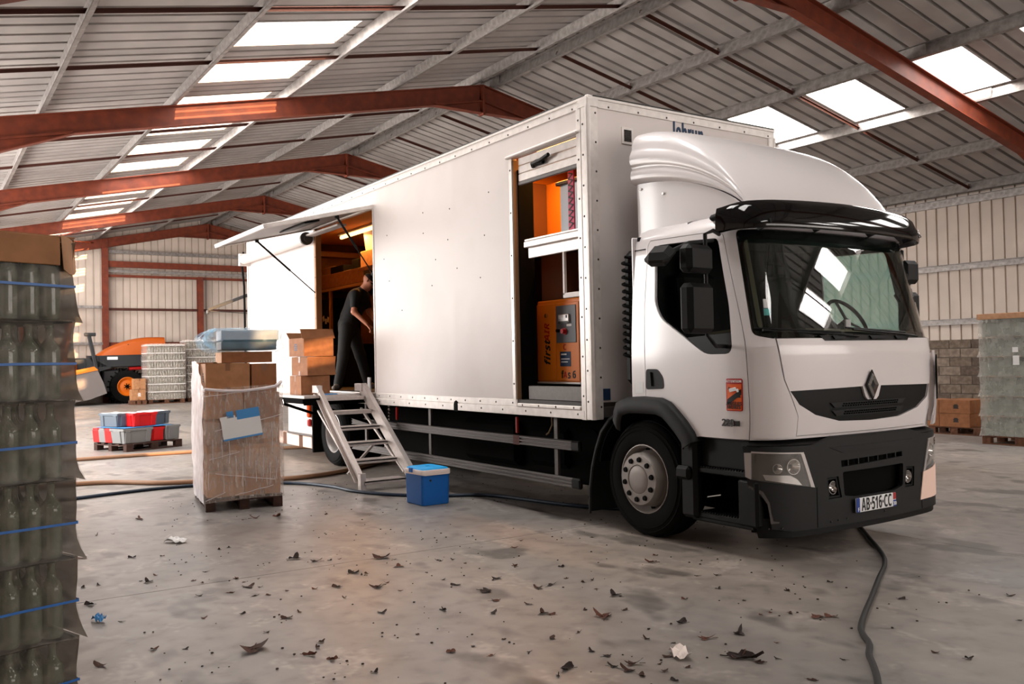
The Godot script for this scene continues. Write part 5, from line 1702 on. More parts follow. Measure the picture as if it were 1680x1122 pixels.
	# front, far side and back: three overlapping turns
	for tn in [[.09, .62, 0.0], [.40, .95, 3.0], [.72, 1.30, 6.0]]:
		F = []
		for j in 9:
			var v := j / 8.0
			var row := []
			for i in 31:
				var u := i / 30.0 * 3.0
				var e := mini(int(u), 2)
				var cor := [Vector2(.612, .415), Vector2(.612, -.412), Vector2(-.612, -.412), Vector2(-.612, .415)]
				var q: Vector2 = (cor[e] as Vector2).lerp(cor[e + 1], u - e)
				var nr: Vector2 = [Vector2(1, 0), Vector2(0, -1), Vector2(-1, 0)][e]
				var y: float = lerpf(tn[0], tn[1], v) + .03 * sin(u * 2.0 + tn[2])
				var b := .012 * ns.get_noise_3d(q.x * 1.8, y * .7, q.y * 1.8 + tn[2]) + .005
				row.append(Vector3(q.x + nr.x * b, y, q.y + nr.y * b))
			F.append(row)
		part("turn", MB.new().grid(F, false, false), M.film, fm)
	# bunched folds and creases that stand out white
	for q in [[-.32, .30, .30, .40], [.36, .05, .55, .62], [.3, -.38, .85, 1.0], [.40, .2, .12, .20], [.1, -.3, .16, .24], [.41, -.1, 1.22, 1.27]]:
		var rope := []
		for i in 9:
			var t := i / 8.0
			rope.append(Vector3(.622 + .004 * sin(i * 2.0), lerpf(q[2], q[3], t) + .003 * sin(i * 1.7), lerpf(q[0], q[1], t)))
		part("fold", MB.new().tube(rope, .0035, 5), M.film_thick, fm)
	for i in 13:
		var z := lerpf(-.36, .37, i / 12.0) + rg.randf_range(-.03, .03)
		var y0 := rg.randf_range(.15, .7)
		var rope := []
		for k in 6: rope.append(Vector3(.62 + .003 * sin(k * 3.0), y0 + k * rg.randf_range(.03, .07), z + .003 * sin(k * 1.4 + i)))
		part("crease", MB.new().tube(rope, .004, 5), M.film_thick, fm)
	part("crest", MB.new().tube([Vector3(.61, 1.30, .40), Vector3(.62, 1.275, .2), Vector3(.615, 1.27, 0), Vector3(.62, 1.29, -.2), Vector3(.61, 1.31, -.33), Vector3(.55, 1.36, -.41), Vector3(.3, 1.30, -.42)], .016, 7), M.film_thick, fm)
	# printed notice tucked under the film, tilted
	var nt := thing("paper_notice", "tilted white and blue notice on the front of the wrapped stack", "paper", T * Vector3(.632, .92, .03), -.157)
	var tb := Basis(Vector3.RIGHT, .14)
	var put := func(c: Vector3, s: Vector3, m: Material, called: String) -> void: part(called, MB.new().box(tb * c, s, 0, tb), m, nt)
	put.call(Vector3(0, -.03, 0), Vector3(.003, .22, .41), M.print_white, "sheet")
	put.call(Vector3(.0005, .10, -.085), Vector3(.003, .10, .24), M.blue_sheet, "blue_panel")
	put.call(Vector3(.0005, .085, .13), Vector3(.003, .035, .16), M.print_white, "sheet")
	put.call(Vector3(.0005, .115, .10), Vector3(.003, .07, .07), M.blue_sheet, "blue_panel")
	put.call(Vector3(.001, -.145, 0), Vector3(.003, .018, .41), M.blue_sheet, "blue_edge")
func build_door_things() -> void:
	# platform folded out below the door
	var pf := thing("loading_platform", "narrow metal platform folded out below the lorry's side door", "platform", Vector3(-12.1, 0, -4.68), 0, "", true)
	part("deck", MB.new().bb(Vector3(-12.95, 1.085, -5.10), Vector3(-11.28, 1.125, -4.22), .004), M.ladder_alu, pf)
	part("edge", MB.new().bb(Vector3(-12.95, 1.02, -4.24), Vector3(-11.28, 1.09, -4.20), .004), M.chassis, pf)
	part("edge", MB.new().bb(Vector3(-11.31, 1.0, -5.10), Vector3(-11.27, 1.09, -4.22), .004), M.chassis, pf)
	for x in [-12.9, -11.35]:
		part("strut", MB.new().bar(Vector3(x, 1.04, -4.3), Vector3(x, .70, -5.24), .04, .04, .004), M.chassis, pf)
	part("ring", MB.new().tube([Vector3(-12.0, 1.06, -4.19), Vector3(-11.96, 1.01, -4.185), Vector3(-12.0, .97, -4.185), Vector3(-12.04, 1.01, -4.185), Vector3(-12.0, 1.06, -4.19)], .006, 6), M.chrome, pf)
	# papers on the platform
	for q in [[-11.5, -4.62, .3, "blue_sheet", "blue folder lying on the platform before the open door"], [-11.45, -4.85, -.2, "print_white", "white sheet of paper on the platform by the door"]]:
		var o := single("folder" if q[3] == "blue_sheet" else "paper_sheet", MB.new().box(Vector3(0, .006, 0), Vector3(.30, .010, .22), .002), M[q[3]], q[4], "paper", Vector3(q[0], 1.126, q[1]))
		o.rotation.y = q[2]
	# three cartons, the top one open
	var bp := Vector3(-11.86, 1.127, -4.52)
	carton("lowest carton of the three at the lorry's side door", bp, -.06, Vector3(.52, .253, .40), M.cardboard_dark, "cartons on the platform", false, .0)
	carton("crushed middle carton of the three at the side door", bp + Vector3(.03, .262, -.05), .08, Vector3(.50, .250, .42), M.cardboard_dark, "cartons on the platform", false, .035)
	var s := Vector3(.54, .245, .42)
	var o := thing("cardboard_box", "topmost open carton at the side door with flaps up and a dark print", "box", bp + Vector3(.02, .522, -.02), .02, "cartons on the platform")
	for k in [-1, 1]:
		part("wall", MB.new().box(Vector3(0, s.y * .5, k * s.z * .5), Vector3(s.x, s.y, .006)), M.cardboard_dark, o)
		part("wall", MB.new().box(Vector3(k * s.x * .5, s.y * .5, 0), Vector3(.006, s.y, s.z)), M.cardboard_dark, o)
	part("base", MB.new().box(Vector3(0, .004, 0), Vector3(s.x, .008, s.z)), M.cardboard_dark, o)
	var bz := Basis(Vector3.BACK, .55)
	part("flap", MB.new().box(Vector3(s.x * .5, s.y, 0) + bz * Vector3(0, .07, 0), Vector3(.006, .15, s.z + .05), 0, bz), M.cardboard_dark, o)
	bz = Basis(Vector3.BACK, -1.3)
	part("flap", MB.new().box(Vector3(-s.x * .5, s.y, 0) + Basis(Vector3.BACK, .9) * Vector3(0, .07, 0), Vector3(.006, .14, s.z), 0, Basis(Vector3.BACK, .9)), M.cardboard, o)
	bz = Basis(Vector3.RIGHT, 1.45)
	part("flap", MB.new().box(Vector3(0, s.y, s.z * .5) + bz * Vector3(0, -.09, 0), Vector3(s.x, .18, .006), 0, bz), M.cardboard_dark, o)
	var pm := MB.new()
	for k in 4: pm.box(Vector3(-.02, .09 + k * .024, s.z * .5 + .004), Vector3([.10, .09, .10, .08][k], .017, .003))
	part("print", pm, M.print_blue, o)
	# steps: two channel stringers, six ribbed treads, feet, brace
	var A := [Vector3(-11.33, 1.20, -4.44), Vector3(-10.02, .16, -4.44)]
	var B := [Vector3(-11.26, 1.21, -5.02), Vector3(-9.87, .17, -5.02)]
	var st := thing("step_ladder", "aluminium steps with ribbed treads leaning at the lorry's side door", "steps", Vector3(-10.6, 0, -4.73), 0, "", true)
	var treads := [[1.10, -11.22], [.925, -10.99], [.735, -10.75], [.55, -10.52], [.355, -10.26], [.13, -10.02]]
	for S in [A, B]:
		var out := .05 if S == A else -.05
		var mb := MB.new()
		mb.bar(S[0], S[1], .012, .15, .002)
		for k in [-1, 1]:
			var up: Vector3 = Vector3(S[1].y - S[0].y, -(S[1].x - S[0].x), 0).normalized() * -.072 * k
			mb.bar(S[0] + up + Vector3(0, 0, out * .5), S[1] + up + Vector3(0, 0, out * .5), absf(out) + .012, .01, .002)
		var sg := part("stringer", mb, M.ladder_alu, st)
		part("foot", MB.new().bar(S[1] + Vector3(.03, .06, 0), Vector3(S[1].x + .045, 0, S[1].z), .09, .07, .004, Vector3.BACK), M.ladder_alu, sg)
		part("hook", MB.new().bb(S[0] + Vector3(-.16, -.045, -.03), S[0] + Vector3(.06, .055, .03), .004), M.ladder_alu, sg)
		part("back_rail", MB.new().bar(S[0] + Vector3(-.02, -.28, 0), S[1] + Vector3(-.14, .02, 0), .03, .03, .003), M.ladder_alu, sg)
	for q in treads:
		var mb := MB.new()
		mb.bb(Vector3(q[1] - .10, q[0] - .022, -5.0), Vector3(q[1] + .10, q[0], -4.45), .003)
		mb.bb(Vector3(q[1] + .085, q[0] - .045, -5.0), Vector3(q[1] + .10, q[0], -4.45), .002)
		for i in 5: mb.bb(Vector3(q[1] - .085 + i * .037, q[0], -4.99), Vector3(q[1] - .07 + i * .037, q[0] + .005, -4.46), .001)
		part("tread", mb, M.ladder_alu, st)
	part("brace", MB.new().bar(Vector3(-10.55, .15, -4.50), Vector3(-10.72, .52, -4.97), .03, .03, .003), M.ladder_alu, st)
	# cool box
	var T := Transform3D(Basis(Vector3.UP, -.10), Vector3(-8.735, 0, -4.66))
	var cb := thing("cool_box", "blue cool box with a white rim standing by the steps", "cool box", T.origin, .02)
	var ring := func(y: float, sx: float, sz: float, r: float) -> Array:
		var a := []
		for i in 32:
			var t := TAU * (i + .5) / 32
			var c := Vector2(signf(cos(t)) * (sx - r), signf(sin(t)) * (sz - r)) + Vector2(cos(t), sin(t)) * r
			a.append(Vector3(c.x, y, c.y))
		return a
	part("tub", MB.new().grid([ring.call(0.0, .10, .09, .04), ring.call(.0, .192, .162, .04), ring.call(.008, .198, .168, .045), ring.call(.335, .207, .175, .045)], true, true), M.cooler_blue, cb)
	var rimr := []
	for k in 3:
		var a: Array = ring.call(0, .214, .182, .045)
		for i in 32:
			var dip := .0 if absf(a[i].z) > absf(a[i].x) * 9.9 else 0.0
			var f := 1 - absf(a[i].z) / .182 if a[i].x > .15 else (1 - absf(a[i].x) / .214)
			a[i].y = [.330 - .03 * maxf(0, f), .375, .380][k] + dip
			if k == 2: a[i] *= Vector3(.93, 1, .93)
		rimr.append(a)
	part("rim", MB.new().grid(rimr, true, true), M.cooler_white, cb)
	part("lid", MB.new().grid([ring.call(.372, .198, .168, .05), ring.call(.392, .196, .166, .05), ring.call(.400, .17, .14, .05), ring.call(.402, .02, .02, .01)], true, true), M.cooler_lid, cb)
	part("latch", MB.new().box(Vector3(-.03, .372, .188), Vector3(.07, .05, .02), .006), M.cooler_blue, cb)
	part("rivet", MB.new().cyl(Vector3(.206, .27, .08), Vector3(.214, .27, .08), .012, 10), M.rivet, cb)
	# hoses and cable on the floor
	var sm := func(p: Array, n: int) -> Array:
		var c := Curve3D.new()
		for i in p.size():
			var tn: Vector3 = (p[mini(i + 1, p.size() - 1)] - p[maxi(i - 1, 0)]) * .18
			c.add_point(p[i], -tn, tn)
		var r := []
		for i in n + 1: r.append(c.sample_baked(c.get_baked_length() * i / n, true))
		return r
	single("hose", MB.new().tube(sm.call([Vector3(-12.6, .03, .6), Vector3(-13.0, .03, -1.74), Vector3(-12.3, .03, -2.7), Vector3(-11.9, .03, -3.6), Vector3(-11.6, .03, -4.2), Vector3(-11.8, .03, -4.9), Vector3(-12.3, .03, -5.6), Vector3(-13.0, .03, -6.3)], 70), .03, 8), M.hose_tan, "thick tan hose running past the wrapped stack under the lorry", "hose")
	single("hose", MB.new().tube(sm.call([Vector3(-16.3, .03, .5), Vector3(-16.45, .03, -2.2), Vector3(-16.4, .03, -3.87), Vector3(-16.0, .03, -5.2), Vector3(-15.4, .03, -6.5)], 50), .032, 8), M.hose_tan, "tan hose lying before the pallet of crates", "hose")
	single("hose", MB.new().tube(sm.call([Vector3(-11.0, .02, .5), Vector3(-11.66, .02, -1.56), Vector3(-11.85, .02, -2.8), Vector3(-11.3, .02, -3.9), Vector3(-10.6, .02, -4.26), Vector3(-9.95, .02, -4.34), Vector3(-9.35, .02, -4.60), Vector3(-8.9, .02, -5.05), Vector3(-8.6, .02, -5.4), Vector3(-7.4, .02, -5.7), Vector3(-6.6, .02, -6.2)], 90), .02, 8), M.hose_blue, "dark blue hose curving from the wrapped stack past the cool box", "hose")
	single("cable", MB.new().tube(sm.call([Vector3(-5.5, .02, -7.5), Vector3(-5.06, .02, -7.06), Vector3(-4.59, .02, -6.565), Vector3(-4.16, .02, -6.11), Vector3(-3.93, .02, -5.80), Vector3(-3.72, .02, -5.42), Vector3(-3.46, .02, -4.96), Vector3(-3.26, .02, -4.6), Vector3(-3.09, .02, -4.33), Vector3(-2.92, .02, -4.16), Vector3(-2.82, .02, -4.01), Vector3(-2.62, .02, -3.78), Vector3(-2.2, .02, -3.2)], 110), .017, 8), M.cable_black, "black cable snaking from under the bumper across the floor", "cable")
	build_inside()

func build_inside() -> void:
	# compressor seen through the hatch
	var c := thing("compressor", "orange compressor cabinet in the lorry's side hatch", "compressor", Vector3(-7.42, 1.28, -5.78), 0, "", true)
	var F := -5.50
	part("plinth", MB.new().bb(Vector3(-7.77, 1.14, -6.05), Vector3(-7.07, 1.30, F - .02), .004), M.dark, c)
	part("cabinet", MB.new().bb(Vector3(-7.79, 1.30, -6.1), Vector3(-7.05, 2.16, F - .012), .012), M.compressor_orange, c)
	var d := part("door", MB.new().bb(Vector3(-7.785, 1.32, F - .014), Vector3(-7.455, 2.12, F), .005), M.compressor_orange, c)
	part("front_panel", MB.new().bb(Vector3(-7.445, 1.32, F - .014), Vector3(-7.06, 2.12, F), .005), M.compressor_orange, c)
	part("base_strip", MB.new().bb(Vector3(-7.79, 1.29, F - .02), Vector3(-7.05, 1.31, F + .004), .003), M.aluminium, c)
	part("lock", MB.new().cyl(Vector3(-7.60, 2.0, F), Vector3(-7.60, 2.0, F + .02), .022, 12), M.chrome, d)
	var cp := part("control_panel", MB.new().bb(Vector3(-7.43, 1.80 - .09, F), Vector3(-7.10, 2.09, F + .008), .003), mat("panel_grey", Color(.36, .37, .39), .5), c)
	var du := part("display_unit", MB.new().bb(Vector3(-7.37, 1.91, F + .008), Vector3(-7.19, 2.0, F + .03), .006), M.silver, cp)
	part("screen", MB.new().bb(Vector3(-7.355, 1.955, F + .03), Vector3(-7.275, 1.99, F + .032)), M.print_white, cp)
	part("keys", MB.new().bb(Vector3(-7.36, 1.905, F + .028), Vector3(-7.20, 1.93, F + .032)).bb(Vector3(-7.235, 1.96, F + .03), Vector3(-7.21, 1.99, F + .033)), M.rivet, cp)
	part("tag", MB.new().bb(Vector3(-7.25, 1.875, F + .008), Vector3(-7.17, 1.90, F + .010)), M.print_white, cp)
	part("stop_button", MB.new().cyl(Vector3(-7.28, 1.825, F + .008), Vector3(-7.28, 1.825, F + .016), .036, 16).cyl(Vector3(-7.28, 1.825, F + .016), Vector3(-7.28, 1.825, F + .05), .024, 14), M.sticker_red, cp)
	part("switch", MB.new().cyl(Vector3(-7.38, 1.835, F + .008), Vector3(-7.38, 1.835, F + .04), .018, 10), M.black_plastic, cp)
	var rot := Basis(Vector3.BACK, PI / 2) * Basis.from_scale(Vector3(.95, 1, 1))
	part("lettering", MB.new().text("first", .10, Transform3D(rot * Basis(Vector3(1, 0, 0), Vector3(.25, 1, 0), Vector3(0, 0, 1)), Vector3(-7.60, 1.62, F + .002)), .003), M.print_black, d)
	part("lettering", MB.new().text("AIR", .085, Transform3D(rot * Basis(Vector3(1, 0, 0), Vector3(.25, 1, 0), Vector3(0, 0, 1)), Vector3(-7.60, 1.83, F + .002)), .003), M.sticker_red, d)
	part("lettering", MB.new().text("f", .075, Transform3D(Basis.IDENTITY, Vector3(-7.345, 1.385, F + .002)), .003).text("s 6", .075, Transform3D(Basis.IDENTITY, Vector3(-7.19, 1.385, F + .002)), .003), M.print_black, c)
	part("lettering", MB.new().text("A", .06, Transform3D(Basis.IDENTITY, Vector3(-7.298, 1.383, F + .002)), .003).text("C", .06, Transform3D(Basis.IDENTITY, Vector3(-7.30, 1.665, F + .002)), .003), M.sticker_red, c)
	part("notice", MB.new().bb(Vector3(-7.38, 1.47, F), Vector3(-7.20, 1.62, F + .002)), M.print_blue, c)
	part("notice_lines", MB.new().bb(Vector3(-7.36, 1.585, F + .002), Vector3(-7.27, 1.60, F + .003)).bb(Vector3(-7.36, 1.54, F + .002), Vector3(-7.22, 1.55, F + .003)).bb(Vector3(-7.36, 1.51, F + .002), Vector3(-7.25, 1.52, F + .003)), M.print_white, c)
	# brown duct and pale cabinet above
	single("duct_box", MB.new().bb(Vector3(-.2, 0, -.25), Vector3(.22, .5, .22), .008), M.brown_wall, "brown duct box standing on the orange compressor", "duct", Vector3(-7.60, 2.165, -5.80))
	var gc := thing("switch_cabinet", "pale blue-grey cabinet on the shelf in the side hatch", "cabinet", Vector3(-7.10, 2.765, -5.60))
	part("body", MB.new().bb(Vector3(-.165, 0, -.15), Vector3(.165, .535, .15), .01), M.cool_grey, gc)
	part("lid", MB.new().bb(Vector3(-.20, .535, -.17), Vector3(.18, .575, .18), .008), M.steel_dark, gc)
	for y in [1.36, 1.56]: single("socket", MB.new().box(Vector3.ZERO, Vector3(.07, .09, .05), .008), M.silver, "grey socket box %s on the dark track left of the compressor" % ("lower" if y < 1.5 else "upper"), "socket", Vector3(-7.72, y, -5.32))
	var hb := thing("hazard_strip", "pink strip with a black zigzag hanging in the hatch", "strip", Vector3(-6.84, 2.78, -5.62), 0, "", true)
	part("strip", MB.new().bb(Vector3(-6.95, 2.78, -5.33), Vector3(-6.86, 3.42, -5.315)), mat("pink", Color(.75, .20, .36), .6), hb)
	var zg := MB.new()
	for i in 9: zg.bar(Vector3(-6.94, 2.82 + i * .06, -5.312), Vector3(-6.87, 2.86 + i * .06, -5.312), .003, .012).bar(Vector3(-6.87, 2.86 + i * .06, -5.312), Vector3(-6.94, 2.88 + i * .06, -5.312), .003, .012)
	part("zigzag", zg, M.print_black, hb)
	single("horn", MB.new().lathe([Vector2(0, -.06), Vector2(.05, -.05), Vector2(.07, 0), Vector2(.06, .05), Vector2(.02, .09), Vector2(0, .09)], 16), M.black_plastic, "round black horn hanging under the compartment ceiling", "horn", Vector3(-7.75, 3.62, -6.5))
	lamp("work_lamp", "warm tube lamp under the ceiling of the compressor compartment", Vector3(-7.6, 3.82, -5.75), .9, Color(1.0, .66, .30), 16.0)
	# rear compartment: tube lamp, shelf along the far wall and what lies on it
	lamp("tube_lamp", "glowing warm tube lamp under the box ceiling", Vector3(-14.25, 3.79, -6.35), 1.5, Color(1.0, .66, .30), 13.0)
	var sh := thing("shelf", "long cardboard-fronted shelf along the inside of the lorry", "shelf", Vector3(-14.5, 2.9, -6.6), 0, "", true)
	part("board", MB.new().bb(Vector3(-16.4, 2.90, -7.58), Vector3(-12.0, 2.93, -6.3), .004), M.plywood, sh)
	part("front", MB.new().bb(Vector3(-16.3, 2.93, -6.32), Vector3(-12.0, 3.17, -6.30), .003), M.cardboard_dark, sh)
	part("lip", MB.new().bb(Vector3(-16.4, 2.86, -6.31), Vector3(-12.0, 2.905, -6.27), .004), M.wood_jamb, sh)
	for x in [-15.45, -13.4]: part("post", MB.new().bb(Vector3(x - .03, 1.14, -6.34), Vector3(x + .03, 2.88, -6.29), .004), M.wood_jamb, sh)
	part("print", MB.new().bb(Vector3(-13.95, 3.02, -6.30), Vector3(-13.72, 3.10, -6.297)), M.rivet, sh)
	part("beam", MB.new().bb(Vector3(-16.4, 3.60, -7.6), Vector3(-16.28, 3.70, -5.3), .006), M.wood_jamb, sh)
	var q := func(called: String, lab: String, cat: String, a: Vector3, b: Vector3, m: Material, w := .008) -> void:
		single(called, MB.new().bb(a - (a + b) * .5, b - (a + b) * .5, w), m, lab, cat, (a + b) * .5)
	q.call("black_case", "black case with an orange edge on the shelf in the lorry", "case", Vector3(-15.65, 2.935, -6.75), Vector3(-15.05, 3.32, -6.4), M.dark)
	q.call("small_carton", "pale carton with printed panels on the shelf in the lorry", "box", Vector3(-14.30, 2.935, -6.75), Vector3(-13.75, 3.46, -6.4), M.cardboard_pale)
	q.call("narrow_case", "narrow dark case beside the pale printed carton", "case", Vector3(-14.68, 2.935, -6.7), Vector3(-14.36, 3.36, -6.4), M.dark)
	q.call("plywood_case", "long plywood case at the back of the shelf in the lorry", "case", Vector3(-16.35, 2.935, -7.2), Vector3(-15.7, 3.36, -6.5), M.wood_jamb)
	q.call("wall_box", "pale wall box below the silver duct in the lorry", "box", Vector3(-16.35, 3.18, -6.32), Vector3(-16.0, 3.36, -6.0), M.cardboard_pale)
	single("silver_duct", MB.new().tube([Vector3(-16.1, 3.50, -6.2), Vector3(-16.08, 3.60, -6.15), Vector3(-16.0, 3.68, -6.0), Vector3(-15.85, 3.70, -5.7)], .14, 14), M.chrome, "shiny flexible duct bending under the box ceiling", "duct")
	single("rolled_bundle", MB.new().cyl(Vector3(-15.6, 3.12, -7.15), Vector3(-14.2, 3.12, -7.15), .17, 14).cyl(Vector3(-15.4, 3.36, -7.2), Vector3(-14.3, 3.36, -7.1), .08, 12), M.brown_wall, "rolled dark bundle lying at the back of the shelf", "bundle")
	var bu := thing("bucket", "pale plastic bucket on the carton at the end of the shelf", "bucket", Vector3(-14.2, 3.46, -6.57))
	part("tub", MB.new().lathe([Vector2(0, 0), Vector2(.10, .0), Vector2(.14, .33), Vector2(.146, .34), Vector2(.13, .34), Vector2(.09, .02), Vector2(0, .02)], 18), M.cooler_white, bu)
	var mc := thing("machine", "dark machine with a white mark under the shelf in the lorry", "machine", Vector3(-15.9, 1.14, -6.8), 0, "", true)
	part("body", MB.new().bb(Vector3(-16.38, 1.14, -7.5), Vector3(-15.5, 2.75, -6.4), .02), M.dark, mc)
	var sc := MB.new()
	for i in 5: sc.box(Vector3(-16.12 + i * .11, 2.36 + .03 * sin(i * 2.1), -6.395), Vector3(.08, .10, .004), .001, Basis(Vector3.BACK, .3 * sin(i * 1.7)))
	part("mark", sc, M.print_white, mc)
	part("panel", MB.new().bb(Vector3(-15.9, 1.75, -6.4), Vector3(-15.6, 1.95, -6.39), .004), M.dull_aluminium, mc)
	single("board_sheet", MB.new().bb(Vector3(-.7, -.75, -.02), Vector3(.7, .75, .02), .004), M.plywood, "brown board standing behind the man in the lorry", "board", Vector3(-14.6, 2.0, -6.85))
	single("dark_locker", MB.new().bb(Vector3(-.75, 0, -.3), Vector3(.75, .72, .3), .01), M.dark, "low black locker behind the man in the lorry", "locker", Vector3(-14.4, 1.141, -6.45))
	single("white_board", MB.new().box(Vector3(0, .10, 0), Vector3(.09, .20, .02), .004), M.print_white, "narrow white offcut standing in the doorway", "board", Vector3(-11.5, 1.141, -5.25))

func lamp(called: String, lab: String, at: Vector3, L: float, c: Color, e: float) -> void:
	var o := thing(called, lab, "lamp", at)
	var m := StandardMaterial3D.new()
	m.resource_name = called + "_glow"
	m.albedo_color = Color(1, .95, .85)
	m.emission_enabled = true; m.emission = Color(1.0, .80, .52); m.emission_energy_multiplier = 9.0
	part("tube", MB.new().cyl(Vector3(-L * .5, 0, 0), Vector3(L * .5, 0, 0), .03, 12), m, o)
	part("housing", MB.new().bb(Vector3(-L * .5 - .04, .032, -.06), Vector3(L * .5 + .04, .068, .06), .006), M.panel_white, o)
	var l := AreaLight3D.new()
	l.name = numbered("lamp_light")
	l.area_normalize_energy = true
	l.area_size = Vector2(L, .08)
	l.light_energy = e
	l.light_color = c
	l.shadow_enabled = true
	l.area_range = 12
	add_child(l)
	l.transform = Transform3D(Basis(Vector3.RIGHT, -PI / 2), at + Vector3(0, -.04, 0))
func crate(label: String, at: Vector3, turn: float, m: Material, s := Vector3(.60, .27, .40)) -> void:
	var o := thing("crate", label, "crate", at, turn, "plastic crates on the small pallet")
	var t := .90
	var h := s * .5
	var wall := func(y: float, k: float, f: float) -> Array: return [Vector3(-h.x * k * f, y, h.z * k * f), Vector3(h.x * k * f, y, h.z * k * f), Vector3(h.x * k * f, y, -h.z * k * f), Vector3(-h.x * k * f, y, -h.z * k * f)]
	var mb := MB.new()
	mb.grid([wall.call(.01, t * .1, 1.0), wall.call(.005, t, 1.0), wall.call(s.y, 1.0, 1.0), wall.call(s.y, .955, 1.0), wall.call(.02, t * .95, 1.0), wall.call(.02, .1, 1.0)], true, true, false)
	var b := part("tub", mb, m, o)
	mb = MB.new()
	for k in [-1, 1]:
		mb.box(Vector3(0, s.y - .02, k * h.z), Vector3(s.x + .03, .045, .025), .006); mb.box(Vector3(k * h.x, s.y - .02, 0), Vector3(.025, .045, s.z + .03), .006)
	part("rim", mb, m, b)
	for k in [-1, 1]:
		for x in [-.36, .36]: part("rib", MB.new().bar(Vector3(x * s.x, .01, k * h.z * .91), Vector3(x * s.x, s.y - .03, k * h.z * 1.0), .10, .03, .006, Vector3.BACK), m, b)
		part("rib", MB.new().bar(Vector3(k * h.x * .91, .01, 0), Vector3(k * h.x, s.y - .03, 0), .03, .20, .006, Vector3.BACK), m, b)

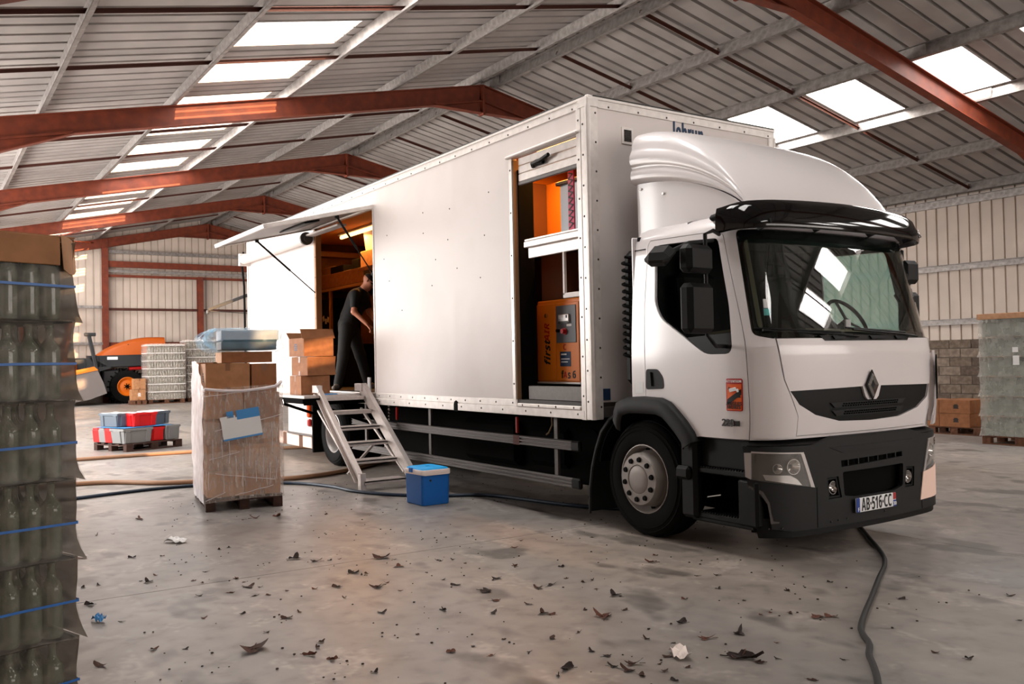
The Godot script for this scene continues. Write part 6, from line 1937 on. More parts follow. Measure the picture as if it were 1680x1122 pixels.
func build_far_things() -> void:
	# crates on a pallet
	var T := Transform3D(Basis(Vector3.UP, PI / 2 + .42), Vector3(-18.05, 0, -3.60))
	# front edge runs from (-17.55, -3.13) to (-18.05, -4.21)
	build_pallet("dark pallet under the grey and red crates", Vector3(-18.22, 0, -3.52), PI / 2 + .42, 1.2, 1.0, M.dark_wood)
	T = Transform3D(Basis(Vector3.UP, PI / 2 + .42), Vector3(-18.22, .145, -3.52))
	# own axes: x along the front away to the right, z towards the camera
	crate("pale grey crate at the front left, lower layer", T * Vector3(-.335, 0, .27), T.basis.get_euler().y, M.crate_pale)
	crate("red crate in the middle of the lower layer", T * Vector3(.135, 0, .14), T.basis.get_euler().y + PI / 2, M.crate_red, Vector3(.54, .26, .25))
	crate("pale grey crate at the right end, lower layer", T * Vector3(.44, 0, .18), T.basis.get_euler().y + PI / 2, M.crate_pale, Vector3(.54, .28, .29))
	crate("red crate behind the front left one, lower layer", T * Vector3(-.34, 0, -.04), T.basis.get_euler().y, M.crate_red, Vector3(.54, .27, .14))
	crate("grey crate at the far left, lower layer", T * Vector3(-.34, 0, -.225), T.basis.get_euler().y, M.crate_pale, Vector3(.54, .27, .14))
	crate("red crate at the far left corner, lower layer", T * Vector3(-.34, 0, -.41), T.basis.get_euler().y, M.crate_red, Vector3(.54, .27, .14))
	var sh := single("blue_sheet", MB.new().box(Vector3.ZERO, Vector3(1.0, .006, .86), .002), M.blue_sheet, "blue plastic sheet between the two layers of crates", "sheet", T * Vector3(-.08, .285, .0))
	sh.rotation.y = T.basis.get_euler().y
	var ey := T.basis.get_euler().y
	crate("dark grey crate on the left of the upper layer", T * Vector3(-.36, .292, -.14), ey + PI / 2, M.crate_grey, Vector3(.56, .25, .34))
	crate("red crate in the middle of the upper layer", T * Vector3(-.10, .292, .17), ey, M.crate_red, Vector3(.50, .25, .36))
	crate("dark grey crate on the right of the upper layer", T * Vector3(.32, .292, -.02), ey + .2, M.crate_grey, Vector3(.52, .25, .38))
	var lid := MB.new()
	for q in [[-.36, -.14, .5, .30], [-.1, .17, .3, .44], [.32, -.02, .34, .46]]:
		var ns := FastNoiseLite.new(); ns.seed = 3; ns.frequency = 7
		var P := []
		for i in 7:
			var row := []
			for j in 7: row.append(Vector3(q[0] + (j / 6.0 - .5) * q[3], .02 * ns.get_noise_2d(i, j + q[0] * 9), q[1] + (i / 6.0 - .5) * q[2]))
			P.append(row)
		var o := single("liner", MB.new().shell(P, .004), M.print_white, "white liner sheet in the upper crate %s" % ("on the left" if q[0] < -.3 else ("in the middle" if q[0] < 0 else "on the right")), "sheet", T * Vector3(0, .545, 0))
		o.rotation.y = ey
	# far loads of bottles by the gable
	var fy := .27
	var shown := 0
	for L in [[Vector3(-32.5, fy, -6.62), 7, .268, "the far bottle load beside the loader"], [Vector3(-33.0, fy, -8.05), 7, .29, "the far bottle load half behind the wrapped stack"]]:
		var at: Vector3 = L[0]
		build_pallet("pallet under " + L[3], at + Vector3(-.5, 0, -.6), PI / 2, 1.2, 1.0, M.pallet_wood)
		var mesh := MB.new().lathe(bottle_profile(), 7).mesh(M.bottle_glass if L[3].contains("half") else M.bottle_glass)
		var rest: Array[Transform3D] = []
		var sc: float = L[2] / .32
		for k in L[1]:
			for i in 13:
				for j in 4:
					var p: Vector3 = at + Vector3(-.06 - j * .09, .148 + k * L[2], -.06 - i * .09)
					if j == 0 and not L[3].contains("half"):
						var o := MeshInstance3D.new()
						o.mesh = mesh; o.name = numbered("far_bottle"); add_child(o)
						o.position = p; o.scale = Vector3(1, sc, 1)
						metas(o, "small bottle of the far load beside the loader, %s tier up, %s from the left" % [ORD[k], ORD[i]], "bottle", "bottles in the far load")
					else: rest.append(Transform3D(Basis.from_scale(Vector3(1, sc, 1)), p))
			var sheet := single("layer_sheet", MB.new().box(Vector3(-.5, 0, -.6), Vector3(1.04, .030, 1.24), .004), M.print_white, "pale sheet above the %s tier of %s" % [["first", "second", "third", "fourth", "fifth", "sixth", "seventh"][k], L[3]], "sheet", at + Vector3(0, .146 + (k + 1) * L[2] - .011, 0))
		var mm := MultiMesh.new()
		mm.transform_format = MultiMesh.TRANSFORM_3D
		mm.mesh = mesh
		mm.instance_count = rest.size()
		for i in rest.size(): mm.set_instance_transform(i, rest[i])
		var mi := MultiMeshInstance3D.new()
		mi.multimesh = mm
		mi.name = numbered("bottle_rows")
		add_child(mi)
		metas(mi, "rows of small bottles inside " + L[3], "bottles", "", "stuff")
		var fmn := thing("shrink_film", "hazy film around " + L[3], "film", at)
		var P := []
		for j in 9:
			var row := []
			for i in 17:
				var e := i / 4
				var cor := [Vector2(.03, .03), Vector2(.03, -1.23), Vector2(-1.03, -1.23), Vector2(-1.03, .03)]
				var q: Vector2 = (cor[e % 4] as Vector2).lerp(cor[(e + 1) % 4], (i % 4) / 4.0)
				row.append(Vector3(q.x + .01 * sin(j * 2.0 + i), .14 + (L[1] * L[2] + .05) * j / 8.0, q.y + .01 * sin(j * 1.4 + i * 2)))
			P.append(row)
		part("wrap", MB.new().grid(P, false, false), M.film, fmn)
		part("crumpled_top", MB.new().box(Vector3(-.5, .17 + L[1] * L[2], -.6), Vector3(.9, .05, 1.1), .02), M.film, fmn)
	# small cartons on the floor between
	build_pallet("low pallet under the two small cartons by the loader wheel", Vector3(-32.6, fy, -6.28), PI / 2, .5, .5, M.pallet_wood)
	carton("lower small carton by the loader wheel with a white label", Vector3(-32.6, fy + .145, -6.28), PI / 2, Vector3(.44, .36, .4), M.cardboard, "small cartons by the loader", false, 0, M.print_white)
	carton("upper small carton by the loader wheel", Vector3(-32.6, fy + .515, -6.32), PI / 2, Vector3(.38, .36, .36), M.cardboard, "small cartons by the loader", false)
	build_loader(fy)

func build_loader(fy: float) -> void:
	# telescopic loader facing left; own axes: x to the picture's right (world -z), z towards the camera (world +x)
	var o := thing("telescopic_loader", "yellow and black telescopic loader parked before the far gable", "loader", Vector3(-34.2, fy, -6.15), PI / 2)
	var w := func(x: float, z: float, R: float) -> void:
		var mb := MB.new()
		mb.T = Transform3D(Basis(Vector3.RIGHT, PI / 2), Vector3(x, R, z))
		mb.lathe([Vector2(.31, -.36), Vector2(R * .75, -.38), Vector2(R * .93, -.34), Vector2(R - .03, -.28), Vector2(R - .03, -.06), Vector2(R * .93, .0), Vector2(R * .75, .04), Vector2(.34, .02), Vector2(.31, -.02)], 28)
		mb.T = Transform3D.IDENTITY
		for i in 20:
			var a := TAU * i / 20
			for k in [0, 1]:
				var b := Basis(Vector3.BACK, a + k * .15) * Basis(Vector3.UP, .5 if k else -.5)
				mb.box(Vector3(x, R, z) + Basis(Vector3.BACK, a + k * .15) * Vector3(R - .02, 0, -.08 - k * .18), Vector3(.05, .05, .22), .008, b)
		var ty := part("tyre", mb, M.rubber, o)
		mb = MB.new()
		mb.T = Transform3D(Basis(Vector3.RIGHT, PI / 2), Vector3(x, R, z))
		mb.lathe([Vector2(.335, .02), Vector2(.32, .03), Vector2(.30, -.02), Vector2(.22, -.10), Vector2(.13, -.08), Vector2(.12, -.03), Vector2(0, -.02)], 24)
		part("rim", mb, M.loader_yellow, ty)
		mb = MB.new()
		for i in 7: mb.box(Vector3(x, R, z - .03) + Basis(Vector3.BACK, TAU * i / 7) * Vector3(.08, 0, 0), Vector3(.06, .03, .04), .004, Basis(Vector3.BACK, TAU * i / 7))
		mb.cyl(Vector3(x, R, z - .06), Vector3(x, R, z + .0), .06, 10)
		part("hub", mb, M.dark, ty)
	w.call(.02, .45, .60)
	w.call(.02, -.85, .60)
	part("chassis", MB.new().bb(Vector3(-.7, .55, -1.0), Vector3(1.7, 1.05, .05), .04), M.loader_dark, o)
	part("front_frame", MB.new().bb(Vector3(-2.6, .85, -.8), Vector3(-.75, 1.62, .05), .05), M.loader_dark, o)
	part("front_axle", MB.new().bb(Vector3(-.75, .4, -.8), Vector3(-.2, 1.2, .3), .05), M.loader_dark, o)
	part("boom", MB.new().bar(Vector3(1.75, 1.53, .25), Vector3(-1.2, 1.48, .25), .34, .42, .03), M.loader_dark, o)
	part("boom_nose", MB.new().prism(PackedVector2Array([Vector2(-.55, 1.68), Vector2(-1.25, 1.70), Vector2(-1.30, .75), Vector2(-1.0, .70), Vector2(-.85, 1.15), Vector2(-.5, 1.25)]), Vector3(0, 0, 0), Vector3.RIGHT, Vector3.UP, .1, .42), M.loader_dark, o)
	part("lift_arm", MB.new().bar(Vector3(-.92, 1.0, .42), Vector3(-1.20, 2.42, .42), .14, .12, .02).box(Vector3(-1.16, 2.43, .42), Vector3(.36, .12, .16), .02), M.loader_dark, o)
	part("boom_badge", MB.new().bb(Vector3(-.62, 1.55, .42), Vector3(-.28, 1.65, .43)), M.print_white, o)
	part("boom_ram", MB.new().cyl(Vector3(.1, 1.22, .3), Vector3(.9, 1.26, .3), .07, 10), M.red_lens, o)
	# engine cover: swept yellow hood
	var P := []
	for i in 9:
		var t := i / 8.0
		var x := lerpf(-.85, 1.4, t)
		var h := 1.72 + .62 * pow(sin(PI * minf(.5, t * .62)), .8)
		P.append([Vector3(x, 1.45, .05), Vector3(x, h - .14, .02), Vector3(x, h - .02, -.12), Vector3(x, h, -.45), Vector3(x, h - .04, -.85), Vector3(x, 1.45, -.95)])
	var hd := part("engine_cover", MB.new().shell(P, .02, false), M.loader_orange, o)
	part("cover_notice", MB.new().bb(Vector3(.55, 1.82, .03), Vector3(.98, 2.08, .042)), M.print_white, hd)
	part("cover_edge", MB.new().bb(Vector3(.12, 1.7, .022), Vector3(.16, 2.1, .04), .004), M.loader_dark, hd)
	# cab at the left edge
	var cabm := MB.new()
	for q in [[-2.0, -1.55], [-3.0, -3.0]]: cabm.bar(Vector3(q[0], 1.0, .2), Vector3(q[1] - .15, 2.9, .1), .10, .10, .02).bar(Vector3(q[0], 1.0, -.9), Vector3(q[1] - .15, 2.9, -.8), .10, .10, .02)
	var cb := part("cab_frame", cabm, M.loader_orange, o)
	part("cab_roof", MB.new().bb(Vector3(-3.3, 2.85, -1.0), Vector3(-1.6, 3.0, .3), .05), M.loader_dark, cb)
	part("cab_side", MB.new().bb(Vector3(-3.0, .8, -.9), Vector3(-1.55, 1.5, .2), .04), M.loader_orange, cb)
	# bucket with a yellow cheek
	P = []
	for q in [[-1.05, 1.22], [-.95, .75], [-1.0, .42], [-1.35, .20], [-1.9, .10], [-2.6, .02]]: P.append([Vector3(q[0], q[1], 1.1), Vector3(q[0], q[1], -1.2)])
	var bk := part("bucket", MB.new().shell(P, .03, true), M.worn_steel, o)
	part("bucket_cheek", MB.new().prism(PackedVector2Array([Vector2(-1.05, 1.22), Vector2(-.85, .75), Vector2(-.75, .40), Vector2(-1.3, .2), Vector2(-2.3, .05), Vector2(-2.2, .95)]), Vector3(0, 0, 1.1), Vector3.RIGHT, Vector3.UP, -.015, .015), M.worn_steel, bk)
	part("bucket_guard", MB.new().prism(PackedVector2Array([Vector2(-1.02, 1.20), Vector2(-1.15, 1.32), Vector2(-2.2, 1.10), Vector2(-2.2, .95)]), Vector3(0, 0, 1.12), Vector3.RIGHT, Vector3.UP, -.03, .03), M.loader_yellow, bk)

func nth(i: int) -> String:
	var ones := ["", "first", "second", "third", "fourth", "fifth", "sixth", "seventh", "eighth", "ninth", "tenth", "eleventh", "twelfth", "thirteenth", "fourteenth", "fifteenth", "sixteenth", "seventeenth", "eighteenth", "nineteenth"]
	if i < 20: return ones[i]
	var tens := ["", "", "twenty", "thirty", "forty", "fifty", "sixty", "seventy", "eighty", "ninety"]
	if i % 10 == 0: return (tens[i / 10] as String).trim_suffix("y") + "ieth"
	return tens[i / 10] + "-" + ones[i % 10]

func build_litter() -> void:
	var rng := RandomNumberGenerator.new()
	rng.seed = 77
	# a few leaf shapes, curled and lobed
	var shapes := []
	for k in 6:
		var P := []
		var lobes := [5, 7, 5, 3, 6, 4][k] as int
		for r in 4:
			var row := []
			for i in 20:
				var a := TAU * i / 20
				var R := (r / 3.0) * (1.0 + .42 * cos(a * lobes * .5 + k) * (r / 3.0) + rng.randf_range(-.1, .1))
				row.append(Vector3(R * cos(a), maxf(.02, .10 + .45 * R * R * (.5 + .5 * sin(a * 2 + k)) + rng.randf_range(-.07, .07)), R * sin(a) * (.45 + .1 * k)))
			P.append(row)
		var mb := MB.new().grid(P, true, true)
		mb.tube([Vector3(-.9, .12, 0), Vector3(-1.3, .08, .1), Vector3(-1.7, .06, .05)], .04, 4)
		shapes.append([mb.mesh(M.leaf), mb.mesh(M.leaf_dark), mb.mesh(M.leaf_rust)])
	# where the larger leaves lie on the floor: (x, z, size)
	var big := [
		-9.73, -1.88, 0.047, -8.98, -2.71, 0.016, -9.01, -2.84, 0.033, -8.96, -3.05, 0.029, -8.73, -3.48, 0.015, -9.08, -1.38, 0.021, -9.03, -1.51, 0.013, -8.05, -1.11, 0.022, -8.46, -1.90, 0.018, -7.82, -1.45, 0.018, -7.72, -1.66, 0.012, -7.71, -2.20, 0.012, -7.68, -2.11, 0.012, -7.35, -1.76, 0.012, -6.92, -1.80, 0.017, -6.93, -2.50, 0.032, -6.73, -2.59, 0.030, -6.70, -2.70, 0.012, -6.69, -2.77, 0.012, -6.40, -3.11, 0.012, -6.16, -3.03, 0.025, -6.19, -3.14, 0.012, -6.51, -3.05, 0.040, -6.11, -3.47, 0.012, -5.93, -3.48, 0.012, -6.16, -3.36, 0.012, -6.12, -3.37, 0.012, -6.17, -4.09, 0.020, -6.37, -4.29, 0.012, -6.18, -2.67, 0.024, -6.11, -2.74, 0.012, -6.56, -1.92, 0.022, -6.42, -1.93, 0.012, -6.45, -2.05, 0.012, -6.26, -1.92, 0.028, -6.20, -1.98, 0.012, -6.69, -1.65, 0.016, -6.59, -1.69, 0.012, -7.04, -1.47, 0.014, -6.99, -1.07, 0.016, -6.99, -0.97, 0.013, -6.92, -1.34, 0.012, -6.86, -1.38, 0.022, -6.23, -1.58, 0.018, -6.18, -1.77, 0.018, -5.99, -1.88, 0.016, -5.99, -2.10, 0.015, -5.96, -1.96, 0.012, -5.92, -2.27, 0.012, -5.88, -2.41, 0.020, -5.58, -2.34, 0.013, -5.69, -2.63, 0.042, -5.76, -2.74, 0.017, -5.51, -2.72, 0.012, -5.85, -3.10, 0.012, -5.59, -3.09, 0.012, -5.41, -3.09, 0.021, -5.13, -3.17, 0.041, -5.38, -3.41, 0.022, -4.90, -3.10, 0.026, -5.63, -3.73, 0.020, -4.70, -3.21, 0.017, -5.00, -3.49, 0.028, -4.48, -3.17, 0.021, -6.45, -0.93, 0.020, -6.11, -0.95, 0.014, -5.90, -1.03, 0.012, -5.67, -1.46, 0.014, -5.61, -1.68, 0.014, -5.35, -1.87, 0.021, -5.43, -1.98, 0.015, -5.14, -1.68, 0.014, -4.78, -1.87, 0.015, -4.70, -1.81, 0.014, -4.60, -1.73, 0.027, -4.46, -1.80, 0.019, -4.92, -2.72, 0.023, -4.19, -2.36, 0.024, -4.01, -2.50, 0.014, -4.15, -1.90, 0.013, -5.10, -0.79, 0.028, -5.22, -1.08, 0.016, -5.12, -1.22, 0.012, -4.87, -1.52, 0.050, -4.57, -2.36, 0.012, -4.67, -2.93, 0.019, -5.10, -2.39, 0.019, -4.20, -2.70, 0.012, -4.20, -2.50, 0.012, -3.94, -2.69, 0.012, -5.08, -4.60, 0.029, -6.10, -4.84, 0.014, -5.24, -4.79, 0.012, -5.39, -3.99, 0.017, -4.57, -4.57, 0.016, -4.50, -4.69, 0.020, -5.08, -3.80, 0.012, -4.93, -3.83, 0.012, -4.94, -3.92, 0.018, -5.00, -3.61, 0.031, -4.53, -3.78, 0.027, -4.49, -3.79, 0.012, -4.73, -3.78, 0.012, -4.24, -4.43, 0.012, -3.94, -4.34, 0.013, -4.20, -3.41, 0.039, -4.43, -3.19, 0.019, -4.23, -3.60, 0.014, -4.39, -3.42, 0.014, -4.19, -3.43, 0.018, -4.05, -3.11, 0.015, -4.06, -2.93, 0.017, -4.19, -4.07, 0.012, -3.67, -4.18, 0.012, -3.66, -4.26, 0.012, -3.58, -4.34, 0.012, -3.44, -4.40, 0.036, -3.39, -4.47, 0.022, -3.49, -3.80, 0.034, -3.26, -3.84, 0.012, -3.93, -4.74, 0.020, -3.83, -3.69, 0.024, -3.75, -2.96, 0.019, -3.64, -2.98, 0.019, -3.47, -3.00, 0.031, -3.50, -2.90, 0.020, -3.61, -2.69, 0.028, -3.32, -2.93, 0.015, -3.18, -3.01, 0.013, -3.45, -3.22, 0.016, -3.39, -3.11, 0.012, -3.41, -2.92, 0.030, -3.27, -3.18, 0.012, -3.19, -3.51, 0.057, -3.11, -3.52, 0.021, -3.24, -3.50, 0.031, -2.79, -3.53, 0.019, -3.09, -3.64, 0.012, -2.88, -3.89, 0.012, -3.49, -3.34, 0.012, -3.54, -3.59, 0.033, -3.73, -3.33, 0.016, -3.00, -5.73, 0.017, -3.37, -5.13, 0.019, -2.70, -5.25, 0.012, -3.90, -5.14, 0.012, -3.56, -2.60, 0.015, -3.59, -3.40, 0.012, -2.67, -4.35, 0.012, -2.52, -4.40, 0.015, -3.30, -3.06, 0.012]
	var near := {}
	var marks := [["the front wheel", [Vector2(-5.84, -5.1)]], ["the cool box", [Vector2(-8.7, -4.6)]], ["the wrapped stack of boxes", [Vector2(-9.7, -2.7)]], ["the near load of bottles", [Vector2(-4.1, -.7)]], ["the number plate", [Vector2(-4.4, -6.3)]], ["the black cable", [Vector2(-4.2, -6.1), Vector2(-3.7, -5.4), Vector2(-3.3, -4.7), Vector2(-2.9, -4.1)]], ["the cream paper scrap", [Vector2(-8.25, -1.9)]], ["the torn paper scrap", [Vector2(-3.42, -3.28)]]]
	for i in range(0, big.size(), 3):
		var o := MeshInstance3D.new()
		o.mesh = shapes[rng.randi() % 6][rng.randi() % 3]
		o.name = numbered("fallen_leaf")
		add_child(o)
		var s: float = big[i + 2] * 1.3
		o.position = Vector3(big[i], .001, big[i + 1])
		o.rotation.y = rng.randf() * TAU
		o.scale = Vector3(s, s * rng.randf_range(.5, 1.1), s)
		var kind: String = {M.leaf: "brown", M.leaf_dark: "dark brown", M.leaf_rust: "rusty"}[o.mesh.surface_get_material(0)]
		var best := 1e9
		var by := ""
		for mk in marks:
			for q in mk[1]:
				var d := Vector2(o.position.x, o.position.z).distance_to(q)
				if d < best: best = d; by = mk[0]
		if not near.has(by): near[by] = []
		near[by].append([best, o, kind])
	for by in near:
		var list: Array = near[by]
		list.sort_custom(func(a, b): return a[0] < b[0])
		for i in list.size():
			metas(list[i][1], "dry %s leaf on the concrete, %s nearest to %s" % [list[i][2], nth(i + 1), by], "leaf", "fallen leaves on the floor")
	# crumbs too small to count
	var spots: Array[Transform3D] = []
	for i in 650:
		var u := rng.randf(); var v := rng.randf()
		var p := Vector3(-3.0 - 8.0 * u, .002, -1.2 - 5.2 * v - .25 * (u * 8.0 - 3))
		var clump := sin(p.x * 2.1 + p.z) + sin(p.z * 2.7 - p.x * .6)
		if clump < -.2 and rng.randf() < .7: continue
		spots.append(Transform3D(Basis(Vector3.UP, rng.randf() * TAU).scaled(Vector3.ONE * rng.randf_range(.003, .009)), p))
	var mm := MultiMesh.new()
	mm.transform_format = MultiMesh.TRANSFORM_3D
	mm.mesh = MB.new().lathe([Vector2(0, 0), Vector2(1, .15), Vector2(.8, .7), Vector2(0, .9)], 6).mesh(M.leaf_dark)
	mm.instance_count = spots.size()
	for i in spots.size(): mm.set_instance_transform(i, spots[i])
	var mi := MultiMeshInstance3D.new()
	mi.multimesh = mm
	mi.name = "leaf_crumbs"
	add_child(mi)
	metas(mi, "brown crumbs of leaves and dirt strewn over the concrete", "crumbs", "", "stuff")
	# scraps of paper
	for q in [[-8.25, -1.90, .10, "cream paper scrap on the floor left of the wrapped pallet", "print_white", .5], [-3.42, -3.28, .075, "torn pale scrap of paper among the leaves", "cooler_white", -.5], [-6.0, -.92, .05, "scrap of blue plastic beside the near load of bottles", "blue_sheet", .2]]:
		var P := []
		for i in 5:
			var row := []
			for j in 5: row.append(Vector3((j / 4.0 - .5) * 2.0 * q[2], .012 + .018 * sin(i * 1.3 + j * 1.9), (i / 4.0 - .5) * q[2] * 1.1))
			P.append(row)
		var o := single("paper_scrap", MB.new().shell(P, .002), M[q[4]], q[3], "scrap", Vector3(q[0], .012, q[1]))
		o.rotation.y = q[5]

# ---------------------------------------------------------------- the man: distance field of tapered bones, meshed as surface nets
func bones_mesh(mb: MB, B: Array, cell: float, blend: float) -> void:
	var lo := Vector3.INF; var hi := -Vector3.INF
	for b in B:
		var r := Vector3.ONE * (maxf(b[2], b[3]) + blend * 2 + cell * 2)
		lo = lo.min(b[0] - r).min(b[1] - r); hi = hi.max(b[0] + r).max(b[1] + r)
	var n := Vector3i(((hi - lo) / cell).ceil()) + Vector3i.ONE * 2
	var F := PackedFloat32Array()
	F.resize(n.x * n.y * n.z)
	F.fill(0.0)
	var K := 1.0 / blend * 3.0
	for b in B:
		var a: Vector3 = b[0]; var c: Vector3 = b[1]
		var ra: float = b[2]; var rb: float = b[3]
		var m := Vector3.ONE * (maxf(ra, rb) + blend * 2)
		var i0 := Vector3i(((a.min(c) - m - lo) / cell).floor()).clamp(Vector3i.ZERO, n - Vector3i.ONE)
		var i1 := Vector3i(((a.max(c) + m - lo) / cell).ceil()).clamp(Vector3i.ZERO, n - Vector3i.ONE)
		var ac := c - a
		var L2 := maxf(ac.length_squared(), 1e-9)
		for x in range(i0.x, i1.x + 1):
			for y in range(i0.y, i1.y + 1):
				var at := (x * n.y + y) * n.z
				for z in range(i0.z, i1.z + 1):
					var p := lo + Vector3(x, y, z) * cell
					var t := clampf((p - a).dot(ac) / L2, 0, 1)
					var d := p.distance_to(a + ac * t) - lerpf(ra, rb, t)
					if d < blend * 2: F[at + z] += exp(-K * d)
	# inside where the sum passes one
	var idx := PackedInt32Array()
	idx.resize(F.size())
	idx.fill(-1)
	var V := PackedVector3Array()
	for x in n.x - 1:
		for y in n.y - 1:
			var at := (x * n.y + y) * n.z
			for z in n.z - 1:
				var i := at + z
				var cnt := 0
				var f := [F[i], F[i + 1], F[i + n.z], F[i + n.z + 1], F[i + n.y * n.z], F[i + n.y * n.z + 1], F[i + n.y * n.z + n.z], F[i + n.y * n.z + n.z + 1]]
				for q in f: if q > 1.0: cnt += 1
				if cnt == 0 or cnt == 8: continue
				var s := Vector3.ZERO
				var w := 0
				for e in 8:
					for ax in [1, 2, 4]:
						if e & ax: continue
						var g2: int = e | ax
						if (f[e] > 1.0) != (f[g2] > 1.0):
							var da := -log(maxf(f[e], 1e-6)); var db := -log(maxf(f[g2], 1e-6))
							var t := clampf(da / (da - db), 0, 1)
							var A := Vector3((e >> 2) & 1, (e >> 1) & 1, e & 1); var Bq := Vector3((g2 >> 2) & 1, (g2 >> 1) & 1, g2 & 1)
							s += A.lerp(Bq, t); w += 1
				idx[i] = V.size()
				V.append(lo + (Vector3(x, y, z) + s / w) * cell)
	var N := PackedVector3Array()
	N.resize(V.size())
	var Q := PackedInt32Array()
	var st := [n.y * n.z, n.z, 1]
	for x in range(1, n.x - 1):
		for y in range(1, n.y - 1):
			for z in range(1, n.z - 1):
				var i := (x * n.y + y) * n.z + z
				var ins := F[i] > 1.0
				for ax in 3:
					if ins == (F[i + st[ax]] > 1.0): continue
					var u: int = st[(ax + 1) % 3]; var w: int = st[(ax + 2) % 3]
					var q := [idx[i - u - w], idx[i - w], idx[i], idx[i - u]]
					if q.min() < 0: continue
					if not ins: q.reverse()
					Q.append_array(PackedInt32Array(q))
					var nn := (V[q[1]] - V[q[0]]).cross(V[q[2]] - V[q[0]]) + (V[q[2]] - V[q[0]]).cross(V[q[3]] - V[q[0]])
					for e in q: N[e] += nn
	for k in range(0, Q.size(), 4):
		var a := Q[k]; var b := Q[k + 1]; var c := Q[k + 2]; var d := Q[k + 3]
		mb.tn(V[a], V[b], V[c], N[a], N[b], N[c]); mb.tn(V[a], V[c], V[d], N[a], N[c], N[d])

func hand_bones(B: Array, wr: Vector3, dir: Vector3, palm: Vector3, side: float) -> void:
	# palm, four fingers curled towards the palm's inside, thumb from its edge
	var ac := dir.cross(palm).normalized() * side
	var kn := wr + dir * .085
	for i in 4:
		var o := ac * (.027 - .018 * i)
		B.append([wr + o * .5 + dir * .01, kn + o, .012, .011])
		var L: float = [.040, .045, .041, .033][i]
		var p1 := kn + o + (dir * .8 + palm * .6).normalized() * L
		var p2 := p1 + (dir * .1 + palm).normalized() * L * .65
		var p3 := p2 + (palm * .7 - dir * .7).normalized() * L * .5
		B.append([kn + o, p1, .0095, .009]); B.append([p1, p2, .009, .0085]); B.append([p2, p3, .0085, .007])
	var t0 := wr + dir * .025 + ac * .03
	var t1 := t0 + (dir * .6 + ac * .6 + palm * .5).normalized() * .045
	B.append([t0 - ac * .02, t1, .013, .011]); B.append([t1, t1 + (dir * .8 + palm * .6).normalized() * .032, .0105, .008])

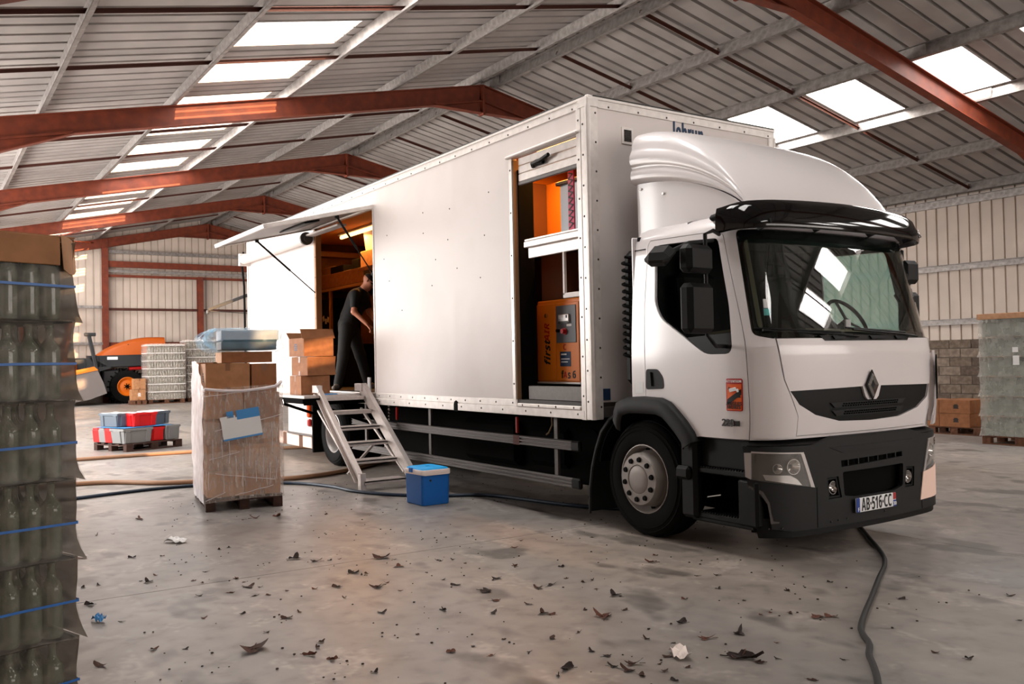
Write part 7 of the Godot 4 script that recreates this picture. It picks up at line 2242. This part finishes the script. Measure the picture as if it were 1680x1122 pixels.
func build_person() -> void:
	var head := Vector3(-12.73, 2.80, -5.83); var neck := Vector3(-12.775, 2.686, -5.767); var chest := Vector3(-12.836, 2.53, -5.69); var waist := Vector3(-12.90, 2.26, -5.59)
	var hip := Vector3(-12.90, 2.11, -5.55)
	var shn := Vector3(-12.69, 2.575, -5.585); var eln := Vector3(-12.60, 2.32, -5.52); var wrn := Vector3(-12.44, 2.12, -5.66)
	var shf := Vector3(-12.95, 2.59, -5.84); var elf := Vector3(-12.88, 2.33, -5.90); var wrf := Vector3(-12.66, 2.14, -5.92)
	var hl := Vector3(-12.80, 2.06, -5.47); var kl := Vector3(-12.76, 1.64, -5.40); var al := Vector3(-12.82, 1.225, -5.33)
	var hr := Vector3(-12.94, 2.06, -5.63); var kr := Vector3(-12.84, 1.65, -5.72); var ar := Vector3(-12.86, 1.225, -5.85)
	var fwd := Vector3(.55, 0, -.83)
	var o := thing("person", "man in a black T-shirt, dark trousers and cap bending inside the open side door", "person", Vector3(-12.84, 1.141, -5.6), 0, "", true)
	# head tipped forward and down
	var fd := (fwd * .62 + Vector3.DOWN * .6).normalized()
	var up := (Vector3.UP * .75 + fwd * .55).normalized()
	var rt := fd.cross(up).normalized()
	var B := []
	B.append([neck, head - up * .04, .058, .06])
	B.append([head + up * .03 - fd * .02, head + up * .02 + fd * .025, .088, .082])
	B.append([head + fd * .03 - up * .02, head - up * .085 + fd * .06, .066, .038])
	B.append([chest, neck, .105, .062]); B.append([waist, chest, .125, .15]); B.append([hip, waist, .135, .125])
	B.append([shn, shf, .075, .075]); B.append([shn, eln, .056, .043]); B.append([eln, wrn, .043, .028]); B.append([shf, elf, .056, .043]); B.append([elf, wrf, .043, .028])
	B.append([hl, kl, .088, .06]); B.append([kl, al, .058, .04]); B.append([hr, kr, .088, .06]); B.append([kr, ar, .058, .04])
	var mb := MB.new()
	bones_mesh(mb, B, .014, .03)
	# face, ears and hands on finer grids
	var H := [[head + fd * .085 - up * .005, head + fd * .108 - up * .03, .011, .014], [head + fd * .09 - up * .062 - rt * .018, head + fd * .09 - up * .062 + rt * .018, .009, .009], [head + fd * .078 + up * .012 - rt * .032, head + fd * .078 + up * .012 + rt * .032, .014, .014]]
	for s in [-1.0, 1.0]: H.append([head + rt * s * .083 - up * .01 - fd * .01, head + rt * s * .086 + up * .025 - fd * .015, .012, .014])
	bones_mesh(mb, H, .005, .008)
	for q in [[wrn, (wrn - eln).normalized(), 1.0], [wrf, (wrf - elf).normalized(), -1.0]]:
		var hb := []
		hand_bones(hb, q[0], q[1], (Vector3.DOWN * .5 + fwd * .3).slide(q[1]).normalized(), q[2])
		bones_mesh(mb, hb, .004, .005)
	part("body", mb, M.skin, o)
	# clothes
	mb = MB.new()
	bones_mesh(mb, [[chest, neck - up * .04, .125, .075], [waist, chest, .148, .172], [hip, waist, .155, .15], [shn, shf, .092, .092], [shn, shn.lerp(eln, .62), .080, .068], [shf, shf.lerp(elf, .62), .080, .068]], .016, .03)
	part("t_shirt", mb, M.shirt, o)
	mb = MB.new()
	bones_mesh(mb, [[hip + Vector3(0, .03, 0), hip - Vector3(0, .05, 0), .158, .155], [hl, kl, .112, .085], [kl, al + Vector3(0, -.02, 0), .084, .066], [hr, kr, .112, .085], [kr, ar + Vector3(0, -.02, 0), .084, .066]], .016, .03)
	part("trousers", mb, M.trousers, o)
	for q in [[al, Vector3(.45, 0, .4).normalized()], [ar, fwd]]:
		mb = MB.new()
		var c := Vector3(q[0].x, 1.141, q[0].z)
		var d: Vector3 = q[1]
		bones_mesh(mb, [[c + Vector3(0, .045, 0) - d * .05, c + Vector3(0, .05, 0) + d * .06, .042, .044], [c + Vector3(0, .04, 0) + d * .06, c + Vector3(0, .036, 0) + d * .17, .044, .034], [c + Vector3(0, .06, 0) - d * .02, c + Vector3(0, .11, 0) - d * .02, .045, .045]], .010, .02)
		part("shoe", mb, mat("shoe_grey", Color(.40, .37, .34), .7) if not M.has("shoe_grey") else M.shoe_grey, o)
	mb = MB.new()
	var cap := []
	for i in 8:
		var a := i / 7.0 * PI * .5
		var row := []
		for j in 24:
			var p := TAU * j / 24
			row.append(head + up * (.035 + .085 * sin(a)) + (fd * cos(p) * 1.08 + rt * sin(p)) * .098 * cos(a) - fd * .005)
		cap.append(row)
	mb.grid(cap, true, true)
	var pk := []
	for i in 5:
		var row := []
		for j in 11:
			var p := lerpf(-1.1, 1.1, j / 10.0)
			var r := .098 + .075 * i / 4.0 * cos(p * .9)
			row.append(head + up * (.04 - .012 * i / 4.0 - .02 * (p * p)) + fd * cos(p) * r * 1.05 + rt * sin(p) * .098)
		pk.append(row)
	mb.shell(pk, .005)
	part("cap", mb, M.shirt, o)
